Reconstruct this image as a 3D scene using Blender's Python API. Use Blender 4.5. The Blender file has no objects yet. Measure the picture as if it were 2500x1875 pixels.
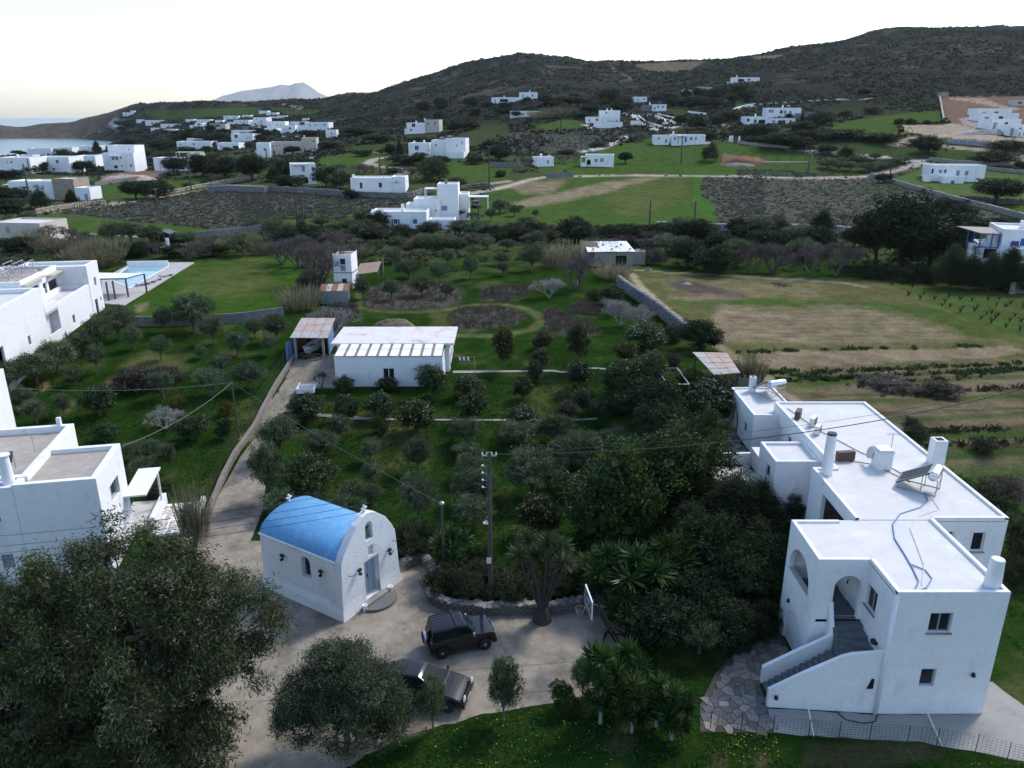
import bpy, math, random
import numpy as np
from mathutils import Vector, Matrix
from mathutils.geometry import tessellate_polygon
random.seed(7)
RNG = np.random.default_rng(7)
R = math.radians
scene = bpy.context.scene
COL = scene.collection

# ------------------------------------------------------------------ camera, sky, sun, exposure
H = 26.0                      # drone height above the chapel yard (m)
TH = R(19.0)                  # camera pitch below the horizon
FPX = 1900.0                  # focal length in pixels of the 2500 px wide photograph
CT, ST = math.cos(TH), math.sin(TH)
cam_d = bpy.data.cameras.new('camera')
cam_d.sensor_width = 36.0
cam_d.lens = FPX / 2500.0 * 36.0
cam_d.clip_start = 0.5
cam_d.clip_end = 60000.0
cam = bpy.data.objects.new('camera', cam_d)
COL.objects.link(cam)
cam.location = (0, 0, H)
cam.rotation_euler = (math.pi / 2 - TH, 0, 0)
scene.camera = cam

SUN_EL, SUN_AZ = R(46), R(48)         # azimuth measured from +Y (view direction) towards +X (right)
world = bpy.data.worlds.new('World')
scene.world = world
world.use_nodes = True
wn = world.node_tree
bg = wn.nodes['Background']
sky = wn.nodes.new('ShaderNodeTexSky')
sky.sky_type = 'NISHITA'
sky.sun_disc = False
sky.sun_elevation = SUN_EL
sky.sun_rotation = SUN_AZ
sky.altitude = 30.0
sky.air_density = 1.0
sky.dust_density = 0.9
sky.ozone_density = 1.6
wn.links.new(sky.outputs[0], bg.inputs[0])
bg.inputs[1].default_value = 0.14

sun_d = bpy.data.lights.new('sun', 'SUN')
sun_d.energy = 1.5
sun_d.angle = R(12)
sun_d.color = (1.0, 0.95, 0.88)
sun = bpy.data.objects.new('sun', sun_d)
COL.objects.link(sun)
sd = Vector((math.sin(SUN_AZ) * math.cos(SUN_EL), math.cos(SUN_AZ) * math.cos(SUN_EL), math.sin(SUN_EL)))
sun.rotation_euler = sd.to_track_quat('Z', 'Y').to_euler()
sun.location = (60, 60, 80)

scene.view_settings.view_transform = 'Standard'
scene.view_settings.look = 'None'
scene.view_settings.gamma = 1.0
scene.view_settings.exposure = 0.98
scene.view_settings.use_curve_mapping = False
scene.render.engine = 'CYCLES'
scene.cycles.use_denoising = True
scene.cycles.max_bounces = 5
scene.cycles.diffuse_bounces = 2
scene.cycles.glossy_bounces = 2
scene.cycles.transmission_bounces = 3
scene.cycles.transparent_max_bounces = 6
scene.cycles.volume_bounces = 0
scene.cycles.sample_clamp_indirect = 6.0
scene.cycles.caustics_reflective = False
scene.cycles.caustics_refractive = False

# ------------------------------------------------------------------ pixels of the photograph -> points of the place
CROPS = dict(Z=(0, 0, .8848), A=(0, 200, 3.456), B=(600, 200, 3.456), C=(1200, 100, 3.456), D=(1800, 100, 3.16),
             E=(0, 550, 3.16), F=(650, 550, 3.16), G=(1300, 500, 3.16), H=(1800, 500, 3.16), I=(0, 900, 3.456),
             J=(600, 1180, 4.608), K=(950, 1400, 3.687), L=(1750, 900, 2.947), M=(1750, 1230, 2.947),
             N=(0, 1275, 2.765), O=(600, 1000, 2.765), R=(1200, 1000, 2.765), S=(0, 250, 6.9125), T=(300, 250, 6.9125),
             U=(560, 250, 6.9125), V=(1700, 1580, 2.765), W=(900, 1560, 3.687), P=(0, 0, 1.0))


def pix(c, x, y):
    a, b, s = CROPS[c]
    return a + x / s, b + y / s


def tdep(py):
    r = (py - 937.5) / FPX
    return (ST + r * CT) / (CT - r * ST)


def pt_y(px, py, Y):
    """point of the view ray of a pixel at forward distance Y"""
    dz = Y * tdep(py)
    zc = Y * CT + dz * ST
    return Vector(((px - 1250.0) / FPX * zc, Y, H - dz))


def pt_z(px, py, z):
    return pt_y(px, py, (H - z) / tdep(py))


def ray(px, py):
    d = pt_y(px, py, 1.0) - Vector((0, 0, H))
    return d


def proj(X, Y, Z):
    zc = Y * CT + (H - Z) * ST
    yc = (H - Z) * CT - Y * ST
    return 1250 + FPX * X / zc, 937.5 + FPX * yc / zc


def sstep(a, b, x):
    t = np.clip((x - a) / (b - a), 0, 1)
    return t * t * (3 - 2 * t)


# ------------------------------------------------------------------ noise
def _hash(ix, iy, seed):
    h = (ix.astype(np.int64) * 374761393 + iy.astype(np.int64) * 668265263 + seed * 974711) & 0x7fffffff
    h = ((h ^ (h >> 13)) * 1274126177) & 0x7fffffff
    h = h ^ (h >> 16)
    return (h & 0xffff) / 65535.0


def vnoise(x, y, seed=0):
    ix, iy = np.floor(x), np.floor(y)
    fx, fy = x - ix, y - iy
    fx, fy = fx * fx * (3 - 2 * fx), fy * fy * (3 - 2 * fy)
    a, b = _hash(ix, iy, seed), _hash(ix + 1, iy, seed)
    c, d = _hash(ix, iy + 1, seed), _hash(ix + 1, iy + 1, seed)
    return (a + (b - a) * fx) * (1 - fy) + (c + (d - c) * fx) * fy


def fbm(x, y, oct=4, seed=0):
    v, a, t = 0, 1.0, 0
    for i in range(oct):
        v = v + a * vnoise(x, y, seed + i * 17)
        t += a
        a *= .5
        x, y = x * 2.03 + 5.1, y * 2.03 + 9.7
    return v / t


# ------------------------------------------------------------------ the lie of the land
SEA_Z = -10.0
YK = [85, 130, 190, 250, 320, 400, 500, 650, 780, 900, 1200, 1385]
ZK = {-300: [3, 3, 3, 4, 6, 3, 0, -6, -10.5, -14, -14, -10.5],
      0: [3, 3, 3, 4, 6, 3, 0, -6, -10.5, -14, -14, -10],
      200: [3, 3, 3, 4, 5, 4, 2, -2, -8, -13, -14, -10],
      300: [3, 3, 3, 4, 5, 5, 4, 1, -2, -5, -9.5, 14],
      400: [3, 3, 3, 4, 5, 6, 8, 10, 12, 16, 30, 40],
      500: [3, 3, 3.5, 4.5, 6, 9, 13, 18, 24, 33, 40, 40],
      750: [3, 3, 4, 6, 11, 13, 16, 22, 30, 40, 40, 40],
      1000: [3, 3, 4, 8, 12.5, 18.5, 24, 37, 50, 60, 60, 60],
      1300: [3, 3, 4, 8, 14, 23, 33, 54, 74, 80, 80, 80],
      1650: [3, 3, 4, 7, 15, 24, 34, 52, 66, 80, 80, 80],
      2000: [3, 3, 4, 6, 18, 27, 42, 66, 86, 100, 100, 100],
      2300: [3, 3, 4, 6, 19, 28, 44, 70, 94, 110, 110, 110],
      2800: [3, 3, 4, 6, 19, 29, 46, 72, 96, 112, 112, 112]}
SKYL = [(-300, 300, 1480), (0, 303, 1480), (12, 305, 1480), (30, 308, 1480), (60, 312, 1480), (80, 311, 1480), (105, 306, 1480),
        (130, 300, 1480), (165, 298, 1480), (190, 298, 1480), (217, 290, 1470), (246, 284, 1460), (275, 277, 1450),
        (304, 267, 1440), (338, 254, 1400), (390, 250, 1350), (475, 249, 1200), (560, 250, 1080), (633, 251, 1040),
        (690, 245, 1020), (746, 243, 1000), (836, 247, 980), (893, 243, 960), (960, 215, 930), (1051, 183, 900),
        (1130, 155, 880), (1198, 141, 860), (1271, 134, 850), (1356, 140, 850), (1469, 149, 860), (1560, 154, 880),
        (1627, 150, 900), (1752, 145, 930), (1853, 133, 960), (1921, 122, 980), (1966, 113, 990), (2034, 96, 1000),
        (2102, 77, 1000), (2159, 68, 1000), (2260, 70, 1000), (2362, 66, 1000), (2500, 66, 1000), (2800, 75, 1000)]
NS, NYG = 321, 420
SG = np.linspace(-1.0, 1.0, NS)
YG = np.geomspace(60, 2600, NYG)


def _build_land():
    cols = sorted(ZK)
    pxg = SG / .9455 * FPX * .985 + 1250
    zk = np.array([[np.interp(p, cols, [ZK[c][k] for c in cols]) for k in range(len(YK))] for p in pxg])
    sk = np.array(SKYL, float)
    Zg = np.zeros((NS, NYG))
    for i, p in enumerate(pxg):
        yr = np.interp(p, sk[:, 0], sk[:, 2])
        pyr = np.interp(p, sk[:, 0], sk[:, 1])
        zr = H - yr * tdep(pyr)
        ys = [60.0] + [y for y in YK if y < yr - 60]
        zs = [3.0] + list(zk[i, :len(ys) - 1])
        ys += [yr, yr + 250, yr + 600, 2700]
        drop = -14.0 if p < 330 else zr - 70
        zs += [zr, zr - 22 if p > 330 else min(zr - 12, -2), drop if p < 330 else zr - 60, drop]
        # monotone cubic (PCHIP)
        ys, zs = np.array(ys), np.array(zs)
        hh = np.diff(ys)
        dl = np.diff(zs) / hh
        m = np.zeros(len(ys))
        for k in range(1, len(ys) - 1):
            if dl[k - 1] * dl[k] > 0:
                w1, w2 = 2 * hh[k] + hh[k - 1], hh[k] + 2 * hh[k - 1]
                m[k] = (w1 + w2) / (w1 / dl[k - 1] + w2 / dl[k])
        j = np.clip(np.searchsorted(ys, YG) - 1, 0, len(ys) - 2)
        t = (YG - ys[j]) / hh[j]
        Zg[i] = ((2 * t**3 - 3 * t**2 + 1) * zs[j] + (t**3 - 2 * t**2 + t) * hh[j] * m[j]
                 + (-2 * t**3 + 3 * t**2) * zs[j + 1] + (t**3 - t**2) * hh[j] * m[j + 1])
    for _ in range(3):
        Zg[1:-1] = .25 * Zg[:-2] + .5 * Zg[1:-1] + .25 * Zg[2:]
    return Zg


ZG = _build_land()
LYG = np.log(YG)


def land(X, Y):
    X, Y = np.asarray(X, float), np.asarray(Y, float)
    Yc = np.clip(Y, 60.001, 2599)
    s = np.clip(X / Yc, -.9999, .9999)
    u = (s + 1) / 2 * (NS - 1)
    v = (np.log(Yc) - LYG[0]) / (LYG[-1] - LYG[0]) * (NYG - 1)
    i, j = np.clip(u.astype(int), 0, NS - 2), np.clip(v.astype(int), 0, NYG - 2)
    fu, fv = u - i, v - j
    z = ((ZG[i, j] * (1 - fu) + ZG[i + 1, j] * fu) * (1 - fv) + (ZG[i, j + 1] * (1 - fu) + ZG[i + 1, j + 1] * fu) * fv)
    # the yard is level at 0 and the ground climbs about 3 m behind it
    k = np.clip((X - 5) / 8, 0, 1)
    a = 44 + (38 - 44) * k
    b = 88 + (47.5 - 88) * k + np.clip((X - 24) / 6, 0, 1) * 12
    near = 3 * sstep(a, b, Y)
    w = sstep(70, 100, Y)
    z = near * (1 - w) + z * w
    amp = sstep(330, 750, Y) * 3.2
    z = z + amp * (fbm(X / 42, Y / 42, 4, 3) - .5) * 2 * np.where(z > -9, 1, 0)
    z = z + .10 * (fbm(X / 6, Y / 6, 3, 11) - .5) * sstep(46, 60, Y) * 2
    return z


def gz(X, Y):
    return float(land(np.array([X]), np.array([Y]))[0])


_YM = np.concatenate([np.arange(14, 60, .1), np.geomspace(60, 1700, 1700)])


def ground(px, py, dz=0.0):
    """first point where the view ray of a pixel meets the land"""
    t = tdep(py)
    zl = H - _YM * t
    zc = _YM * CT + (H - zl) * ST
    X = (px - 1250) / FPX * zc
    g = land(X, _YM) + dz
    hit = np.nonzero(g >= zl)[0]
    k = hit[0] if len(hit) else len(_YM) - 1
    if k > 0 and len(hit):
        d0, d1 = zl[k - 1] - g[k - 1], g[k] - zl[k]
        Y = _YM[k - 1] + (_YM[k] - _YM[k - 1]) * d0 / max(d0 + d1, 1e-9)
    else:
        Y = _YM[k]
    p = pt_y(px, py, float(Y))
    return p


def gpt(c, x, y):
    return ground(*pix(c, x, y))


# ------------------------------------------------------------------ scene-graph helpers
def tag(o, label=None, cat=None, group=None, kind=None):
    if label: o['label'] = label
    if cat: o['category'] = cat
    if group: o['group'] = group
    if kind: o['kind'] = kind
    return o


def empty(name, loc, rz=0, label=None, cat=None, group=None):
    o = bpy.data.objects.new(name, None)
    o.empty_display_size = .3
    COL.objects.link(o)
    o.location = loc
    o.rotation_euler = (0, 0, rz)
    return tag(o, label, cat, group)


def link(name, me, parent=None, loc=None, rz=None, mat=None):
    o = bpy.data.objects.new(name, me)
    COL.objects.link(o)
    if mat is not None and not me.materials:
        me.materials.append(mat)
    if parent is not None: o.parent = parent
    if loc is not None: o.location = loc
    if rz is not None: o.rotation_euler = (0, 0, rz)
    return o


def copy_tree(o, parent=None):
    c = o.copy()
    COL.objects.link(c)
    c.parent = parent
    for ch in o.children:
        copy_tree(ch, c)
    return c


def np_mesh(name, V, F, mat=None, smooth=False):
    """V (n,3), F (m,k) arrays"""
    V, F = np.asarray(V, np.float32), np.asarray(F, np.int32)
    me = bpy.data.meshes.new(name)
    n, k = F.shape
    me.vertices.add(len(V))
    me.vertices.foreach_set('co', V.ravel())
    me.loops.add(n * k)
    me.loops.foreach_set('vertex_index', F.ravel())
    me.polygons.add(n)
    me.polygons.foreach_set('loop_start', np.arange(0, n * k, k, dtype=np.int32))
    me.polygons.foreach_set('loop_total', np.full(n, k, np.int32))
    if smooth:
        me.polygons.foreach_set('use_smooth', np.ones(n, bool))
    me.update(calc_edges=True)
    if mat: me.materials.append(mat)
    return me


def vcol(me, cols, name='Col'):
    a = me.color_attributes.new(name, 'FLOAT_COLOR', 'POINT')
    c = np.ones((len(cols), 4), np.float32)
    c[:, :cols.shape[1]] = cols
    a.data.foreach_set('color', c.ravel())


class MB:
    """collects simple solids and makes one mesh of them"""

    def __init__(s):
        s.v, s.f = [], []

    def add(s, vs, fs, M=None):
        n = len(s.v)
        s.v += [tuple(M @ Vector(p)) for p in vs] if M else [tuple(p) for p in vs]
        s.f += [tuple(i + n for i in f) for f in fs]
        return s

    def box(s, x0, x1, y0, y1, z0, z1, M=None):
        vs = [(x0, y0, z0), (x1, y0, z0), (x1, y1, z0), (x0, y1, z0), (x0, y0, z1), (x1, y0, z1), (x1, y1, z1), (x0, y1, z1)]
        return s.add(vs, [(0, 3, 2, 1), (4, 5, 6, 7), (0, 1, 5, 4), (1, 2, 6, 5), (2, 3, 7, 6), (3, 0, 4, 7)], M)

    def prism(s, poly, z0, z1, M=None, top=None):
        n = len(poly)
        t = top or poly
        vs = [(p[0], p[1], z0) for p in poly] + [(p[0], p[1], z1) for p in t]
        fs = [tuple(range(n - 1, -1, -1)), tuple(range(n, 2 * n))] + [(i, (i + 1) % n, n + (i + 1) % n, n + i) for i in range(n)]
        return s.add(vs, fs, M)

    def tube(s, path, r, k=6, cap=True):
        path = [Vector(p) for p in path]
        rs = r if isinstance(r, (list, tuple)) else [r] * len(path)
        n0 = len(s.v)
        up = Vector((0, 0, 1))
        for i, p in enumerate(path):
            d = (path[min(i + 1, len(path) - 1)] - path[max(i - 1, 0)])
            d = d.normalized() if d.length > 1e-9 else up
            a = d.cross(up if abs(d.z) < .95 else Vector((1, 0, 0))).normalized()
            b = d.cross(a)
            for j in range(k):
                t = 2 * math.pi * j / k
                s.v.append(tuple(p + (a * math.cos(t) + b * math.sin(t)) * rs[i]))
        for i in range(len(path) - 1):
            for j in range(k):
                q = n0 + i * k
                s.f.append((q + j, q + (j + 1) % k, q + k + (j + 1) % k, q + k + j))
        if cap:
            s.f.append(tuple(n0 + j for j in range(k))[::-1])
            q = n0 + (len(path) - 1) * k
            s.f.append(tuple(q + j for j in range(k)))
        return s

    def lathe(s, prof, k=12, M=None):
        """prof: list of (r, z)"""
        vs, fs = [], []
        for r, z in prof:
            for j in range(k):
                t = 2 * math.pi * j / k
                vs.append((r * math.cos(t), r * math.sin(t), z))
        for i in range(len(prof) - 1):
            for j in range(k):
                fs.append((i * k + j, i * k + (j + 1) % k, (i + 1) * k + (j + 1) % k, (i + 1) * k + j))
        fs.append(tuple(range(k))[::-1])
        fs.append(tuple((len(prof) - 1) * k + j for j in range(k)))
        return s.add(vs, fs, M)

    def sheet(s, a, b, c, d, t=.04):
        """quad slab of thickness t (downwards along its normal)"""
        a, b, c, d = map(Vector, (a, b, c, d))
        n = (b - a).cross(d - a).normalized() * t
        return s.add([a, b, c, d, a - n, b - n, c - n, d - n],
                     [(0, 1, 2, 3), (7, 6, 5, 4), (0, 4, 5, 1), (1, 5, 6, 2), (2, 6, 7, 3), (3, 7, 4, 0)])

    def wall(s, w, h, holes=(), depth=.2, M=None, outline=None):
        """panel in the x-z plane facing -y, x in 0..w; holes are closed loops of (x,z); reveals go back by depth"""
        out = outline or [(0, 0), (w, 0), (w, h), (0, h)]
        loops = [[Vector((x, 0, z)) for x, z in out]] + [[Vector((x, 0, z)) for x, z in hl] for hl in holes]
        pts = [p for l in loops for p in l]
        tris = tessellate_polygon(loops)
        fs = []
        for t in tris:
            a, b, c = (pts[i] for i in t)
            n = (b - a).cross(c - a)
            if abs(n.y) < 1e-9: continue
            fs.append(tuple(t) if n.y < 0 else tuple(t[::-1]))
        s.add(pts, fs, M)
        for hl in holes:
            n = len(hl)
            vs = [(x, 0, z) for x, z in hl] + [(x, depth, z) for x, z in hl]
            ar = sum(hl[i][0] * hl[(i + 1) % n][1] - hl[(i + 1) % n][0] * hl[i][1] for i in range(n))
            fs = []
            for i in range(n):
                f = (i, (i + 1) % n, n + (i + 1) % n, n + i)
                fs.append(f if ar > 0 else f[::-1])
            s.add(vs, fs, M)
        return s

    def mesh(s, name, mat=None, smooth=False):
        me = bpy.data.meshes.new(name)
        me.from_pydata(s.v, [], s.f)
        if smooth:
            me.polygons.foreach_set('use_smooth', np.ones(len(me.polygons), bool))
        if mat: me.materials.append(mat)
        me.update()
        return me

    def obj(s, name, mat=None, parent=None, loc=None, rz=None, smooth=False):
        return link(name, s.mesh(name, mat, smooth), parent, loc, rz)


def rect(x0, x1, z0, z1):
    return [(x0, z0), (x1, z0), (x1, z1), (x0, z1)]


def arch(x0, x1, z0, zs, n=10, rise=None):
    """opening with an arched head that springs at zs"""
    r = (x1 - x0) / 2
    cx, ri = (x0 + x1) / 2, (rise or (x1 - x0) / 2)
    return [(x0, z0), (x1, z0)] + [(cx + r * math.cos(math.pi * i / n), zs + ri * math.sin(math.pi * i / n)) for i in range(n + 1)]


ORD = ['first', 'second', 'third', 'fourth', 'fifth', 'sixth', 'seventh', 'eighth', 'ninth', 'tenth', 'eleventh', 'twelfth',
       'thirteenth', 'fourteenth', 'fifteenth', 'sixteenth', 'seventeenth', 'eighteenth', 'nineteenth', 'twentieth']
ORD += ['twenty-' + o for o in ORD[:9]] + ['thirtieth'] + ['thirty-' + o for o in ORD[:9]] + ['fortieth'] + ['forty-' + o for o in ORD[:9]]


# ------------------------------------------------------------------ materials
MATS = {}


def mat(name, col, rough=.8, var=.12, scale=3.0, bump=.0, bscale=30.0, metal=0.0, spec=.3, stain=None, stain_s=.6, stain_lo=.55, detail=5,
        bevel=0.0, streak=0.0, trans=0.0, alpha=1.0):
    if name in MATS: return MATS[name]
    m = bpy.data.materials.new(name)
    m.use_nodes = True
    nt = m.node_tree
    N, L = nt.nodes, nt.links
    b = N['Principled BSDF']
    b.inputs['Roughness'].default_value = rough
    b.inputs['Metallic'].default_value = metal
    b.inputs['Specular IOR Level'].default_value = spec
    tc = N.new('ShaderNodeTexCoord')
    no = N.new('ShaderNodeTexNoise')
    no.inputs['Scale'].default_value = scale
    no.inputs['Detail'].default_value = detail
    no.inputs['Roughness'].default_value = .65
    L.new(tc.outputs['Object'], no.inputs['Vector'])
    mr = N.new('ShaderNodeMapRange')
    mr.inputs['From Min'].default_value = .25
    mr.inputs['From Max'].default_value = .75
    mr.inputs['To Min'].default_value = 1 - var
    mr.inputs['To Max'].default_value = 1 + var
    L.new(no.outputs['Fac'], mr.inputs['Value'])
    vm = N.new('ShaderNodeVectorMath')
    vm.operation = 'SCALE'
    vm.inputs[0].default_value = col[:3]
    L.new(mr.outputs[0], vm.inputs['Scale'])
    out = vm.outputs[0]
    if stain:
        n2 = N.new('ShaderNodeTexNoise')
        n2.inputs['Scale'].default_value = stain_s
        n2.inputs['Detail'].default_value = 6
        n2.inputs['Roughness'].default_value = .7
        if streak:
            mp = N.new('ShaderNodeMapping')
            mp.inputs['Scale'].default_value = (1, 1, streak)
            L.new(tc.outputs['Object'], mp.inputs['Vector'])
            L.new(mp.outputs[0], n2.inputs['Vector'])
        else:
            L.new(tc.outputs['Object'], n2.inputs['Vector'])
        r2 = N.new('ShaderNodeMapRange')
        r2.inputs['From Min'].default_value = stain_lo
        r2.inputs['From Max'].default_value = stain_lo + .2
        L.new(n2.outputs['Fac'], r2.inputs['Value'])
        mx = N.new('ShaderNodeMix')
        mx.data_type = 'RGBA'
        L.new(r2.outputs[0], mx.inputs['Factor'])
        L.new(out, mx.inputs[6])
        mx.inputs[7].default_value = (*stain, 1)
        out = mx.outputs[2]
    L.new(out, b.inputs['Base Color'])
    if bump or bevel:
        nrm = None
        if bevel:
            bv = N.new('ShaderNodeBevel')
            bv.samples = 4
            bv.inputs['Radius'].default_value = bevel
            nrm = bv.outputs[0]
        if bump:
            n3 = N.new('ShaderNodeTexNoise')
            n3.inputs['Scale'].default_value = bscale
            n3.inputs['Detail'].default_value = 4
            L.new(tc.outputs['Object'], n3.inputs['Vector'])
            bp = N.new('ShaderNodeBump')
            bp.inputs['Strength'].default_value = bump
            bp.inputs['Distance'].default_value = .05
            L.new(n3.outputs['Fac'], bp.inputs['Height'])
            if nrm: L.new(nrm, bp.inputs['Normal'])
            nrm = bp.outputs[0]
        L.new(nrm, b.inputs['Normal'])
    if trans:
        b.inputs['Transmission Weight'].default_value = trans
    MATS[name] = m
    return m


def leaf_mat(name, rough=.6, trans=.25, hue=1.0, spec=.35):
    """colour comes from each leaf's own colour attribute"""
    if name in MATS: return MATS[name]
    m = bpy.data.materials.new(name)
    m.use_nodes = True
    nt = m.node_tree
    N, L = nt.nodes, nt.links
    b = N['Principled BSDF']
    b.inputs['Roughness'].default_value = rough
    b.inputs['Specular IOR Level'].default_value = spec
    at = N.new('ShaderNodeAttribute')
    at.attribute_name = 'Col'
    oi = N.new('ShaderNodeObjectInfo')
    hs = N.new('ShaderNodeHueSaturation')
    m1 = N.new('ShaderNodeMapRange')
    m1.inputs['To Min'].default_value = .485
    m1.inputs['To Max'].default_value = .515
    L.new(oi.outputs['Random'], m1.inputs['Value'])
    L.new(m1.outputs[0], hs.inputs['Hue'])
    m2 = N.new('ShaderNodeMapRange')
    m2.inputs['To Min'].default_value = .8
    m2.inputs['To Max'].default_value = 1.25
    ma = N.new('ShaderNodeMath')
    ma.operation = 'FRACT'
    mb_ = N.new('ShaderNodeMath')
    mb_.operation = 'MULTIPLY'
    mb_.inputs[1].default_value = 7.31
    L.new(oi.outputs['Random'], mb_.inputs[0])
    L.new(mb_.outputs[0], ma.inputs[0])
    L.new(ma.outputs[0], m2.inputs['Value'])
    L.new(m2.outputs[0], hs.inputs['Value'])
    L.new(at.outputs['Color'], hs.inputs['Color'])
    L.new(hs.outputs[0], b.inputs['Base Color'])
    tr = N.new('ShaderNodeBsdfTranslucent')
    L.new(hs.outputs[0], tr.inputs['Color'])
    mx = N.new('ShaderNodeMixShader')
    mx.inputs[0].default_value = trans
    L.new(b.outputs[0], mx.inputs[1])
    L.new(tr.outputs[0], mx.inputs[2])
    L.new(mx.outputs[0], N['Material Output'].inputs['Surface'])
    MATS[name] = m
    return m
# ================================================================== GROUND: one sheet, colours by field
GRASS = (.019, .045, .008)
FIELD = (.057, .096, .024)
FIELD2 = (.046, .072, .024)
DRY = (.115, .112, .045)
TAN = (.25, .19, .13)
RED = (.185, .12, .085)
SCRUB = (.082, .084, .066)
HEATH = (.095, .085, .068)
HILL = (.030, .033, .026)
STONEC = (.34, .31, .28)
DARK = (.045, .042, .040)


def poly_px(c, pts):
    return np.array([pix(c, x, y) for x, y in pts])


def inside(poly, x, y):
    r = np.zeros(x.shape, bool)
    j = len(poly) - 1
    for i in range(len(poly)):
        xi, yi, xj, yj = *poly[i], *poly[j]
        if yi != yj:
            r ^= ((yi > y) != (yj > y)) & (x < (xj - xi) * (y - yi) / (yj - yi) + xi)
        j = i
    return r


def ellipse(c, cx, cy, rx, ry, n=28):
    return (c, [(cx + rx * math.cos(2 * math.pi * i / n), cy + ry * math.sin(2 * math.pi * i / n)) for i in range(n)])


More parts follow.
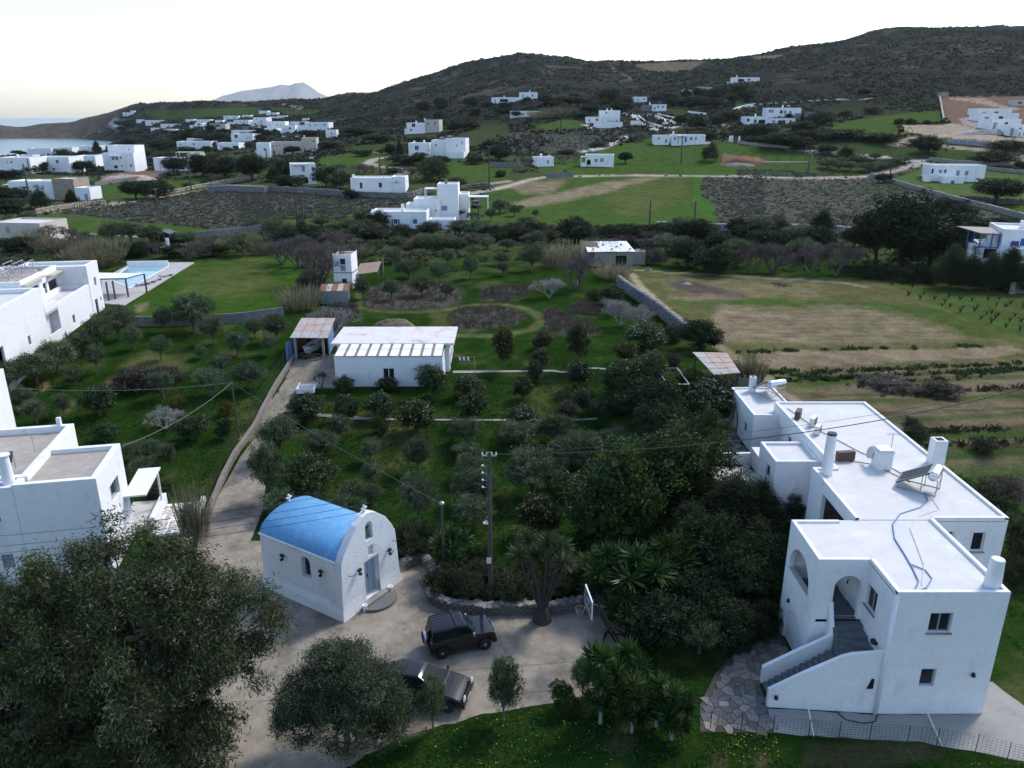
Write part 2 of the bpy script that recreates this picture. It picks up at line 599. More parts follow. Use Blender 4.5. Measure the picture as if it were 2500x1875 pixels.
# (crop, polygon, colour, opacity, warp in photo pixels)
FIELDS = [
    # hill side and far fields
    ('T', [(310, 140), (700, 130), (1230, 120), (2212, 85), (2212, 170), (1700, 240), (600, 300), (480, 240)], FIELD2, .95, 2),
    ('U', [(0, 90), (470, 80), (330, 170), (0, 200)], FIELD2, .95, 2),
    ('U', [(700, 75), (1000, 90), (1100, 130), (1650, 110), (1500, 180), (1250, 230), (950, 200), (700, 120)], FIELD2, .8, 3),
    ('C', [(350, 720), (680, 650), (830, 720), (640, 755), (420, 755)], FIELD, .9, 3),
    ('C', [(120, 770), (840, 740), (1190, 740), (1180, 790), (780, 920), (330, 940), (150, 930)], SCRUB, .95, 3),
    ('C', [(400, 470), (660, 440), (560, 500), (420, 510)], FIELD2, .7, 3),
    ('C', [(1480, 560), (1800, 560), (1560, 640), (1500, 610)], FIELD2, .8, 3),
    ('C', [(1500, 440), (1850, 460), (1800, 510), (1500, 480)], FIELD2, .6, 3),
    ('C', [(1210, 195), (1450, 180), (1800, 170), (1680, 250), (1390, 260), (1230, 220)], (.16, .14, .09), .7, 3),
    ('D', [(130, 120), (360, 105), (330, 130), (150, 140)], (.2, .17, .10), .7, 2),
    ('C', [(360, 1090), (700, 1000), (1000, 900), (1200, 850), (1370, 830), (1780, 870), (2300, 860), (2300, 1130), (1450, 1140), (460, 1130)], FIELD, .95, 3),
    ('D', [(0, 800), (300, 830), (560, 880), (640, 980), (1000, 1015), (950, 1045), (0, 1045)], FIELD, .95, 3),
    ('D', [(0, 985), (380, 1000), (640, 1020), (940, 1040), (0, 1040)], SCRUB, .6, 4),
    ('D', [(720, 640), (1240, 560), (1560, 540), (1580, 620), (1230, 650), (1150, 710), (860, 710), (730, 700)], FIELD, .95, 4),
    ('D', [(560, 780), (900, 780), (1220, 800), (1380, 850), (1350, 890), (900, 870), (600, 830)], FIELD2, .9, 4),
    ('D', [(1500, 850), (1900, 850), (2150, 880), (2130, 940), (1600, 930), (1480, 900)], FIELD2, .9, 4),
    ('D', [(-10, 470), (140, 470), (20, 520), (-10, 520)], FIELD, .9, 2),
    ('D', [(1568, 432), (2300, 420), (2300, 780), (1650, 640), (1590, 590), (1570, 500)], RED, .92, 2),
    ('D', [(1700, 600), (1860, 570), (2300, 700), (2300, 780), (1750, 650)], STONEC, .7, 4),
    ('D', [(1250, 650), (1700, 640), (2050, 740), (2300, 760), (2300, 790), (1500, 745), (1300, 700)], (.36, .29, .22), .9, 4),
    ('D', [(1580, 440), (1900, 445), (2200, 530), (2150, 540), (1800, 470)], (.4, .32, .24), .6, 3),
    ('B', [(610, 640), (850, 610), (1210, 600), (1160, 700), (1010, 690), (760, 740), (680, 720)], FIELD, .95, 3),
    ('B', [(840, 545), (1190, 520), (1200, 570), (870, 590)], FIELD2, .95, 3),
    ('B', [(1640, 760), (1700, 690), (2000, 680), (2230, 740), (2230, 830), (1850, 835)], FIELD, .95, 3),
    ('B', [(1880, 370), (2212, 350), (2212, 460), (1900, 440)], FIELD2, .7, 4),
    ('A', [(1200, 235), (2212, 215), (2212, 290), (1300, 310)], FIELD2, .6, 4),
    # left middle
    ('A', [(790, 880), (1060, 860), (1780, 790), (1950, 830), (1800, 900), (1230, 975), (1040, 1000), (790, 995)], FIELD, .95, 3),
    ('A', [(800, 860), (900, 780), (1180, 745), (1450, 745), (1440, 785), (1240, 815), (820, 850)], RED, .9, 3),
    ('A', [(470, 1090), (910, 1040), (1770, 905), (2300, 930), (2300, 1260), (1950, 1245), (480, 1110)], SCRUB, .92, 3),
    ('B', [(-60, 900), (700, 960), (1350, 990), (1480, 1030), (1200, 1100), (1050, 1110), (400, 1160), (-60, 1180)], SCRUB, .92, 3),
    ('B', [(0, 1150), (400, 1100), (1060, 1060), (1060, 1160), (900, 1200), (480, 1240), (0, 1200)], FIELD, .75, 10),
    ('B', [(500, 970), (900, 990), (780, 1030), (540, 1010)], FIELD2, .6, 8),
    ('A', [(340, 1130), (480, 1112), (1950, 1262), (2150, 1290), (1600, 1320), (1290, 1315), (720, 1275), (370, 1252)], FIELD, .97, 2),
    ('A', [(520, 1330), (730, 1288), (1300, 1322), (1290, 1395), (900, 1400), (540, 1420)], FIELD2, .95, 4),
    ('A', [(380, 1255), (720, 1300), (570, 1335), (360, 1300)], (.55, .52, .48), .95, 1),
    # centre
    ('C', [(-10, 1255), (330, 1172), (460, 1152), (1300, 1132), (1690, 1150), (1700, 1340), (1940, 1562), (900, 1548), (-10, 1545)], FIELD, .97, 3),
    ('B', [(1600, 1080), (2080, 960), (2230, 940), (2230, 1180), (1980, 1200), (1760, 1160)], FIELD, .9, 4),
    ('C', [(1000, 1230), (1300, 1180), (1620, 1170), (1640, 1340), (1250, 1480), (1000, 1440)], DRY, .45, 12),
    ('C', [(130, 1210), (640, 1165), (560, 1240), (470, 1300), (250, 1270)], TAN, .75, 8),
    ('C', [(60, 1420), (300, 1330), (500, 1290), (1000, 1190), (1300, 1138), (1445, 1138), (1200, 1215), (900, 1292), (400, 1395)], TAN, .85, 6),
    ('C', [(1690, 1150), (1820, 1150), (1760, 1300), (1900, 1400), (1960, 1540), (1800, 1480), (1700, 1340)], (.05, .125, .02), .9, 4),
    ('C', [(1770, 1150), (2300, 1140), (2300, 1575), (1940, 1562), (1880, 1480), (1900, 1400), (1760, 1300)], SCRUB, .95, 5),
    ('D', [(0, 1062), (1030, 1050), (1430, 1170), (1800, 1260), (2300, 1430), (2300, 1480), (560, 1440), (0, 1436)], SCRUB, .95, 5),
    ('D', [(960, 1120), (1350, 1130), (1300, 1190), (1050, 1180)], FIELD2, .7, 8),
    ('D', [(200, 1380), (540, 1390), (900, 1400), (900, 1440), (220, 1440)], FIELD2, .8, 6),
    ('D', [(1180, 1080), (1470, 962), (1920, 982), (2300, 1035), (2300, 1350), (1700, 1205), (1430, 1150)], (.085, .125, .04), .95, 3),
    ('D', [(1760, 1215), (2300, 1270), (2300, 1345), (1900, 1260)], FIELD, .9, 3),
    ('D', [(-120, 870), (60, 885), (200, 900), (260, 945), (-120, 960)], RED, .9, 3),
    # right: ploughed and vegetable land
    ('G', [(700, 470), (1400, 528), (2300, 575), (2900, 560), (3900, 700), (3900, 2300), (2100, 1660), (1250, 960), (1060, 860), (700, 560)], DRY, .95, 4),
    ('G', [(700, 470), (1400, 525), (2300, 560), (2900, 560), (2300, 590), (1400, 545), (760, 510)], FIELD, .9, 4),
    ('H', [(1000, 575), (1700, 660), (2300, 700), (2300, 1060), (1990, 985), (1500, 750), (1250, 640)], FIELD, .85, 6),
    ('G', [(850, 560), (1700, 600), (2212, 620), (2212, 720), (1500, 720), (1000, 640)], (.20, .165, .10), .6, 14),
    ('G', [(1030, 600), (1150, 585), (1400, 630), (1650, 690), (1640, 725), (1350, 700), (1100, 640)], (.085, .065, .06), .9, 6),
    ('G', [(960, 690), (1300, 690), (1680, 700), (1500, 750), (1100, 740)], (.23, .17, .12), .6, 10),
    ('G', [(1815, 600), (1880, 597), (2010, 627), (1940, 640)], (.05, .04, .035), .95, 2),
    ('G', [(1050, 740), (1900, 730), (2212, 750), (2212, 790), (1500, 800), (1150, 790)], FIELD, .8, 10),
    ('H', [(0, 730), (1100, 755), (1500, 775), (1900, 950), (2010, 1010), (1840, 1020), (1400, 850), (900, 790), (0, 780)], FIELD, .85, 6),
    ('H', [(-150, 800), (900, 795), (1300, 850), (1850, 1030), (1400, 1060), (600, 1075), (-150, 1060)], TAN, .62, 14),
    ('G', [(1400, 800), (2212, 800), (2212, 1040), (1700, 1060), (1450, 960)], TAN, .5, 16),
    ('H', [(0, 1080), (1400, 1060), (2000, 1050), (2212, 1080), (1500, 1110), (0, 1130)], DRY, .8, 8),
    ('H', [(150, 1135), (1300, 1115), (2100, 1090), (2250, 1125), (2000, 1175), (900, 1230), (250, 1265), (150, 1210)], TAN, .88, 4),
    ('H', [(0, 1270), (2300, 1180), (2300, 1760), (700, 1760)], (.15, .12, .075), .8, 6),
    ('H', [(250, 1310), (900, 1300), (800, 1390), (500, 1420), (300, 1400)], FIELD, .7, 10),
    ('L', [(900, 130), (2300, 40), (2300, 160), (1200, 230)], (.19, .15, .10), .6, 10),
    ('L', [(1200, 330), (2300, 260), (2300, 360), (1350, 420)], (.17, .135, .09), .8, 8),
    ('L', [(1400, 440), (2300, 420), (2300, 520), (1550, 520)], FIELD2, .6, 10),
    ('L', [(1650, 600), (2300, 560), (2300, 800), (1800, 760)], (.09, .10, .045), .8, 12),
    ('L', [(1750, 740), (2300, 720), (2300, 800), (1850, 830)], FIELD, .8, 8),
    ('L', [(1850, 840), (2300, 820), (2300, 970), (2000, 980)], (.10, .075, .06), .8, 8),
    ('L', [(1950, 980), (2300, 960), (2300, 1400), (2100, 1300)], FIELD2, .9, 8),
    # the plot in the middle
    ('E', [(960, 640), (1500, 275), (2062, 240), (2200, 240), (2330, 330), (2200, 640), (1690, 690), (1050, 732)], (.040, .086, .014), .95, 2),
    ('E', [(1500, 330), (2050, 270), (2130, 450), (1800, 560), (1400, 560)], DRY, .5, 24),
    ('E', [(1030, 640), (1150, 600), (1140, 640), (1060, 670)], TAN, .7, 6),
    ('F', [(690, 520), (740, 530), (740, 700), (720, 660), (690, 600)], DRY, .8, 5),
    ('F', [(770, 580), (830, 480), (1050, 440), (1400, 460), (1540, 500), (1480, 580), (1320, 640), (1000, 660), (820, 645)], HEATH, .9, 8),
    ('F', [(1400, 700), (1500, 640), (1750, 625), (1950, 660), (2010, 700), (1930, 760), (1700, 800), (1480, 810), (1410, 760)], HEATH, .92, 6),
    ('F', [(1640, 570), (1700, 480), (1900, 465), (2080, 480), (2040, 530), (1850, 600)], HEATH, .85, 8),
    ('G', [(80, 900), (110, 800), (200, 820), (400, 900), (530, 980), (420, 1005), (130, 985)], HEATH, .92, 6),
    ('G', [(270, 790), (420, 740), (530, 800), (500, 860), (330, 840)], HEATH, .85, 8),
    ('F', [(1250, 660), (1400, 650), (1450, 800), (1250, 800)], DRY, .5, 10),
    ('F', [(-20, 1390), (90, 1290), (150, 1180), (215, 1040), (440, 1000), (545, 1000), (548, 1240), (350, 1255), (232, 1290), (110, 1490), (-20, 1560)], (.31, .27, .215), .92, 4),
    ('E', [(1850, 1659), (2212, 1240), (2212, 1400), (2060, 1520), (1960, 1659)], (.20, .19, .13), .7, 8),
    # dry patches under the left orchard
    ('E', [(900, 1080), (1100, 1000), (1300, 1010), (1480, 1080), (1300, 1100), (1000, 1130)], DRY, .75, 10),
    ('E', [(800, 1220), (880, 1160), (1000, 1150), (930, 1260)], (.25, .17, .10), .7, 8),
    ('E', [(300, 1240), (380, 1200), (400, 1250), (330, 1290)], (.25, .17, .10), .7, 6),
    ('E', [(1680, 990), (1800, 980), (1900, 1000), (1780, 1020)], DRY, .7, 8),
    ('E', [(380, 1500), (480, 1440), (560, 1350), (600, 1330), (560, 1420), (420, 1520)], DRY, .8, 8),
    # near strip
    ('V', [(700, 640), (1300, 620), (1700, 660), (1650, 760), (1200, 830), (700, 830)], (.10, .085, .045), .6, 14),
    ('V', [(80, 740), (200, 720), (180, 830), (60, 830)], (.11, .085, .05), .7, 12),
    ('V', [(380, 740), (470, 730), (470, 830), (380, 830)], (.11, .085, .05), .7, 12),
    ('K', [(1900, 1450), (2100, 1380), (2212, 1500), (2100, 1659), (1950, 1600)], (.12, .095, .055), .7, 14),
    ('W', [(300, 790), (480, 740), (560, 780), (420, 870), (300, 900)], (.2, .15, .12), .7, 8),
]
# (crop, polyline, half width m, colour, opacity)
TRACKS = [
    ('A', [(470, 1098), (910, 1042), (1230, 992), (1500, 950), (1770, 905), (1800, 890)], 1.6, (.36, .28, .20), .9),
    ('A', [(910, 1030), (990, 1000), (1050, 1010)], 2.0, (.36, .28, .20), .8),
    ('A', [(360, 1253), (720, 1280), (1300, 1316)], .5, (.5, .47, .43), .9),
    ('B', [(1330, 770), (1230, 725), (1090, 705), (1030, 685), (1080, 652), (1150, 640)], 2.0, (.42, .36, .29), .9),
    ('B', [(840, 595), (1000, 590), (1190, 602)], 1.4, (.40, .36, .30), .8),
    ('C', [(0, 1255), (190, 1210), (350, 1165), (460, 1150)], 1.6, (.42, .35, .28), .9),
    ('B', [(1830, 890), (2000, 865), (2212, 840)], 1.5, (.40, .30, .23), .9),
    ('B', [(1880, 945), (2040, 915), (2212, 885)], 1.6, (.42, .35, .28), .9),
    ('C', [(460, 1150), (700, 1142), (1000, 1136), (1300, 1133), (1440, 1138), (1800, 1140), (2212, 1143)], 1.5, (.42, .34, .27), .9),
    ('D', [(0, 1045), (300, 1055), (600, 1060), (950, 1050), (1080, 1030), (1200, 1000), (1350, 960), (1480, 928)], 1.7, (.44, .36, .29), .95),
    ('D', [(420, 838), (560, 852), (780, 868), (1010, 890), (1330, 920), (1480, 928)], 1.5, (.50, .47, .43), .9),
    ('D', [(1210, 800), (1300, 790), (1420, 800), (1700, 822), (2000, 850), (2130, 862), (2200, 890), (2212, 930), (2140, 950)], 2.2, (.38, .30, .23), .9),
    ('D', [(1220, 800), (1300, 770), (1360, 745), (1600, 730), (1900, 760), (2212, 775)], 2.0, (.38, .29, .22), .9),
    ('D', [(0, 530), (200, 482), (520, 465), (860, 448), (1030, 445)], 1.5, (.34, .31, .28), .8),
    ('C', [(780, 930), (880, 912), (960, 890), (1060, 840), (1190, 790)], 2.4, (.48, .45, .42), .95),
    ('C', [(1130, 605), (1230, 650), (1290, 700), (1400, 750), (1480, 725)], 2.0, (.50, .48, .45), .95),
    ('C', [(1310, 620), (1400, 645), (1490, 670), (1500, 700), (1540, 725), (1430, 745)], 2.4, (.52, .50, .47), .95),
    ('C', [(1540, 720), (1640, 700), (1800, 705), (2000, 712)], 1.6, (.44, .42, .39), .8),
    ('C', [(800, 700), (850, 740), (880, 745)], 2.2, (.5, .48, .45), .9),
    ('S', [(1890, 330), (1990, 390), (2110, 440)], 5.0, (.55, .52, .48), .9),
    ('S', [(2030, 360), (2110, 410), (2212, 440)], 2.0, (.42, .40, .37), .8),
    ('S', [(2040, 325), (2212, 320)], 2.0, (.42, .40, .37), .8),
    ('F', [(1380, 655), (1500, 630), (1650, 614), (1800, 612), (1950, 630), (2080, 680), (2140, 740), (2050, 800), (1880, 840), (1700, 858), (1460, 850)], .7, (.12, .125, .05), .8),
    ('F', [(740, 640), (900, 670), (1200, 670), (1400, 650)], .6, (.13, .13, .06), .6),
    ('G', [(760, 530), (850, 650), (1000, 780), (1120, 880), (1210, 950)], .55, (.36, .30, .21), .9),
    ('G', [(770, 500), (1000, 520), (1400, 540), (2000, 570), (2212, 585)], .5, (.33, .26, .18), .8),
    ('H', [(0, 555), (400, 575), (800, 600), (980, 630)], .7, (.33, .26, .18), .8),
    ('H', [(240, 1390), (400, 1480), (520, 1560)], .5, (.32, .25, .18), .8),
    ('G', [(1240, 960), (1450, 1100), (1700, 1260), (1900, 1400)], .7, (.28, .22, .15), .7),
    ('C', [(830, 160), (1030, 240), (1180, 330)], 1.2, (.22, .21, .18), .7),
    ('U', [(900, 20), (1100, 70), (1200, 100)], 2.0, (.33, .31, .28), .6),
]


for k in range(15):
    TRACKS.append(('L', [(700, 60 + 47 * k), (1500, 38 + 46 * k), (2320, 8 + 45 * k)], (.35, .6, .3)[k % 3], ((.060, .047, .032), (.035, .075, .014), (.17, .13, .085))[k % 3], .65))
for k in range(9):
    TRACKS.append(('H', [(-60, 815 + 29 * k), (900, 800 + 30 * k), (1500 + 40 * k, 800 + 31 * k)], .25, ((.085, .07, .04), (.045, .08, .018))[k % 2], .35))


def build_ground():
    rows = np.concatenate([[-140, -60, -20, 0, 8], np.geomspace(14, 2300, 600)])
    s = np.concatenate([np.linspace(-1.1, -.76, 26)[:-1], np.linspace(-.76, .76, 680), np.linspace(.76, 1.1, 26)[1:]])
    wid = np.maximum(rows + 8, 44.0)
    X = np.outer(wid, s)
    Y = np.repeat(rows[:, None], len(s), 1)
    Z = land(X, Y)
    Z = np.where(Y < 14, 0, Z)
    nr, nc = X.shape
    V = np.stack([X, Y, Z], -1).reshape(-1, 3)
    i = np.arange((nr - 1) * nc).reshape(nr - 1, nc)[:, :-1].ravel()
    F = np.stack([i, i + 1, i + nc + 1, i + nc], -1)
    x, y, z = V[:, 0], V[:, 1], V[:, 2]
    px, py = proj(x, np.maximum(y, 5), z)
    # base: lush grass near, rough scrubby ground in the middle, dark heath on the hills
    n1 = fbm(x / 9, y / 9, 4, 21)
    n2 = fbm(x / 35, y / 35, 4, 22)
    n3 = fbm(x / 2.2, y / 2.2, 3, 23)
    near, mid, hill = np.array(GRASS), np.array((.060, .078, .032)), np.array(HILL)
    k1 = sstep(118, 150, y)[:, None]
    k2 = sstep(300, 460, y)[:, None]
    base = near * (1 - k1) + mid * k1
    base = base * (1 - k2) + hill * k2
    rock = sstep(.56, .68, n2 * .45 + n1 * .55)[:, None] * sstep(420, 600, y)[:, None]
    base = base * (1 - .55 * rock) + np.array((.11, .105, .095)) * .55 * rock
    cliff = (sstep(1330, 1400, y) * (px < 330))[:, None]
    base = base * (1 - cliff) + (np.array((.095, .08, .066)) * (.6 + .8 * n1[:, None])) * cliff
    dry = sstep(.55, .7, n1 * .6 + n3 * .4)[:, None] * (1 - k1)
    base = base * (1 - .35 * dry) + np.array(DRY) * .35 * dry
    base = base * (.75 + .5 * n3[:, None])
    wx, wy = (n1 - .5) * 2 + (n3 - .5), (fbm(x / 7, y / 7, 3, 31) - .5) * 2 + (fbm(x / 1.8, y / 1.8, 2, 37) - .5)
    for c, pts, col, op, wp in FIELDS:
        P = poly_px(c, pts)
        lo, hi = P.min(0) - 5 * wp, P.max(0) + 5 * wp
        near_ = np.nonzero((px > lo[0]) & (px < hi[0]) & (py > lo[1]) & (py < hi[1]) & (y > 12) & (y < 1700))[0]
        if not len(near_): continue
        a_ = np.zeros(len(near_))
        J = ((0, 0),) if wp < 5 else ((-.9, -.6), (.9, .6), (-.5, .8), (.5, -.8), (0, 0), (0, 1.1), (0, -1.1))
        for jx, jy in J:
            a_ += inside(P, px[near_] + (wx[near_] * 1.6 + jx) * wp, py[near_] + (wy[near_] * .8 + jy * .5) * wp)
        a_ /= len(J)
        m = near_[a_ > 0]
        a_ = a_[a_ > 0][:, None]
        d = (.74 + .52 * n3[m] * .6 + .52 * n1[m] * .4)[:, None]
        o = a_ * op * (1 if op > .88 else np.clip(.35 + 1.3 * n3[m], 0, 1)[:, None])
        base[m] = base[m] * (1 - o) + np.array(col) * d * o
    for c, pts, hw, col, op in TRACKS:
        P = [gpt(c, a, b) for a, b in pts]
        D = np.full(len(x), 1e9)
        for a, b in zip(P[:-1], P[1:]):
            ax, ay, dx, dy = a.x, a.y, b.x - a.x, b.y - a.y
            lo, hi = min(a.y, b.y) - 9, max(a.y, b.y) + 9
            m = np.nonzero((y > lo) & (y < hi))[0]
            t = np.clip(((x[m] - ax) * dx + (y[m] - ay) * dy) / (dx * dx + dy * dy + 1e-9), 0, 1)
            D[m] = np.minimum(D[m], np.hypot(x[m] - ax - t * dx, y[m] - ay - t * dy))
        soft = hw * .35 + y * .0012
        o = (1 - sstep(hw - soft, hw + soft, D + wx * hw * .3)) * op
        m = o > 0
        base[m] = base[m] * (1 - o[m, None]) + np.array(col) * (.8 + .4 * n3[m])[:, None] * o[m, None]
    me = np_mesh('ground', V, F, None, True)
    vcol(me, base.astype(np.float32))
    return me


def ground_material():
    m = bpy.data.materials.new('ground_soil_and_grass')
    m.use_nodes = True
    N, L = m.node_tree.nodes, m.node_tree.links
    b = N['Principled BSDF']
    b.inputs['Roughness'].default_value = .95
    b.inputs['Specular IOR Level'].default_value = .0
    at = N.new('ShaderNodeAttribute')
    at.attribute_name = 'Col'
    tc = N.new('ShaderNodeTexCoord')
    geo = tc.outputs['Object']

    def noise(sc, det, rough=.6):
        n = N.new('ShaderNodeTexNoise')
        n.inputs['Scale'].default_value = sc
        n.inputs['Detail'].default_value = det
        n.inputs['Roughness'].default_value = rough
        L.new(geo, n.inputs['Vector'])
        return n.outputs['Fac']

    def rng(v, a, b_, c, d):
        r = N.new('ShaderNodeMapRange')
        for k, q in zip(('From Min', 'From Max', 'To Min', 'To Max'), (a, b_, c, d)):
            r.inputs[k].default_value = q
        L.new(v, r.inputs['Value'])
        return r.outputs[0]

    def mul(a, b_):
        q = N.new('ShaderNodeMath')
        q.operation = 'MULTIPLY'
        L.new(a, q.inputs[0])
        L.new(b_, q.inputs[1])
        return q.outputs[0]
    f = mul(rng(noise(5.5, 4, .75), .3, .7, .62, 1.38), rng(noise(.55, 5, .7), .3, .7, .72, 1.28))
    vm = N.new('ShaderNodeVectorMath')
    vm.operation = 'SCALE'
    L.new(at.outputs['Color'], vm.inputs[0])
    L.new(f, vm.inputs['Scale'])
    hs = N.new('ShaderNodeHueSaturation')
    L.new(rng(noise(.9, 3), .3, .7, .47, .53), hs.inputs['Hue'])
    L.new(vm.outputs[0], hs.inputs['Color'])
    L.new(hs.outputs[0], b.inputs['Base Color'])
    bp = N.new('ShaderNodeBump')
    bp.inputs['Strength'].default_value = .9
    bp.inputs['Distance'].default_value = .22
    L.new(noise(3.2, 6, .7), bp.inputs['Height'])
    L.new(bp.outputs[0], b.inputs['Normal'])
    return m


gme = build_ground()
gme.materials.append(ground_material())
ground_o = tag(link('ground', gme), kind='structure')

# sea
def sea_mat():
    m = bpy.data.materials.new('sea_water')
    m.use_nodes = True
    N, L = m.node_tree.nodes, m.node_tree.links
    b = N['Principled BSDF']
    b.inputs['Base Color'].default_value = (.045, .085, .12, 1)
    b.inputs['Roughness'].default_value = .22
    b.inputs['IOR'].default_value = 1.33
    tc = N.new('ShaderNodeTexCoord')
    mp = N.new('ShaderNodeMapping')
    mp.inputs['Scale'].default_value = (.05, .16, .1)
    L.new(tc.outputs['Object'], mp.inputs['Vector'])
    n = N.new('ShaderNodeTexNoise')
    n.inputs['Scale'].default_value = 1.0
    n.inputs['Detail'].default_value = 5
    L.new(mp.outputs[0], n.inputs['Vector'])
    bp = N.new('ShaderNodeBump')
    bp.inputs['Strength'].default_value = .25
    bp.inputs['Distance'].default_value = 1.2
    L.new(n.outputs['Fac'], bp.inputs['Height'])
    L.new(bp.outputs[0], b.inputs['Normal'])
    return m


SEA_R = 15000.0
s_ = MB()
s_.add([(-SEA_R, -3000, SEA_Z), (SEA_R, -3000, SEA_Z), (SEA_R, SEA_R, SEA_Z), (-SEA_R, SEA_R, SEA_Z)], [(0, 1, 2, 3)])
tag(s_.obj('sea', sea_mat()), kind='structure')

# far island
def island():
    sk = [(455, 220), (480, 207), (520, 196), (560, 191), (590, 187), (605, 182), (625, 184), (640, 179), (655, 177), (666, 184), (690, 200), (715, 211), (738, 220)]
    Yi = 13500.0
    n, k = 90, 25
    V = []
    for i in range(n):
        zx = 455 + (738 - 455) * i / (n - 1)
        zy = np.interp(zx, [a for a, b in sk], [b for a, b in sk])
        p = pt_y(*pix('Z', zx, zy), Yi)
        h = max(p.z - SEA_Z, 1)
        for j in range(k):
            u = j / (k - 1) * 2 - 1
            prof = (1 - abs(u) ** 1.25)
            r = fbm(np.array([i * .35]), np.array([j * .5]), 4, 5)[0] - .5
            V.append((p.x, Yi + u * 1200, SEA_Z - 2 + h * prof * (1 + .45 * r * (1 - prof)) + h * .04 * r))
    idx = np.arange(n * k).reshape(n, k)
    F = np.stack([idx[:-1, :-1], idx[1:, :-1], idx[1:, 1:], idx[:-1, 1:]], -1).reshape(-1, 4)
    me = np_mesh('island', np.array(V), F, mat('hazed_island_rock', (.27, .27, .27), .95, .2, .004), True)  # part of the distance haze is put into this pale rock colour
    return tag(link('island', me), kind='structure')


island()

# the damp air over land and sea
hz = MB()
hz.box(-SEA_R - 300, SEA_R + 300, -3300, SEA_R + 300, -30, 460)
hm = bpy.data.materials.new('air_haze')
hm.use_nodes = True
hn = hm.node_tree
hn.nodes.remove(hn.nodes['Principled BSDF'])
pv = hn.nodes.new('ShaderNodeVolumePrincipled')
pv.inputs['Color'].default_value = (.86, .90, .96, 1)
pv.inputs['Density'].default_value = 3.2e-5
pv.inputs['Anisotropy'].default_value = .3
hn.links.new(pv.outputs[0], hn.nodes['Material Output'].inputs['Volume'])
tag(hz.obj('haze', hm), kind='stuff')
# ================================================================== MATERIALS FOR BUILT THINGS
PLAS = mat('white_plaster', (.77, .77, .77), .85, .07, 1.6, .35, 7, stain=(.63, .61, .575), stain_s=1.0, stain_lo=.55, streak=.4, bevel=.07)
PLASF = mat('white_plaster_far', (.86, .86, .85), .85, .07, .5, stain=(.66, .63, .58), stain_s=.6, stain_lo=.56, streak=.3)  # paler than the near plaster: brighter daylight on far walls put into the colour
CREAM = mat('cream_plaster', (.55, .49, .42), .85, .08, .6)
ROOFW = mat('white_roof_coating', (.60, .585, .57), .75, .09, 1.3, .2, 5, stain=(.72, .71, .70), stain_s=.5, stain_lo=.55)
ROOFG = mat('grey_roof_screed', (.37, .325, .28), .95, .16, 1.5, .3, 14, stain=(.46, .44, .42), stain_s=.5, stain_lo=.55)
BLUE = mat('blue_roof_paint', (.125, .345, .60), .7, .10, 3.2, .4, 14, stain=(.19, .43, .67), stain_s=1.3, stain_lo=.48)
GREYB = mat('grey_blue_door_paint', (.30, .37, .44), .6, .06, 3)
GREYF = mat('grey_frame', (.26, .28, .30), .5, .05, 3)
WHITEF = mat('white_frame', (.75, .75, .75), .5, .04, 3)
SHUT = mat('blue_shutter_paint', (.06, .13, .38), .55, .08, 3)
SHUTL = mat('light_blue_shutter', (.20, .29, .42), .55, .08, 3)
SHUTG = mat('grey_shutter', (.30, .31, .33), .6, .08, 3)
GLASS = mat('dark_window_glass', (.018, .022, .028), .12, .1, 1, spec=.3)
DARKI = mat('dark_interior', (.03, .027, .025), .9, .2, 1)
SLATE = mat('grey_slate', (.13, .14, .15), .75, .25, 3, .4, 12)
CONC = mat('grey_concrete', (.30, .29, .27), .92, .15, 1.4, .4, 16, stain=(.20, .195, .18), stain_s=.7, stain_lo=.5)
IRON = mat('dark_iron', (.035, .033, .033), .6, .2, 6, metal=.4)
STEEL = mat('brushed_steel', (.62, .64, .66), .28, .05, 6, metal=.9)
GALV = mat('galvanised_steel', (.38, .39, .40), .45, .12, 6, metal=.7)
WOODP = mat('grey_pole_wood', (.085, .072, .062), .9, .25, 4, .5, 20)
WOODB = mat('weathered_wood', (.20, .155, .12), .9, .25, 4, .5, 20)
BROWNM = mat('brown_metal_sheet', (.10, .065, .05), .6, .2, 3)
CORR = mat('grey_fibre_sheet', (.40, .37, .35), .9, .15, 2, .3, 20, stain=(.27, .17, .13), stain_s=.9, stain_lo=.52)
CORRP = mat('pinkish_fibre_sheet', (.43, .33, .28), .9, .15, 2, .3, 20, stain=(.30, .23, .2), stain_s=.9, stain_lo=.5)
TANROOF = mat('brown_tin_roof', (.30, .22, .16), .85, .18, 3, .3, 20)
STONE = mat('field_stone', (.30, .275, .24), .95, .28, 2.2, .6, 18)
STONED = mat('dark_field_stone', (.13, .12, .108), .95, .3, 2.2, .6, 18)
STONEP = mat('pale_flag_stone', (.27, .265, .25), .9, .35, 1.3, .4, 14)
BEIGE = mat('beige_render', (.50, .46, .36), .85, .05, 2)
WIRE = mat('dark_cable', (.03, .03, .03), .7, 0, 1)
WIREL = mat('pale_cable', (.26, .26, .25), .7, 0, 1)
HOSE = mat('blue_hose', (.12, .22, .38), .6, .05, 1)
WHITEP = mat('white_plastic', (.72, .72, .70), .5, .04, 2)
POOLM = mat('pool_water', (.24, .40, .45), .06, .03, .5, spec=.5)
TILEW = mat('pale_paving', (.50, .475, .44), .85, .10, 1.2, .2, 12)


# ================================================================== HOUSE SYSTEM
def Mloc(x, y, z, rz=0):
    return Matrix.Translation((x, y, z)) @ Matrix.Rotation(rz, 4, 'Z')


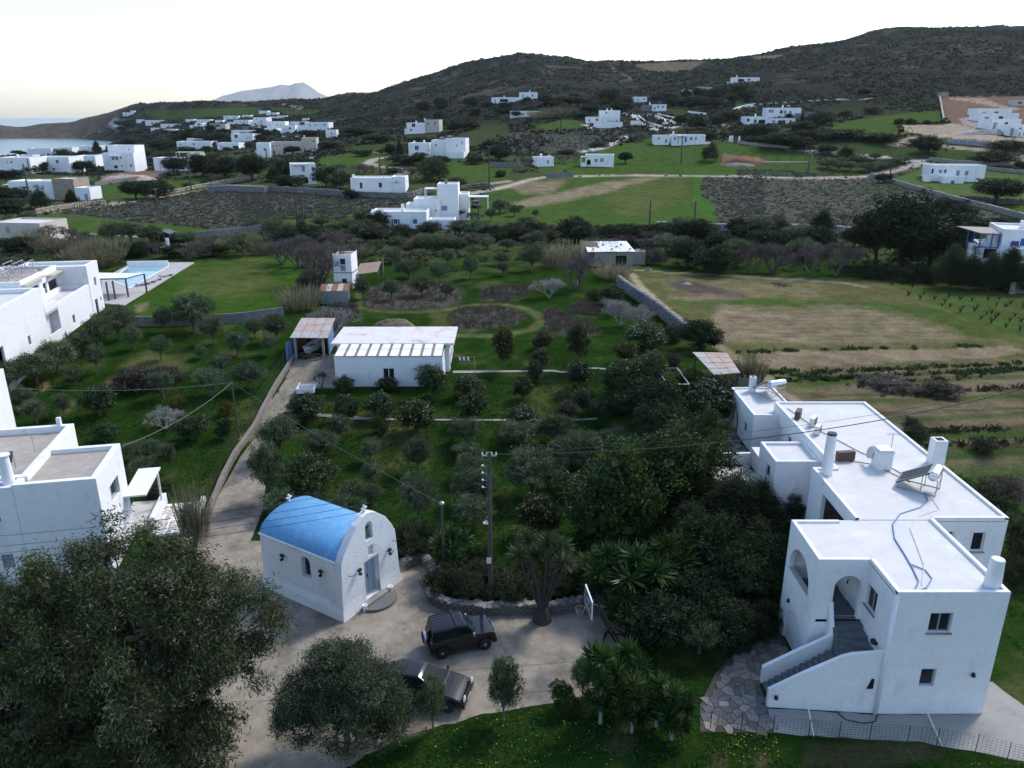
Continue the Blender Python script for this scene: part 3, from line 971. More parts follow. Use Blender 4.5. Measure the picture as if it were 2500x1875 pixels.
def glaze(parent, M, kind, x0, x1, z0, z1, depth=.14, frame=GREYF, bars=1):
    """window or door set in an opening; M maps panel space (x right, -y outwards, z up) to the house"""
    w = x1 - x0
    if kind in ('w', 'f'):
        t = .05 if kind == 'w' else .08
        m = MB()
        y0, y1 = depth - .03, depth + .03
        m.box(x0, x1, y0, y1, z0, z0 + t, M); m.box(x0, x1, y0, y1, z1 - t, z1, M)
        m.box(x0, x0 + t, y0 + .002, y1 - .002, z0 + t, z1 - t, M); m.box(x1 - t, x1, y0 + .002, y1 - .002, z0 + t, z1 - t, M)
        for k in range(bars):
            c = x0 + w * (k + 1) / (bars + 1)
            m.box(c - t * .7, c + t * .7, y0 - .002, y1 - .004, z0 + t, z1 - t, M)
        o = m.obj('window', frame, parent)
        MB().box(x0 + t, x1 - t, depth + .005, depth + .018, z0 + t, z1 - t, M).obj('pane', GLASS, o)
    elif kind == 's':
        o = MB().box(x0, x0 + w / 2 - .01, depth - .02, depth + .03, z0, z1, M).box(x0 + w / 2 + .01, x1, depth - .02, depth + .03, z0, z1, M).obj('shutter', frame, parent)
    elif kind == 'd':
        o = MB().box(x0, x1, depth - .02, depth + .04, z0, z1, M).obj('door', frame, parent)
        MB().box(x1 - .14, x1 - .1, depth - .07, depth - .02, z0 + .95, z0 + 1.1, M).obj('handle', IRON, o)
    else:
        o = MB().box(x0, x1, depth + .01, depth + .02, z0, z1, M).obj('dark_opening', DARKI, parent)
    return o


def block(parent, x0, x1, y0, y1, z0, z1, par=.3, op=None, wm=None, rm=None, pt=.22, skip='', name='wall', roof=True, nop=''):
    """flat-roofed volume: four walls with real openings, parapet, roof. op: side -> [(u0,u1,z0,z1,kind,opts)]"""
    wm, rm = wm or PLASF, rm or ROOFW
    m = MB()
    op = op or {}
    sides = {'f': (Mloc(x0, y0, z0), x1 - x0), 'r': (Mloc(x1, y0, z0, R(90)), y1 - y0),
             'b': (Mloc(x1, y1, z0, R(180)), x1 - x0), 'l': (Mloc(x0, y1, z0, R(-90)), y1 - y0)}
    h = z1 - z0
    for s, (M, w) in sides.items():
        if s in skip: continue
        lst = op.get(s, [])
        loops = []
        for o in lst:
            k = o[4]
            z_ = max(o[2], .02)
            loops.append(arch(o[0], o[1], z_, o[3]) if k == 'a' else rect(o[0], o[1], z_, o[3]))
        m.wall(w, h - (par if s in nop else 0), loops, .22, M)
        for o, lp in zip(lst, loops):
            k = o[4]
            opt = o[5] if len(o) > 5 else {}
            if k == 'a':
                dp = opt.get('depth', 1.2)
                q = MB()
                n = len(lp)
                q.add([(a, .22, b) for a, b in lp] + [(a, dp, b) for a, b in lp],
                      [(i, (i + 1) % n, n + (i + 1) % n, n + i) for i in range(n)] + [tuple(range(n, 2 * n))], M)
                q.obj('arch_recess', opt.get('m', wm), parent)
            elif k == 'n':
                continue
            else:
                glaze(parent, M, k, o[0], o[1], max(o[2], .02), o[3], opt.get('d', .14), opt.get('m', SHUTG if k in 'sd' else GREYF), opt.get('bars', 1))
            if opt.get('sill'):
                MB().box(o[0] - .08, o[1] + .08, -.08, .12, o[2] - .07, o[2] - .002, M).obj('sill', opt['sill'], parent)
    if par > 0 and roof:
        t = pt
        a0, a1 = x0 + (0 if 'l' in nop else t), x1 - (0 if 'r' in nop else t)
        b0, b1 = y0 + (0 if 'f' in nop else t), y1 - (0 if 'b' in nop else t)
        vs = [(x0, y0, z1), (x1, y0, z1), (x1, y1, z1), (x0, y1, z1), (a0, b0, z1), (a1, b0, z1), (a1, b1, z1), (a0, b1, z1),
              (a0, b0, z1 - par), (a1, b0, z1 - par), (a1, b1, z1 - par), (a0, b1, z1 - par)]
        for q, fs in (('f', [(0, 1, 5, 4), (4, 5, 9, 8)]), ('r', [(1, 2, 6, 5), (5, 6, 10, 9)]), ('b', [(2, 3, 7, 6), (6, 7, 11, 10)]), ('l', [(3, 0, 4, 7), (7, 4, 8, 11)])):
            if q not in nop: m.add(vs, fs)
        m.obj(name, wm, parent)
        MB().box(a0, a1, b0, b1, z1 - par - .12, z1 - par).obj('roof', rm, parent)
    elif roof:
        m.obj(name, wm, parent)
        MB().box(x0 - .0, x1 + .0, y0 - .0, y1 + .0, z1, z1 + .14).obj('roof', rm, parent)
    else:
        m.obj(name, wm, parent)


def chimney(parent, x, y, z, h, r=.3, sq=False, cap=True, top=None):
    m = MB()
    if sq:
        m.box(x - r, x + r, y - r, y + r, z - .1, z + h)
        if cap: m.box(x - r - .05, x + r + .05, y - r - .05, y + r + .05, z + h * .86, z + h * .94)
    else:
        m.lathe([(r * 1.12, z - .1), (r * 1.05, z + .2), (r * .88, z + h - .05), (r * .8, z + h)], 14, Mloc(x, y, 0))
    o = m.obj('chimney', PLAS, parent, smooth=False)
    if top:
        MB().box(x - r * .6, x + r * .6, y - r * .6, y + r * .6, z + h + .004, z + h + .01).obj('flue', DARKI, o)
    return o


# ================================================================== CHAPEL
def chapel():
    root = empty('chapel', (-9.12, 35.82, 0), R(57.7), 'small white chapel with blue barrel roof and bell gable beside the concrete drive', 'chapel')
    W, Lg = 4.62, 6.3
    x0, x1 = .10, 4.5
    gab = [(x1 + .16, .9), (4.52, 2.8), (4.48, 3.35), (4.25, 3.95), (3.72, 4.72), (3.02, 5.3), (2.62, 5.5), (2.3, 5.55), (1.95, 5.47), (1.42, 5.12), (.82, 4.5), (.3, 3.88), (.09, 3.45), (-.04, .9)]
    front = [(-.02, .1), (4.76, .1)] + gab
    bell = arch(2.06, 2.62, 3.92, 4.72, 10)
    door = rect(1.79, 2.98, .34, 2.7)
    niche = rect(2.17, 2.6, 2.92, 3.5)
    m = MB()
    m.wall(0, 0, [door, niche, bell], .42, None, front)
    # back of the gable above the vault, and its rounded coping
    T = .46
    gb = [(x1 + .16, 2.9)] + gab[1:-1] + [(-.04, 2.9)]
    m.wall(0, 0, [[(a, b) for a, b in bell]], .02, Matrix.Translation((W, T, 0)) @ Matrix.Rotation(math.pi, 4, 'Z') @ Matrix.Scale(-1, 4, (1, 0, 0)) @ Matrix.Translation((-W, 0, 0)), gb)
    n = len(gab)
    m.add([(a, 0, b) for a, b in gab] + [(a, T, b) for a, b in gab], [(i, n + i, n + i + 1, i + 1) for i in range(n - 1)])
    # niche back
    m.add([(2.17, .2, 2.92), (2.6, .2, 2.92), (2.6, .2, 3.5), (2.17, .2, 3.5)], [(0, 1, 2, 3)])
    # side and rear walls
    win = [(Lg - 3.05, 1.77)] + [(Lg - 2.35, 1.77)] + [(Lg - 2.7 + .35 * math.cos(a), 2.76 + .35 * math.sin(a)) for a in [math.pi * i / 8 for i in range(9)]]
    M = Matrix(((0, 1, 0, 0), (-1, 0, 0, Lg), (0, 0, 1, 0), (0, 0, 0, 1)))
    b = MB()
    b.wall(0, 0, [win], .30, Matrix.Translation((.06, 0, 0)) @ M, [(0, .85), (Lg - .03, .85), (Lg - .05, 3.56), (0, 3.56)])
    b.add([(4.56, .05, .85), (4.56, Lg, .85), (4.5, Lg, 3.56), (4.5, .05, 3.56)], [(0, 1, 2, 3)])
    vault = [(4.5 - 4.4 * 0, 3.5)]
    va = [(2.3 + 2.2 * math.cos(math.pi * i / 24), 3.42 + 1.10 * math.sin(math.pi * i / 24)) for i in range(25)]
    b.add([(4.56, Lg, .85), (.06, Lg, .85)] + [(a, Lg, z) for a, z in va[::-1]], [tuple(range(27))])
    m.v += []
    k = len(m.v)
    m.v += b.v
    m.f += [tuple(i + k for i in f) for f in b.f]
    wall = m.obj('wall', PLAS, root)
    # flared plinth
    p = MB()
    lo = [(-.14, -.12), (4.9, -.12), (4.9, Lg + .14), (-.14, Lg + .14)]
    mid = [(-.07, -.035), (4.7, -.035), (4.7, Lg + .05), (-.07, Lg + .05)]
    up = [(.045, -.005), (4.57, -.005), (4.57, Lg + .012), (.045, Lg + .012)]
    # leave the doorway free: two pieces in front
    def ring(m_, A, B, za, zb):
        for i in range(4):
            j = (i + 1) % 4
            if i == 0:
                for u0, u1 in ((0, 1.79), (2.98, None)):
                    f = lambda P, u: P[0][0] if u == 0 else (P[1][0] if u is None else u)
                    m_.add([(f(A, u0), A[0][1], za), (f(A, u1), A[0][1], za), (f(B, u1), B[0][1], zb), (f(B, u0), B[0][1], zb)], [(0, 1, 2, 3)])
                    for u in (u0, u1):
                        if u not in (0, None):
                            q = [(u, A[0][1], za), (u, .3, za), (u, .3, zb), (u, B[0][1], zb)]
                            m_.add(q, [(0, 1, 2, 3)])
            else:
                m_.add([(*A[i], za), (*A[j], za), (*B[j], zb), (*B[i], zb)], [(0, 1, 2, 3)])
    ring(p, lo, mid, -.05, .55)
    ring(p, mid, up, .55, .96)
    p.obj('plinth', PLAS, root)
    # vault
    v = MB()
    nv = len(va)
    th = [(2.3 + 2.12 * math.cos(math.pi * i / 24), 3.36 + 1.06 * math.sin(math.pi * i / 24)) for i in range(25)]
    ys = (T - .02, Lg + .05)
    v.add([(a, ys[0], z) for a, z in va] + [(a, ys[1], z) for a, z in va] + [(a, ys[1], z) for a, z in th],
          [(i, i + 1, nv + i + 1, nv + i) for i in range(nv - 1)] + [(nv + i, nv + i + 1, 2 * nv + i + 1, 2 * nv + i) for i in range(nv - 1)])
    v.obj('roof', BLUE, root, smooth=True)
    e = MB()
    for xx in (.03, 4.44):
        e.tube([(xx + .03, T, 3.47), (xx + .03, Lg + .05, 3.47)], .07, 8)
    e.obj('eaves', PLAS, root, smooth=True)
    # door
    d = MB().box(1.82, 2.38, .36, .41, .36, 2.66).box(2.40, 2.95, .36, .41, .36, 2.66).obj('door', GREYB, root)
    MB().box(2.33, 2.37, .31, .36, 1.4, 1.62).obj('handle', IRON, d)
    MB().box(1.86, 2.34, .35, .36, 1.7, 2.5).box(2.44, 2.91, .35, .36, 1.7, 2.5).box(1.86, 2.34, .35, .36, .5, 1.5).box(2.44, 2.91, .35, .36, .5, 1.5).obj('door_panel', GREYB, d)
    MB().box(1.5, 3.25, -.42, .36, .05, .33).obj('threshold_step', CONC, root)
    st = [(2.42 + 1.25 * math.cos(a), -.13 - 1.15 * math.sin(a)) for a in [math.pi * i / 18 for i in range(19)]]
    MB().prism(st, .01, .19).obj('round_step', mat('dark_step_stone', (.16, .155, .145), .9, .2, 3, .4, 14), root)
    # side window
    w = MB().box(.33, .36, 2.35, 3.05, 1.77, 3.1).obj('window', GREYB, root)
    MB().box(.318, .328, 2.42, 2.98, 1.85, 3.02).obj('pane', GLASS, w)
    # bell
    bl = MB().lathe([(.02, .42), (.07, .40), (.1, .34), (.115, .2), (.16, .08), (.2, 0), (.17, .0)], 14, Mloc(2.34, .23, 4.12)).obj('bell', mat('bell_bronze', (.10, .13, .10), .45, .2, 6, metal=.6), root, smooth=True)
    MB().box(2.06, 2.62, .2, .26, 4.56, 4.62).obj('bell_beam', IRON, bl)
    MB().tube([(2.55, .1, 4.0), (2.75, -.03, 3.4), (3.3, -.05, 2.75), (3.62, -.04, 2.55)], .008, 4).obj('bell_rope', WIREL, root)

    def cross(x, y, z, s=1.0):
        q = MB().box(x - .045, x + .045, y - .05, y + .05, z - .06, z + .55 * s).box(x - .2, x - .045, y - .045, y + .045, z + .3 * s, z + .39 * s).box(x + .045, x + .2, y - .045, y + .045, z + .3 * s, z + .39 * s)
        return q.obj('cross', WHITEF, root)
    cross(2.32, .23, 5.46, 1.0)
    cross(2.32, Lg - .1, 4.5, .9)

    def lamp(M):
        q = MB()
        for zz, sgn in ((.16, 1), (-.16, -1)):
            q.lathe([(.045, 0), (.1, .03), (.11, .12), (.1, .125)] if sgn > 0 else [(.1, -.125), (.11, -.12), (.1, -.03), (.045, 0)], 10, M @ Matrix.Translation((0, -.18, zz * .35)))
        q.box(-.04, .04, -.16, .01, -.04, .04, M)
        q.obj('wall_lamp', IRON, root)
    lamp(Mloc(1.28, -.01, 2.5))
    lamp(Mloc(3.75, -.01, 2.5))
    lamp(Mloc(.05, 4.4, 2.62, R(-90)))
    lamp(Mloc(.05, 1.4, 2.62, R(-90)))
    for u, z in ((.55, 2.62), (4.15, 3.0)):
        MB().tube([(u, -.02, z - .05), (u, -.28, z), (u + .3, -.30, z + .02)], .018, 5).obj('flag_bracket', IRON, root)
    MB().box(3.95, 4.25, -.03, .0, 2.15, 2.35).obj('plaque', mat('plaque_marble', (.45, .40, .37), .6, .2, 8), root)
    for u in (1.28, 3.42):
        pm = MB().lathe([(.10, .0), (.12, .03), (.105, .1), (.13, .30), (.155, .4), (.155, .44), (.11, .44), (.1, .36)], 12)
        p_ = root.matrix_basis @ Vector((u, -.34, 0))
        me = pm.mesh('urn', PLASF, True)
        o = link('urn', me, None, (p_.x, p_.y, .01))
        tag(o, 'white urn standing %s of the chapel door' % ('left' if u < 2 else 'right'), 'urn', 'white urns flanking the chapel door')


chapel()


# ================================================================== HOUSE ON THE RIGHT
def right_house():
    ox, oy = 14.3, 28.9
    root = empty('house', (ox, oy, 0), 0, 'large white two-storey house with outside stair, arches and a long flat roof', 'house')
    X = lambda v: v - ox
    Y = lambda v: v - oy
    fr = {'m': GREYF, 'bars': 1, 'sill': STONEP, 'd': .16}
    f1 = {'m': GREYF, 'bars': 0, 'd': .18}
    # front tower
    block(root, X(16.7), X(21.6), Y(28.9), Y(35.5), -.05, 6.52, .14,
          {'f': [(18.32 - 16.7, 19.3 - 16.7, 4.5, 5.5, 'w', fr), (18.42 - 16.7, 19.1 - 16.7, 1.6, 2.55, 'w', f1)],
           'l': [(35.5 - 31.45, 35.5 - 30.45, 4.25, 5.4, 'w', fr)],
           'r': [(2.0, 3.0, 4.4, 5.5, 'w', fr)]}, PLAS, ROOFW, .2, nop='bl')
    MB().box(X(16.697), X(16.9), Y(29.1), Y(31.598), 6.3, 6.517).obj('parapet', PLAS, root)
    MB().box(X(21.6), X(25.3), Y(35.499), Y(35.7), 6.3, 6.517).obj('parapet', PLAS, root)
    MB().box(X(17.82), X(19.1), Y(41.4), Y(41.605), 6.3, 6.517).obj('parapet', PLAS, root)
    # loggia block with big arches
    m = MB()
    fa = arch(15.22 - 14.3, 16.5 - 14.3, 3.22, 4.98)
    la = arch(35.4 - 34.95, 35.4 - 32.3, 4.02, 4.30, rise=1.3)
    m.wall(2.4, 6.5, [fa], .25, Mloc(0, Y(31.6), -.03))
    lowa = arch(35.4 - 34.6, 35.4 - 32.2, .02, 1.0, rise=1.15)
    m.wall(3.8, 6.5, [la, lowa], .25, Mloc(0, Y(35.4), -.03, R(-90)))
    n = len(lowa)
    m.add([(p, .12, z) for p, z in lowa], [tuple(range(n))], Mloc(0, Y(35.4), -.03, R(-90)))
    # inside of the loggia: floor, back wall with a window, right wall, ceiling
    m.add([(.25, Y(35.15), 3.2), (2.4, Y(35.15), 3.2), (2.4, Y(35.15), 6.3), (.25, Y(35.15), 6.3)], [(0, 1, 2, 3)])
    m.wall(2.15, 3.1, [rect(.3, 1.5, 1.0, 2.3)], .3, Mloc(.25, Y(35.12), 3.2))
    m.add([(.25, Y(31.85), 3.2), (.25, Y(35.15), 3.2), (.25, Y(35.15), 4.0), (.25, Y(31.85), 4.0)], [(0, 1, 2, 3)])
    m.add([(.25, Y(31.85), 3.2), (2.4, Y(31.85), 3.2), (2.4, Y(31.85), 3.22), (.25, Y(31.85), 3.22)], [(0, 1, 2, 3)])
    m.wall(2.4, 6.46, [rect(.5, 1.9, 4.3, 5.6)], .25, Mloc(2.4, Y(35.42), 0, R(180)))
    m.add([(0, Y(31.6), 6.47), (2.4, Y(31.6), 6.47), (2.4, Y(35.4), 6.47), (0, Y(35.4), 6.47), (.2, Y(31.8), 6.47), (2.4, Y(31.8), 6.47), (2.4, Y(35.2), 6.47), (.2, Y(35.2), 6.47),
           (.2, Y(31.8), 6.36), (2.4, Y(31.8), 6.36), (2.4, Y(35.2), 6.36), (.2, Y(35.2), 6.36)],
          [(0, 1, 5, 4), (7, 6, 2, 3), (3, 0, 4, 7), (4, 5, 9, 8), (6, 7, 11, 10), (7, 4, 8, 11)])
    m.obj('loggia_wall', PLAS, root)
    MB().box(.2, 2.405, Y(31.8), Y(35.2), 6.2, 6.378).obj('roof', ROOFW, root)
    MB().box(.25, 2.4, Y(31.6), Y(35.15), 3.06, 3.2).obj('loggia_floor', SLATE, root)
    for k in range(5):
        MB().box(-.02, .27, Y(32.3 + .53 * k), Y(32.3 + .53 * k + .52), 3.985, 4.02).obj('arch_sill_tile', mat('sill_tile', (.45, .42, .36), .8, .2, 2), root)
    dr = MB().box(2.33, 2.39, Y(33.1), Y(34.1), 3.22, 5.2).obj('door', WHITEF, root)
    MB().box(2.28, 2.33, Y(33.2), Y(33.24), 4.1, 4.35).obj('handle', IRON, dr)
    # long block behind
    w2 = {'m': WHITEF, 'bars': 0, 'd': .15, 'sill': STONEP}
    block(root, X(17.62), X(25.5), Y(35.5) + .002, Y(41.6), -.05, 6.52, .12,
          {'f': [(23.85 - 17.62, 24.5 - 17.62, 4.6, 5.7, 'w', w2), (22.2 - 17.62, 22.85 - 17.62, 5.3, 5.75, 'w', {'m': WHITEF, 'bars': 0}), (22.8 - 17.62, 23.6 - 17.62, 1.2, 2.3, 'w', w2)],
           'l': [(41.6 - 39.7, 41.6 - 36.4, 3.2, 5.8, 'o', {'d': .6})],
           'r': [(2, 3, 4.2, 5.4, 'w', w2)]}, PLAS, ROOFW, .2, name='long_wall', nop='fb')
    block(root, X(18.95), X(25.5) - .003, Y(41.6) + .002, Y(52.7), 1.0, 6.515, .117,
          {'l': [(1.3, 2.2, 2.1, 4.3, 'd', {'m': WHITEF}), (3.2, 4.0, 3.2, 4.3, 'w', w2)],
           'r': [(2, 3, 3.2, 4.4, 'w', w2), (6, 7, 3.2, 4.4, 'w', w2)]}, PLAS, ROOFW, .2, name='long_wall', nop='f')
    # side wing
    block(root, X(16.15), X(19.0), Y(43.5), Y(46.6), .5, 6.0, .16,
          {'l': [(46.6 - 45.1, 46.6 - 44.3, 3.9, 4.75, 'w', {'m': GREYF, 'bars': 0})]}, PLAS, ROOFW, .2, name='wing_wall')
    block(root, X(16.6), X(18.9), Y(46.6) + .002, Y(49.6), 2.5, 4.3, .1, None, PLAS, PLAS, .9, name='yard_wall')
    # outbuilding with arched door at the back
    block(root, X(17.2), X(20.5), Y(51.6), Y(57.6), 2.7, 5.9, .10,
          {'l': [(1.6, 2.5, .1, 1.5, 'a', {'depth': .5, 'm': DARKI}), (4.0, 4.7, 1.2, 2.0, 'w', {'m': GREYF})]}, PLAS, ROOFW, .16, name='outbuilding_wall')
    # stair
    for k in range(11):
        z = .18 * (k + 1)
        x = 12.1 + .275 * k
        MB().box(X(x), X(x + .30), Y(29.5) - .1, Y(30.82), 0 if k < 2 else z - .36, z).obj('step', SLATE, root)
    piv = (15.2, 30.9)
    cor = [(15.12, 29.2), (16.0, 29.1), (16.68, 29.1), (16.68, 29.9), (16.68, 30.6), (16.68, 31.2), (16.68, 31.62)]
    for k in range(5):
        z = 1.98 + .19 * (k + 1)
        poly = [piv, cor[k], cor[k + 1]] if k < 4 else [piv, cor[4], cor[5]]
        MB().prism([(X(a), Y(b)) for a, b in poly], z - .4, z).obj('winder_step', SLATE, root)
    MB().prism([(X(a), Y(b)) for a, b in ((15.2, 30.9), (16.68, 31.2), (16.68, 31.62), (15.2, 31.62))], 2.8, 3.11).obj('winder_step', SLATE, root)
    # stair parapets
    outl = [(11.85, 0, .95), (13.3, 0, 1.98), (14.9, 0, 3.0), (15.3, 0, 3.15), (16.72, 0, 3.4)]
    m = MB()
    fy = lambda x: 29.34 - (x - 11.85) * .085
    lo = [(X(x), Y(fy(x)), -.03) for x, _, z in outl] + [(X(x), Y(fy(x)) + .2, -.03) for x, _, z in outl]
    hi = [(X(x), Y(fy(x)), z) for x, _, z in outl] + [(X(x), Y(fy(x)) + .2, z) for x, _, z in outl]
    n = len(outl)
    fs = []
    for i in range(n - 1):
        fs += [(i, i + 1, 2 * n + i + 1, 2 * n + i), (n + i + 1, n + i, 3 * n + i, 3 * n + i + 1), (2 * n + i, 2 * n + i + 1, 3 * n + i + 1, 3 * n + i)]
    fs += [(n, 0, 2 * n, 3 * n), (n - 1, 2 * n - 1, 4 * n - 1, 3 * n - 1)]
    m.add(lo + hi, fs)
    so = m.obj('stair_wall', PLAS, root)
    MB().prism([(X(16.12), 1.36), (X(16.6), 1.36), (X(16.6), 1.92), (X(16.28), 1.92)], -.006, .01, Matrix.Translation((0, Y(fy(16.3)), 0)) @ Matrix.Rotation(R(90), 4, 'X')).obj('stair_window', GLASS, so)
    m = MB()
    inn = [(12.05, 31.0, .95), (13.6, 31.0, 1.9), (14.9, 31.0, 2.65), (15.2, 31.05, 2.85), (15.28, 31.35, 3.5), (15.26, 31.6, 4.2)]
    lo = [(X(a), Y(b) - .1, -.03) for a, b, z in inn] + [(X(a), Y(b) + .1, -.03) for a, b, z in inn]
    lo[4] = (X(15.28) + .0, Y(31.30), -.03); lo[10] = (X(15.08), Y(31.35), -.03); lo[5] = (X(15.28), Y(31.6), -.03); lo[11] = (X(15.08), Y(31.6), -.03); lo[9] = (X(15.1), Y(31.12), -.03); lo[3] = (X(15.28), Y(30.95), -.03)
    hi = [(p[0], p[1], inn[i % 6][2]) for i, p in enumerate(lo)]
    n = 6
    fs = []
    for i in range(n - 1):
        fs += [(i, i + 1, 2 * n + i + 1, 2 * n + i), (n + i + 1, n + i, 3 * n + i, 3 * n + i + 1), (2 * n + i, 2 * n + i + 1, 3 * n + i + 1, 3 * n + i)]
    fs += [(n, 0, 2 * n, 3 * n), (n - 1, 2 * n - 1, 4 * n - 1, 3 * n - 1)]
    m.add(lo + hi, fs)
    m.obj('stair_wall', PLAS, root)
    # buttress pipe at the tower corner, lamps, chimneys
    MB().tube([(X(16.68), Y(28.87), 0), (X(16.68), Y(28.87), 6.3)], .10, 8).obj('downpipe', PLAS, root, smooth=True)
    for x, y, z in ((12.15, 29.2, .62), (20.75, 28.88, 2.15), (19.0, 28.86, 4.1)):
        if z == 4.1: continue
        MB().lathe([(.09, 0), (.1, .05), (.07, .16), (.03, .2)], 8, Mloc(X(x), Y(y) - .05, z)).obj('wall_lamp', IRON, root)
    MB().lathe([(.09, 0), (.1, .05), (.07, .16), (.03, .2)], 8, Mloc(-.06, Y(34.3), 2.3)).obj('wall_lamp', IRON, root)
    MB().lathe([(.02, 0), (.17, .03), (.2, .14), (.18, .16)], 10, Mloc(X(16.62), Y(29.9), 3.1)).obj('wall_lamp', IRON, root)
    c = chimney(root, X(18.2), Y(40.9), 6.4, 2.5, .3)
    MB().lathe([(.255, 0), (.27, .02), (.26, .12), (.2, .12)], 12, Mloc(X(18.2), Y(40.9), 8.86)).obj('chimney_soot_rim', IRON, c)
    chimney(root, X(21.75), Y(41.8), 6.4, 1.25, .42, True)
    chimney(root, X(25.2), Y(42.3), 6.4, 1.6, .36, True, False, True)
    chimney(root, X(21.2), Y(29.6), 6.4, 1.35, .33)
    chimney(root, X(18.6), Y(56.9), 5.8, 1.2, .22, True, False, True)
    # satellite dish and aerial
    MB().lathe([(.02, 0), (.22, .03), (.38, .1), (.37, .11), (.2, .04), (.01, .012)], 16, Mloc(X(21.35), Y(42.35), 7.1) @ Matrix.Rotation(R(-75), 4, 'Y')).obj('satellite_dish', mat('dish_grey', (.55, .56, .56), .5, .03), root, smooth=True)
    a = MB().tube([(X(22.9), Y(43.2), 6.4), (X(22.9), Y(43.2), 8.0)], .02, 5)
    a.tube([(X(22.5), Y(43.2), 7.9), (X(23.4), Y(43.2), 8.0)], .012, 4)
    for k in range(7):
        a.tube([(X(22.55 + .13 * k), Y(43.2) - .25, 7.92), (X(22.55 + .13 * k), Y(43.2) + .25, 7.92)], .008, 3)
    a.obj('aerial', GALV, root)
    # cables and pipes over the roof
    MB().tube([(X(x), Y(y), 6.44) for x, y in ((19.5, 51.5), (20.2, 47.5), (21.4, 44), (22.1, 42.5), (22.7, 40.3))], .025, 4).obj('roof_cable', WIRE, root)
    MB().tube([(X(x), Y(y), 6.43) for x, y in ((20.2, 42.7), (21.4, 42.2), (21.9, 41.2), (22.5, 39.8))], .022, 4).obj('roof_cable', WIRE, root)
    rt = 6.395
    MB().tube([(X(x), Y(y), rt + .03) for x, y in ((22.7, 38.5), (22.4, 37.6), (21.6, 36.8), (20.2, 36.1), (19.3, 35.0), (18.75, 33.6), (18.55, 32.2), (18.35, 31.0), (18.1, 29.9), (17.6, 29.2))], .035, 5).obj('blue_hose', HOSE, root)
    MB().tube([(X(x), Y(y), rt + .03) for x, y in ((18.4, 31.3), (18.85, 30.8), (18.8, 30.1), (18.2, 29.4), (17.65, 29.15))], .028, 5).obj('blue_hose', HOSE, root)
    MB().tube([(X(x), Y(y), rt + .025) for x, y in ((22.8, 38.2), (22.5, 36.6), (21.0, 35.8), (20.0, 34.6), (19.5, 32.9), (19.0, 31.2), (18.1, 29.6))], .022, 4).obj('white_hose', WHITEP, root)
    MB().tube([(X(14.9), Y(28.95), .12), (X(15.2), Y(28.5), .03), (X(15.9), Y(28.28), .03), (X(16.5), Y(28.4), .03), (X(16.7), Y(28.75), .1)], .03, 5).obj('black_hose', WIRE, root)
    return root


right_house()


def solar_heater(loc, rz, label, s=1.0, brand=True):
    root = empty('solar_water_heater', loc, rz, label, 'water heater', 'solar water heaters on roofs')
    t = MB().lathe([(.02, -.72), (.2, -.72), (.27, -.68), (.28, -.6), (.28, .6), (.27, .68), (.2, .72), (.02, .72)], 18,
                   Matrix.Translation((0, 0, 1.15)) @ Matrix.Rotation(R(90), 4, 'Y')).obj('tank', STEEL, root, smooth=True)
    MB().lathe([(.02, 0), (.1, 0), (.1, .03), (.02, .03)], 12, Matrix.Translation((-.74, 0, 1.15)) @ Matrix.Rotation(R(-90), 4, 'Y')).obj('tank_cap', WHITEP, t)
    MB().sheet((-.75, .28, 1.3), (.75, .28, 1.3), (.75, 1.75, .35), (-.75, 1.75, .35), .08).obj('collector_panel', mat('collector_glass', (.05, .055, .065), .15, .05, spec=.5), root)
    MB().tube([(-.75, .26, 1.32), (.75, .26, 1.32), (.75, 1.77, .36), (-.75, 1.77, .36), (-.75, .26, 1.32)], .03, 4).obj('collector_frame', GALV, root)
    for sx in (-.6, .6):
        MB().tube([(sx, -.25, 0), (sx, -.25, .95)], .025, 4).tube([(sx, -.25, .02), (sx, 1.75, .02)], .025, 4).tube([(sx, 1.7, .02), (sx, 1.7, .38)], .025, 4).tube([(sx, .5, .02), (sx, .5, 1.12)], .025, 4).tube([(sx, -.25, .9), (sx, .25, 1.25)], .025, 4).obj('stand_leg', GALV, root)
    MB().tube([(-.6, -.25, .05), (.6, -.25, .9)], .018, 4).obj('brace', GALV, root)
    if brand:
        cu = bpy.data.curves.new('lettering', 'FONT')
        cu.body = '\u0394 DELTA'
        cu.size = .21
        cu.extrude = .002
        cu.align_x = 'CENTER'
        to = bpy.data.objects.new('lettering', cu)
        dg = bpy.context.evaluated_depsgraph_get()
        COL.objects.link(to)
        dg.update()
        me = bpy.data.meshes.new_from_object(to.evaluated_get(bpy.context.evaluated_depsgraph_get()))
        bpy.data.objects.remove(to)
        o = link('lettering', me, t, mat=mat('blue_print', (.03, .06, .35), .5, 0))
        o.matrix_local = Matrix.Translation((.1, -.272, 1.07)) @ Matrix.Rotation(R(76), 4, 'X')
    return root


solar_heater((23.2, 38.7, 6.4), R(52), 'solar water heater with steel tank nearest the camera on the long white roof')
h2 = solar_heater((19.9, 55.3, 5.85), R(20), 'solar water heater on the small outbuilding roof behind the long white house', brand=False)

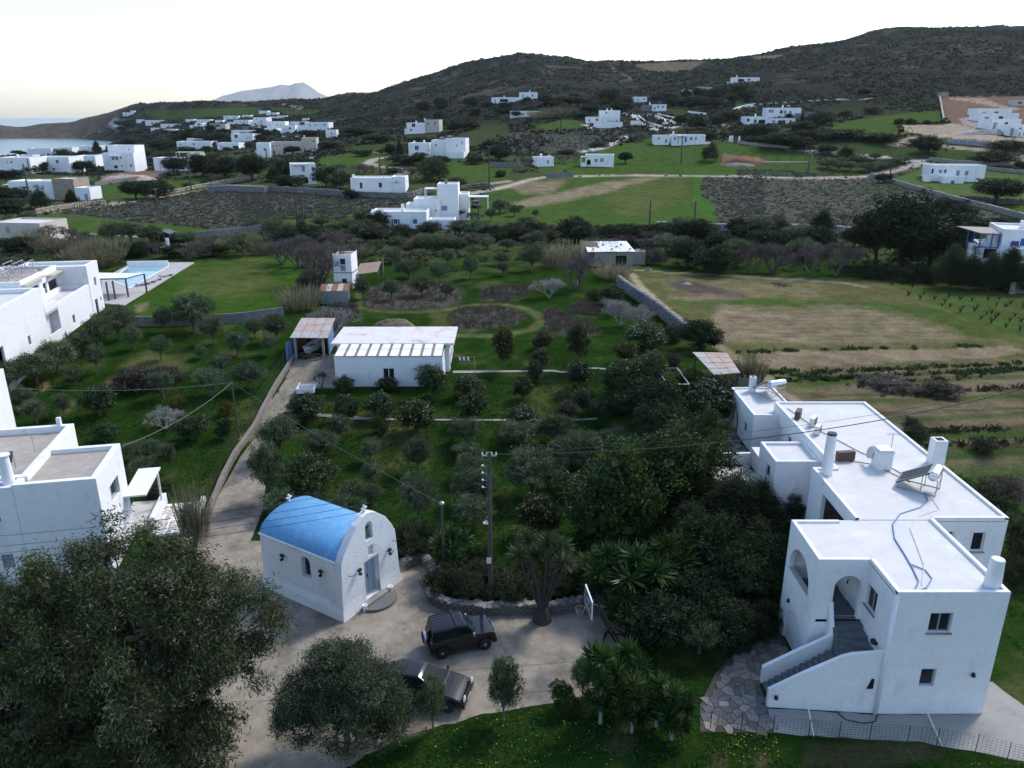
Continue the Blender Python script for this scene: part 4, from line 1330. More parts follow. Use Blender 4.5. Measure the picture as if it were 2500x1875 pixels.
for i, (x, y, rz, l) in enumerate([(19.6, 49.7, 60, 'brown air conditioning unit at the far end of the long white roof'),
                                   (20.15, 48.4, 55, 'brown and white air conditioning unit in the middle of three on the long roof'),
                                   (19.95, 47.0, 60, 'white air conditioning unit nearest the wing on the long roof'),
                                   (20.0, 42.75, 8, 'wide brown air conditioning unit between the tall and the square chimney')]):
    r_ = empty('air_conditioner', (x, y, 6.4), R(rz), l, 'air conditioner', 'air conditioners on the long roof')
    w = .55 if i == 3 else .42
    MB().box(-w, w, -.16, .16, .06, .62).obj('casing', BROWNM if i in (0, 3) else WHITEP, r_)
    MB().box(-w + .05, w - .05, -.168, -.162, .1, .58).obj('grille', BROWNM, r_)
    for q in (-w + .05, w - .12):
        MB().box(q, q + .07, -.16, .16, 0, .058).obj('foot', GALV, r_)


# ================================================================== HOUSE ON THE LEFT
def left_house():
    root = empty('house', (-23.8, 40.3, 0), R(11.5), 'white two-storey house cut by the left edge, roof terraces and white canopy', 'house')
    wf = {'m': WHITEF, 'bars': 1, 'd': .3}
    block(root, -4.4, 0, 0, 5.2, -.1, 6.4, .28,
          {'r': [(1.9, 3.7, 3.85, 5.0, 'w', wf)]}, PLAS, ROOFG, .36)
    block(root, -12, -3.9, 1.0, 9.3, -.1, 6.45, .42, {'r': [], 'b': []}, PLAS, ROOFG, .38)
    block(root, -12, -4.4 - .002, -.02, 1.0, -.1, 6.3, .16, {'f': [(12 - 6.2, 12 - 5.3, 4.3, 5.15, 'w', {'m': SHUT, 'bars': 1}), (12 - 5.75, 12 - 5.1, 1.3, 2.2, 's', {'m': SHUTG})]}, PLAS, PLAS, .3)
    block(root, -14, -9.4, 9.3 + .002, 14, -.1, 9.2, .3, None, PLAS, ROOFG, .3)
    c = chimney(root, -4.75, .65, 6.2, 1.75, .3)
    MB().lathe([(.24, 0), (.36, .03), (.36, .09), (.24, .1)], 14, Mloc(-4.75, .65, 7.95)).obj('chimney_cap', PLAS, c)
    MB().box(-4.85, -4.6, 9.0, 9.25, 6.4, 7.0).obj('vent_pipe', PLAS, root)
    # canopy and terrace
    MB().box(-.05, 1.35, 4.0, 8.2, 3.15, 3.25).obj('canopy', WHITEF, root)
    for y in (7.9,):
        MB().box(1.1, 1.22, y, y + .12, 0, 3.15).obj('canopy_post', WHITEF, root)
    MB().box(.9, 1.25, 5.3, 9.0, -.1, .9).obj('terrace_wall', PLAS, root)
    MB().box(-1.0, .9, 5.2, 9.0, -.1, .4).obj('terrace', TILEW, root)
    k = 0
    for i in range(5):
        for j in range(9):
            if random.random() < .1: continue
            x, y = 1.35 + .43 * i + random.uniform(-.05, .05), 4.5 + .45 * j + random.uniform(-.05, .05)
            pts = [(x + .24 * math.cos(t + random.uniform(-.25, .25)) * random.uniform(.8, 1), y + .25 * math.sin(t) * random.uniform(.8, 1)) for t in [2 * math.pi * q / 6 + i for q in range(6)]]
            MB().prism(pts, .1, .235 + random.uniform(0, .01)).obj('terrace_stone', TILEW if random.random() < .85 else mat('ochre_stone', (.45, .36, .2), .9, .2), root)
    MB().box(1.3, 3.6, 4.3, 8.6, -.1, .2).obj('terrace', PLASF, root)
    MB().box(3.6, 3.9, 4.2, 8.7, -.1, .55).obj('terrace_wall', PLAS, root)
    sp = MB().sheet((-6.6, 2.0, 6.7), (-5.2, 2.6, 6.75), (-5.3, 3.2, 7.2), (-6.8, 2.8, 7.2), .07).obj('solar_panel', mat('collector_glass', (.05, .055, .065), .15, .05, spec=.5), root)
    MB().tube([(-6.5, 2.1, 6.1), (-6.5, 2.1, 6.7)], .025, 4).tube([(-5.3, 3.1, 6.1), (-5.3, 3.1, 7.1)], .025, 4).tube([(-6.7, 2.7, 6.1), (-6.7, 2.7, 7.1)], .025, 4).obj('panel_stand', GALV, sp)
    MB().tube([(-4.7, 4.6, 6.4), (-4.7, 4.6, 7.6)], .02, 4).tube([(-4.9, 4.4, 7.4), (-4.4, 4.9, 7.5)], .01, 3).obj('aerial', GALV, root)


left_house()


# ================================================================== APARTMENT BLOCK AND POOL
def apartment():
    zb = 2.2
    root = empty('apartment_building', (-46.2, 65.9, zb), math.atan2(96.4 - 65.9, -51.67 + 46.2), 'white two-storey apartment building with balconies and rows of solar frames', 'building')
    z = lambda v: v - zb
    wd = {'m': mat('brown_frame', (.16, .11, .08), .6, .1), 'bars': 0, 'd': .2}
    block(root, -8, 13.1, 0, 9, -.5, z(9.35), .45, {'f': [(8 + 8.1, 8 + 8.65, z(5.1), z(6.0), 'w', wd), (8 + .6, 8 + 2.75, z(4.0), z(6.6), 'o', {'d': .9})],
                                                    'r': []}, PLAS, ROOFW, .5)
    block(root, 13.1, 16.6, .9, 9, -.5, z(8.6), .25, {'f': [(.4, 1.4, z(3.3), z(5.4), 'd', {'m': SHUTG})]}, PLAS, ROOFW, .3)
    MB().box(13.1, 16.6, -.02, .9, z(6.3), z(6.55)).obj('balcony_slab', BEIGE, root)
    MB().box(13.1, 16.6, -.03, .15, z(6.55), z(7.35)).obj('balcony_wall', PLAS, root)
    MB().box(13.1, 16.6, -.03, .12, -.5, z(4.15)).obj('balcony_wall', PLAS, root)
    block(root, 16.6, 27.0, 0, 3.2, -.5, z(6.85), .55, {'f': [(20.2 - 16.6, 20.9 - 16.6, z(4.2), z(5.15), 'w', wd)]}, PLAS, ROOFW, .35)
    block(root, 16.6, 27.0, 3.2, 9, -.5, z(9.3), .3, {'f': [(5.6, 6.6, z(6.3), z(8.5), 'w', wd), (.6, 4.6, z(7.9), z(8.7), 'o', {'d': .8}), (7.2, 10.0, z(6.9), z(8.4), 'o', {'d': 1.2})]}, PLAS, ROOFG, .4)
    MB().box(16.7, 22.5, 2.7, 3.15, z(8.8), z(8.95)).obj('eaves_slab', BEIGE, root)
    MB().box(23.5, 26.9, 2.5, 3.15, z(8.55), z(8.7)).obj('eaves_slab', BEIGE, root)
    block(root, 27.0, 31.1, -.05, 8, -.5, z(9.05), .35, {'f': [(28.9 - 27, 29.6 - 27, z(6.75), z(7.75), 'w', wd), (28.0 - 27, 28.95 - 27, z(3.4), z(5.2), 'w', wd), (30.0 - 27, 30.4 - 27, z(4.6), z(5.1), 'w', wd)]}, PLAS, ROOFW, .5)
    for k in range(3):
        y = 5.2 + 1.1 * k
        for x in (17.5, 21.0, 24.3):
            MB().tube([(x, y - .6, z(9.05)), (x + 2.6, y - .6, z(9.05)), (x + 2.6, y + .4, z(10.0)), (x, y + .4, z(10.0)), (x, y - .6, z(9.05))], .045, 4).tube([(x + .2, y + .4, z(9.0)), (x + .2, y + .4, z(10.0))], .04, 4).tube([(x + 2.4, y + .4, z(9.0)), (x + 2.4, y + .4, z(10.0))], .04, 4).obj('solar_frame', GALV, root)
    MB().box(23.0, 23.8, 3.4, 3.75, z(9.05), z(9.75)).obj('roof_unit', GALV, root)
    # garden swing frame standing before it
    sw = empty('swing_frame', gpt('E', 385, 920), R(100), 'tall dark brown timber swing frame before the apartment building wall', 'swing')
    BW = mat('dark_brown_timber', (.06, .04, .032), .8, .2)
    for x in (-2.7, 2.7):
        MB().tube([(x - .1, -1.0, -.3), (x, 0, 3.2)], .09, 5).tube([(x + .1, 1.0, -.3), (x, 0, 3.2)], .09, 5).tube([(x, -.6, 1.3), (x, .6, 1.3)], .05, 4).tube([(x, -.5, 1.3), (x, .25, 2.4)], .05, 4).tube([(x, .5, 1.3), (x, -.25, 2.4)], .05, 4).obj('end_frame', BW, sw)
    MB().tube([(-2.9, 0, 3.2), (2.9, 0, 3.2)], .1, 6).obj('top_beam', BW, sw)


apartment()


def pool():
    P = lambda x, y: gpt('E', x, y)
    deck = [P(*q) for q in ((800, 610), (960, 622), (1500, 292), (1030, 290), (780, 420))]
    m = MB()
    m.prism([(p.x, p.y) for p in deck], 2.5, 3.12)
    tag(m.obj('pool_terrace', mat('terrace_screed', (.42, .40, .38), .9, .12, .8, .2, 10)), kind='structure')
    w = [P(*q) for q in ((1000, 487), (1290, 328), (1000, 332), (862, 425))]
    rim = [P(*q) for q in ((1003, 494), (1306, 323), (985, 327), (848, 428))]
    root = empty('swimming_pool', (w[0].x, w[0].y, 3.1), 0, 'light blue swimming pool on the grey terrace behind the apartment building', 'pool')
    L = lambda p: (p.x - w[0].x, p.y - w[0].y)
    MB().prism([L(p) for p in rim], .0, .07).obj('rim', WHITEF, root)
    MB().prism([L(p) for p in w], .05, .085).obj('water', POOLM, root)
    wl = MB().box(0, 14.5, 0, .25, 0, .9).obj('low_wall', PLASF, root)
    a, b = L(P(985, 330)), L(P(1300, 322))
    wl.location = (a[0], a[1], 0)
    wl.scale.x = math.hypot(b[0] - a[0], b[1] - a[1]) / 14.5
    wl.rotation_euler = (0, 0, math.atan2(b[1] - a[1], b[0] - a[0]))
    # timber pergola with white cover
    TB = mat('grey_timber', (.11, .09, .075), .85, .2)
    g_ = empty('pergola', (-53, 101, 3.1), 0, 'timber pergola with white awning beside the pool', 'pergola')
    cs = [(-57.2, 105.9), (-50.3, 105.5), (-51.3, 102.2), (-56.5, 101.6)]
    q = [(x + 53, y - 101, 2.6) for x, y in cs]
    MB().sheet(q[3], q[2], q[1], q[0], .06).obj('awning', WHITEF, g_)
    for i in range(4):
        a, b = q[i], q[(i + 1) % 4]
        MB().tube([(a[0], a[1], 2.48), (b[0], b[1], 2.48)], .08, 5).obj('beam', TB, g_)
    for x, y in cs + [(-52.8, 100.0), (-52.4, 100.9)]:
        MB().box(x + 53 - .09, x + 53 + .09, y - 101 - .09, y - 101 + .09, -.1, 2.5).obj('post', TB, g_)
    for i, (x, y) in enumerate(((1105, 470), (1150, 455), (1195, 435), (1280, 400))):
        p = P(x, y)
        r_ = empty('sun_lounger', (p.x, p.y, 3.12), R(60), 'pale slatted lounger, %s along the pool edge' % ('nearest', 'second', 'third', 'farthest')[i], 'sun lounger', 'loungers beside the pool')
        for k in range(6):
            MB().box(-1 + .34 * k, -1 + .34 * k + .28, -.45, .45, .30, .36).obj('slat', TILEW, r_)
        for sx in (-.9, .9):
            MB().box(sx - .05, sx + .05, -.4, .4, -.05, .30).obj('leg', TILEW, r_)


pool()
# ================================================================== YARD: DRIVE, WALLS, PAVING
DRIVE = mat('worn_drive_concrete', (.29, .25, .20), .9, .30, 1.1, .5, 22, stain=(.13, .115, .085), stain_s=.36, stain_lo=.45, detail=12)
GP = lambda c, x, y: tuple(gpt(c, x, y)[:2])
yard = [(-20.4, 44.3), (-19.3, 41.5), (-18.3, 37), (-17.4, 31), (-16.5, 20), GP('Z', 740, 1659), GP('W', 350, 860), GP('K', 350, 1400), GP('K', 600, 1340), GP('K', 840, 1272),
        GP('K', 1180, 1215), GP('K', 1480, 1172), GP('K', 1800, 1150), (5.5, 30.6), (6.3, 33.0), (6.1, 35.2), (5.8, 36.5), (5.16, 37.3), (3.9, 37.0), (2.1, 36.6), (-1.2, 36.5),
        (-3.1, 36.8), (-4.2, 37.4), (-4.5, 39.1), (-4.6, 40.6), (-5.4, 41.5), (-6.4, 41.5), (-8.5, 43.6), (-12.5, 44.3), (-16.9, 44.3)]


def edgy(poly, step=.5, amp=.09):
    out = []
    for i in range(len(poly)):
        a, b = poly[i], poly[(i + 1) % len(poly)]
        n = max(1, int(math.hypot(b[0] - a[0], b[1] - a[1]) / step))
        for k in range(n):
            t = k / n
            out.append((a[0] + (b[0] - a[0]) * t + random.uniform(-amp, amp), a[1] + (b[1] - a[1]) * t + random.uniform(-amp, amp)))
    return out


def flat_sheet(name, poly, z, m_, kind='structure', t=.05):
    n = len(poly)
    pts = [Vector((x, y, 0)) for x, y in poly]
    tr = tessellate_polygon([pts])
    q = MB()
    fs = []
    for a, b, c in tr:
        cr = (pts[b] - pts[a]).cross(pts[c] - pts[a]).z
        fs.append((a, b, c) if cr > 0 else (c, b, a))
    q.add([(x, y, z) for x, y in poly], fs)
    q.add([(x, y, z) for x, y in poly] + [(x, y, z - t) for x, y in poly], [(i, (i + 1) % n, n + (i + 1) % n, n + i) for i in range(n)])
    return tag(q.obj(name, m_), kind=kind)


def ribbon(name, Lp, Rp, m_, dz=.03, n=40, kind='structure'):
    def rs(P, t):
        P = np.array(P)
        d = np.concatenate([[0], np.cumsum(np.hypot(*np.diff(P, axis=0).T))])
        return np.stack([np.interp(t * d[-1], d, P[:, k]) for k in (0, 1)], -1)
    t = np.linspace(0, 1, n)
    a, b = rs(Lp, t), rs(Rp, t)
    k = 5
    V, F = [], []
    for j in range(k):
        p = a + (b - a) * j / (k - 1)
        V.append(np.column_stack([p, land(p[:, 0], p[:, 1]) + dz]))
    V = np.stack(V, 1).reshape(-1, 3)
    idx = np.arange(n * k).reshape(n, k)
    F = np.stack([idx[:-1, :-1], idx[:-1, 1:], idx[1:, 1:], idx[1:, :-1]], -1).reshape(-1, 4)
    return tag(link(name, np_mesh(name, V, F, m_)), kind=kind)


flat_sheet('driveway', edgy(yard), .03, DRIVE)
ribbon('driveway', [(-20.4, 44.25), (-20.9, 48), (-21.2, 52), (-21.4, 56), (-21.2, 60)], [(-16.9, 44.25), (-17.35, 48.5), (-18.5, 53.1), (-19.0, 56.3), (-20.2, 59.5)], DRIVE, .034)
JN = mat('dark_joint', (.10, .09, .075), .95, .3)  # dark colour of the concrete joint lines
dv = bpy.data.objects['driveway']
for A, B in ((('K', 300, 900), ('K', 2000, 775)), (('K', 900, 1120), ('K', 1900, 1010)), (('N', 1560, 1215), ('N', 1900, 1205)), (('O', -30, 1330), ('O', 250, 1560)), (('O', 1060, 1250), ('O', 1280, 1420))):
    a, b = gpt(*A), gpt(*B)
    d = (b - a).normalized() * .015
    MB().add([(a.x - d.y, a.y + d.x, .033), (a.x + d.y, a.y - d.x, .033), (b.x + d.y, b.y - d.x, .033), (b.x - d.y, b.y + d.x, .033)], [(0, 1, 2, 3)]).obj('joint', JN, dv)
flat_sheet('house_apron', edgy([(11.7, 27.75), (12.8, 27.6), (17.9, 27.2), (21.9, 26.1), (24.8, 26.6), (23.3, 31.0), (21.65, 31), (21.65, 28.85), (16.7, 28.85), (11.8, 29.25)], .6, .05), .022, CONC)
ribbon('garden_path', [GP('F', 300, 1450), GP('F', 640, 1475), GP('F', 1020, 1495), GP('F', 1900, 1500), GP('F', 2212, 1500), GP('G', 250, 1645), GP('G', 500, 1645)],
       [GP('F', 300, 1470), GP('F', 640, 1500), GP('F', 1020, 1508), GP('F', 1900, 1512), GP('F', 2212, 1512), GP('G', 250, 1658), GP('G', 500, 1658)], CONC, .05, 60)
ribbon('garden_path', [GP('F', 1440, 1125), GP('F', 2000, 1122), GP('F', 2212, 1118), GP('G', 350, 1272), GP('G', 600, 1266)],
       [GP('F', 1440, 1143), GP('F', 2000, 1136), GP('F', 2212, 1132), GP('G', 350, 1285), GP('G', 600, 1278)], CONC, .05, 50)


# stone pieces: a few shared lumps
def lump(seed, sx, sy, sz, r=.16):
    rr = random.Random(seed)
    m = MB()
    n = 7
    a = [2 * math.pi * i / n + rr.uniform(-.25, .25) for i in range(n)]
    k = [rr.uniform(.8, 1.08) for _ in range(n)]
    bot = [(.5 * sx * math.cos(t) * q * 1.12, .5 * sy * math.sin(t) * q * 1.12) for t, q in zip(a, k)]
    top = [(x * (1 - r), y * (1 - r)) for x, y in bot]
    mid = bot
    vs = [(x, y, -sz / 2) for x, y in top] + [(x, y, -sz * .25) for x, y in mid] + [(x, y, sz * .25) for x, y in mid] + [(x, y, sz / 2 + rr.uniform(-.1, .1) * sz) for x, y in top]
    fs = [tuple(range(n))[::-1], tuple(range(3 * n, 4 * n))]
    for l in range(3):
        fs += [(l * n + i, l * n + (i + 1) % n, (l + 1) * n + (i + 1) % n, (l + 1) * n + i) for i in range(n)]
    m.add(vs, fs)
    return m


def along(P, t):
    P = np.array(P, float)
    d = np.concatenate([[0], np.cumsum(np.hypot(*np.diff(P[:, :2], axis=0).T))])
    x = [np.interp(t, d, P[:, k]) for k in (0, 1)]
    i = min(np.searchsorted(d, t, 'right') - 1, len(P) - 2)
    v = P[i + 1, :2] - P[i, :2]
    return x[0], x[1], math.atan2(v[1], v[0]), d[-1]


def smooth_path(P, n=6):
    P = [np.array(p, float) for p in P]
    out = []
    for i in range(len(P) - 1):
        p0, p1, p2, p3 = P[max(i - 1, 0)], P[i], P[i + 1], P[min(i + 2, len(P) - 1)]
        for k in range(n):
            t = k / n
            out.append(.5 * (2 * p1 + (p2 - p0) * t + (2 * p0 - 5 * p1 + 4 * p2 - p3) * t * t + (3 * p1 - p0 - 3 * p2 + p3) * t ** 3))
    out.append(P[-1])
    return [tuple(p) for p in out]


def curb_wall(name, path, h, w, m_, label, cat='wall', top=0.0):
    """continuous wall body along a path, following the ground"""
    P = [tuple(p[:2]) for p in path]
    n = len(P)
    Lf, Rt = [], []
    for i in range(n):
        a, b = P[max(i - 1, 0)], P[min(i + 1, n - 1)]
        d = Vector((b[0] - a[0], b[1] - a[1])).normalized()
        nx, ny = -d.y * w / 2, d.x * w / 2
        Lf.append((P[i][0] + nx, P[i][1] + ny))
        Rt.append((P[i][0] - nx, P[i][1] - ny))
    base = P[0]
    root = empty(name, (base[0], base[1], gz(*base)), 0, label, cat)
    z0 = gz(*base)
    q = MB()
    vs = []
    for i in range(n):
        z = gz(*P[i])
        hh = h * (1 + .08 * math.sin(i * 2.1) * top)
        for (x, y), zz in ((Rt[i], z - .3), (Lf[i], z - .3), (Lf[i], z + hh), (Rt[i], z + hh)):
            vs.append((x - base[0], y - base[1], zz - z0))
    fs = []
    for i in range(n - 1):
        for k in range(4):
            fs.append((4 * i + k, 4 * i + (k + 1) % 4, 4 * i + 4 + (k + 1) % 4, 4 * i + 4 + k))
    fs += [(3, 2, 1, 0), tuple(4 * (n - 1) + k for k in range(4))]
    q.add(vs, fs)
    q.obj('wall_core', m_, root)
    return root


# curved retaining wall behind the parked cars
cw = smooth_path([(-6.6, 41.0), (-6.0, 41.45), (-5.3, 41.4), (-4.75, 40.7), (-4.6, 39.8), (-4.62, 38.6), (-4.3, 37.5), (-3.3, 36.85), (-1.2, 36.55), (.9, 36.65), (2.2, 36.62), (3.9, 37.1), (5.2, 37.5)], 5)
W_ = curb_wall('stone_wall', cw, .62, .46, STONED, 'low curved stone wall with crazy-paved top behind the black off-roader', 'wall')
LW = along(cw, 0)[3]
faces = [lump(60 + i, .34, .2, .21, .2).mesh('stone', STONED) for i in range(6)]
i = 0
_n = 60
_pl, _pr = [], []
for k in range(_n + 1):
    x, y, a, _ = along(cw, LW * k / _n)
    _pl.append((x - math.sin(a) * .25, y + math.cos(a) * .25))
    _pr.append((x + math.sin(a) * .25, y - math.cos(a) * .25))
cwtop = empty('wall_top', (6.6, -41.0, 0))
cwtop.parent = W_
PVC = [mat('cap_%d' % k, c, .9, .3, 2, .4, 16) for k, c in enumerate([(.22, .21, .19), (.28, .265, .235), (.17, .165, .155)])]
voronoi_after = (_pl + _pr[::-1], PVC, cwtop)
for row in range(3):
    t = .15 + .16 * (row % 2)
    while t < LW - .1:
        x, y, a, _ = along(cw, t)
        s = -.20
        o = link('stone', faces[i % 6], W_, (x + math.sin(a) * .20 + 6.6, y - math.cos(a) * .20 - 41.0, .11 + .2 * row), a + random.uniform(-.1, .1))
        o.scale = (random.uniform(.85, 1.1), 1, random.uniform(.85, 1.05))
        i += 1
        t += .345

# wall and fence along the left side of the drive
lw = smooth_path([(-18.9, 39.8), (-19.5, 42.5), (-20.6, 46.6), (-21.45, 51.7), (-21.85, 56.3), (-21.8, 61.2), (-22.2, 67.9), (-22.3, 76)], 4)
curb_wall('drive_wall', lw, .45, .32, mat('weathered_wall_render', (.21, .18, .16), .95, .25, 1.5, .5, 14), 'long weathered low wall along the left side of the concrete drive', 'wall', 1)
fr_ = empty('wire_fence', (-21.5, 55, 0), 0, 'wire fence with thin posts on the low wall beside the drive', 'fence')
tops = []
for k in range(17):
    x, y, a, L_ = along(lw, 3.2 + 2.05 * k)
    x -= .3
    z = gz(x, y)
    MB().tube([(x + 21.5, y - 55, z - .1), (x + 21.5 + random.uniform(-.06, .06), y - 55, z + 1.6)], .025, 4).obj('post', WOODP, fr_)
    tops.append((x + 21.5, y - 55, z))
for hgt in (.7, 1.1, 1.5):
    MB().tube([(x, y, z + hgt) for x, y, z in tops], .006, 3).obj('wire', WOODP, fr_)


# crazy paving
def voronoi_paving(parent, poly, cell, z, mats, name='paving_stone', gap=.03, th=.05, lo=None):
    xs, ys = [p[0] for p in poly], [p[1] for p in poly]
    pts = []
    y = min(ys) - cell
    r = 0
    while y < max(ys) + cell:
        x = min(xs) - cell + (r % 2) * cell * .5
        while x < max(xs) + cell:
            pts.append((x + random.uniform(-.5, .5) * cell, y + random.uniform(-.5, .5) * cell))
            x += cell
        y += cell * .9
        r += 1
    A = np.array(poly)
    for i, (cx, cy) in enumerate(pts):
        if not inside(A, np.array([cx]), np.array([cy]))[0]: continue
        c = [(cx - cell, cy - cell), (cx + cell, cy - cell), (cx + cell, cy + cell), (cx - cell, cy + cell)]
        for j, (qx, qy) in enumerate(pts):
            if j == i or abs(qx - cx) + abs(qy - cy) > 3.2 * cell: continue
            dx, dy = qx - cx, qy - cy
            d = math.hypot(dx, dy)
            nx, ny = dx / d, dy / d
            k = d / 2 - gap / 2
            out = []
            for a, b in zip(c, c[1:] + c[:1]):
                da, db = (a[0] - cx) * nx + (a[1] - cy) * ny - k, (b[0] - cx) * nx + (b[1] - cy) * ny - k
                if da <= 0: out.append(a)
                if da * db < 0:
                    t = da / (da - db)
                    out.append((a[0] + (b[0] - a[0]) * t, a[1] + (b[1] - a[1]) * t))
            c = out
            if len(c) < 3: break
        if len(c) < 3: continue
        zz = z + random.uniform(-.004, .012)
        MB().prism(c, zz - th, zz).obj(name, random.choice(mats), parent)


voronoi_paving(voronoi_after[2], voronoi_after[0], .34, .665, voronoi_after[1], 'cap_stone', .035, .07)
PV = [mat('flag_%d' % k, c, .85, .22, 2.5, .4, 14) for k, c in enumerate([(.15, .15, .145), (.19, .18, .165), (.25, .23, .19), (.10, .105, .11), (.20, .185, .155), (.14, .125, .10)])]
fp = empty('crazy_paving', (0, 0, 0))
tag(fp, kind='structure')
voronoi_paving(fp, [(8.6, 27.9), (8.9, 29.4), (10.1, 31.4), (11.8, 33.2), (14.2, 34.6), (14.2, 31.5), (12.0, 31.1), (11.75, 29.3), (11.8, 27.8)], .46, .05, PV)
bed = flat_sheet('paving_bed', [(8.4, 27.8), (8.8, 29.5), (10.0, 31.6), (11.6, 33.4), (14.3, 35), (14.28, 31.4), (12.0, 31.0), (11.9, 29.3), (11.9, 27.7)], .018, mat('paving_joint_soil', (.075, .068, .055), .95, .3, 3))
PVW = [mat('pale_flag_%d' % k, c, .85, .2, 2.5, .3, 14) for k, c in enumerate([(.42, .41, .39), (.36, .355, .34), (.47, .46, .43)])]
fp2 = tag(empty('terrace_paving', (0, 0, 0)), kind='structure')
voronoi_paving(fp2, [(13.6, 45.0), (16.1, 45.0), (16.5, 46.6), (16.6, 49.2), (13.5, 49.0)], .55, 3.06, PVW, th=.4)
voronoi_paving(fp2, [(14.2, 50.0), (17.1, 50.0), (17.1, 58.5), (15.2, 58.5)], .6, 3.06, PV, th=.3)
tw = MB().box(0, 3.4, 0, .25, 0, .95).obj('terrace_wall', PLAS, None, (13.2, 49.4, 2.9), R(2))
tag(tw, 'short white wall across the paved terrace left of the side wing', 'wall')

# mesh fence in front of the house
mf = empty('mesh_fence', (10.2, 27.8, 0), 0, 'dark wire mesh fence on thin posts in front of the right house', 'fence')
fpts = [(8.9, 28.0), (10.24, 27.85), (11.6, 27.7), (13.1, 27.45), (14.4, 27.35), (15.7, 27.25), (17.3, 27.1), (18.5, 26.95), (20.0, 26.6), (21.1, 26.15), (22.6, 25.6), (24.5, 25.2)]
for x, y in fpts:
    MB().tube([(x - 10.2, y - 27.8, -.1), (x - 10.2, y - 27.8, 1.0)], .02, 4).obj('post', IRON, mf)
q = MB()
for zz in [.05 + .13 * k for k in range(8)]:
    q.tube([(x - 10.2, y - 27.8, zz) for x, y in fpts], .006, 3, False)
for a, b in zip(fpts[:-1], fpts[1:]):
    L_ = math.hypot(b[0] - a[0], b[1] - a[1])
    for k in range(int(L_ / .16)):
        t = k / int(L_ / .16)
        x, y = a[0] + (b[0] - a[0]) * t - 10.2, a[1] + (b[1] - a[1]) * t - 27.8
        q.tube([(x, y, .03), (x, y, .97)], .005, 3, False)
tag(q.obj('wire_mesh', IRON, mf), kind='stuff')
for i, (x0, y0, x1, y1) in enumerate(((13.6, 28.9, 13.35, 27.5), (18.95, 28.8, 18.75, 26.95))):
    tag(MB().tube([(x0, y0, .3), (x1, y1, .06)], .035, 6).obj('white_pipe', WHITEP), 'white drain pipe on the concrete apron, %s of the two' % ('left' if i == 0 else 'right'), 'pipe', 'drain pipes at the house front')


# ================================================================== VEHICLES
PAINTB = mat('black_car_paint', (.006, .006, .008), .14, .05, 2, spec=.5)
PAINTG = mat('dark_grey_car_paint', (.018, .017, .018), .16, .05, 2, metal=.1, spec=.5)
TYRE = mat('tyre_rubber', (.018, .018, .018), .85, .1, 8)
RIM = mat('alloy_rim', (.36, .37, .39), .35, .05, 6, metal=.8)
LAMPG = mat('lamp_lens', (.62, .64, .66), .12, .05, 4, spec=.6)
REDL = mat('red_lamp_lens', (.35, .02, .02), .2, .05, 4)
CGLASS = mat('car_glass', (.012, .02, .02), .15, .05, 1, spec=.08)
TRIM = mat('black_trim', (.02, .02, .02), .6, .1, 5)


def rnd(o, w=.075):
    b = o.modifiers.new('rounding', 'BEVEL')
    b.width, b.segments, b.limit_method, b.angle_limit = w, 3, 'ANGLE', R(28)
    o.data.polygons.foreach_set('use_smooth', np.ones(len(o.data.polygons), bool))
    o.data.set_sharp_from_angle(angle=R(50))


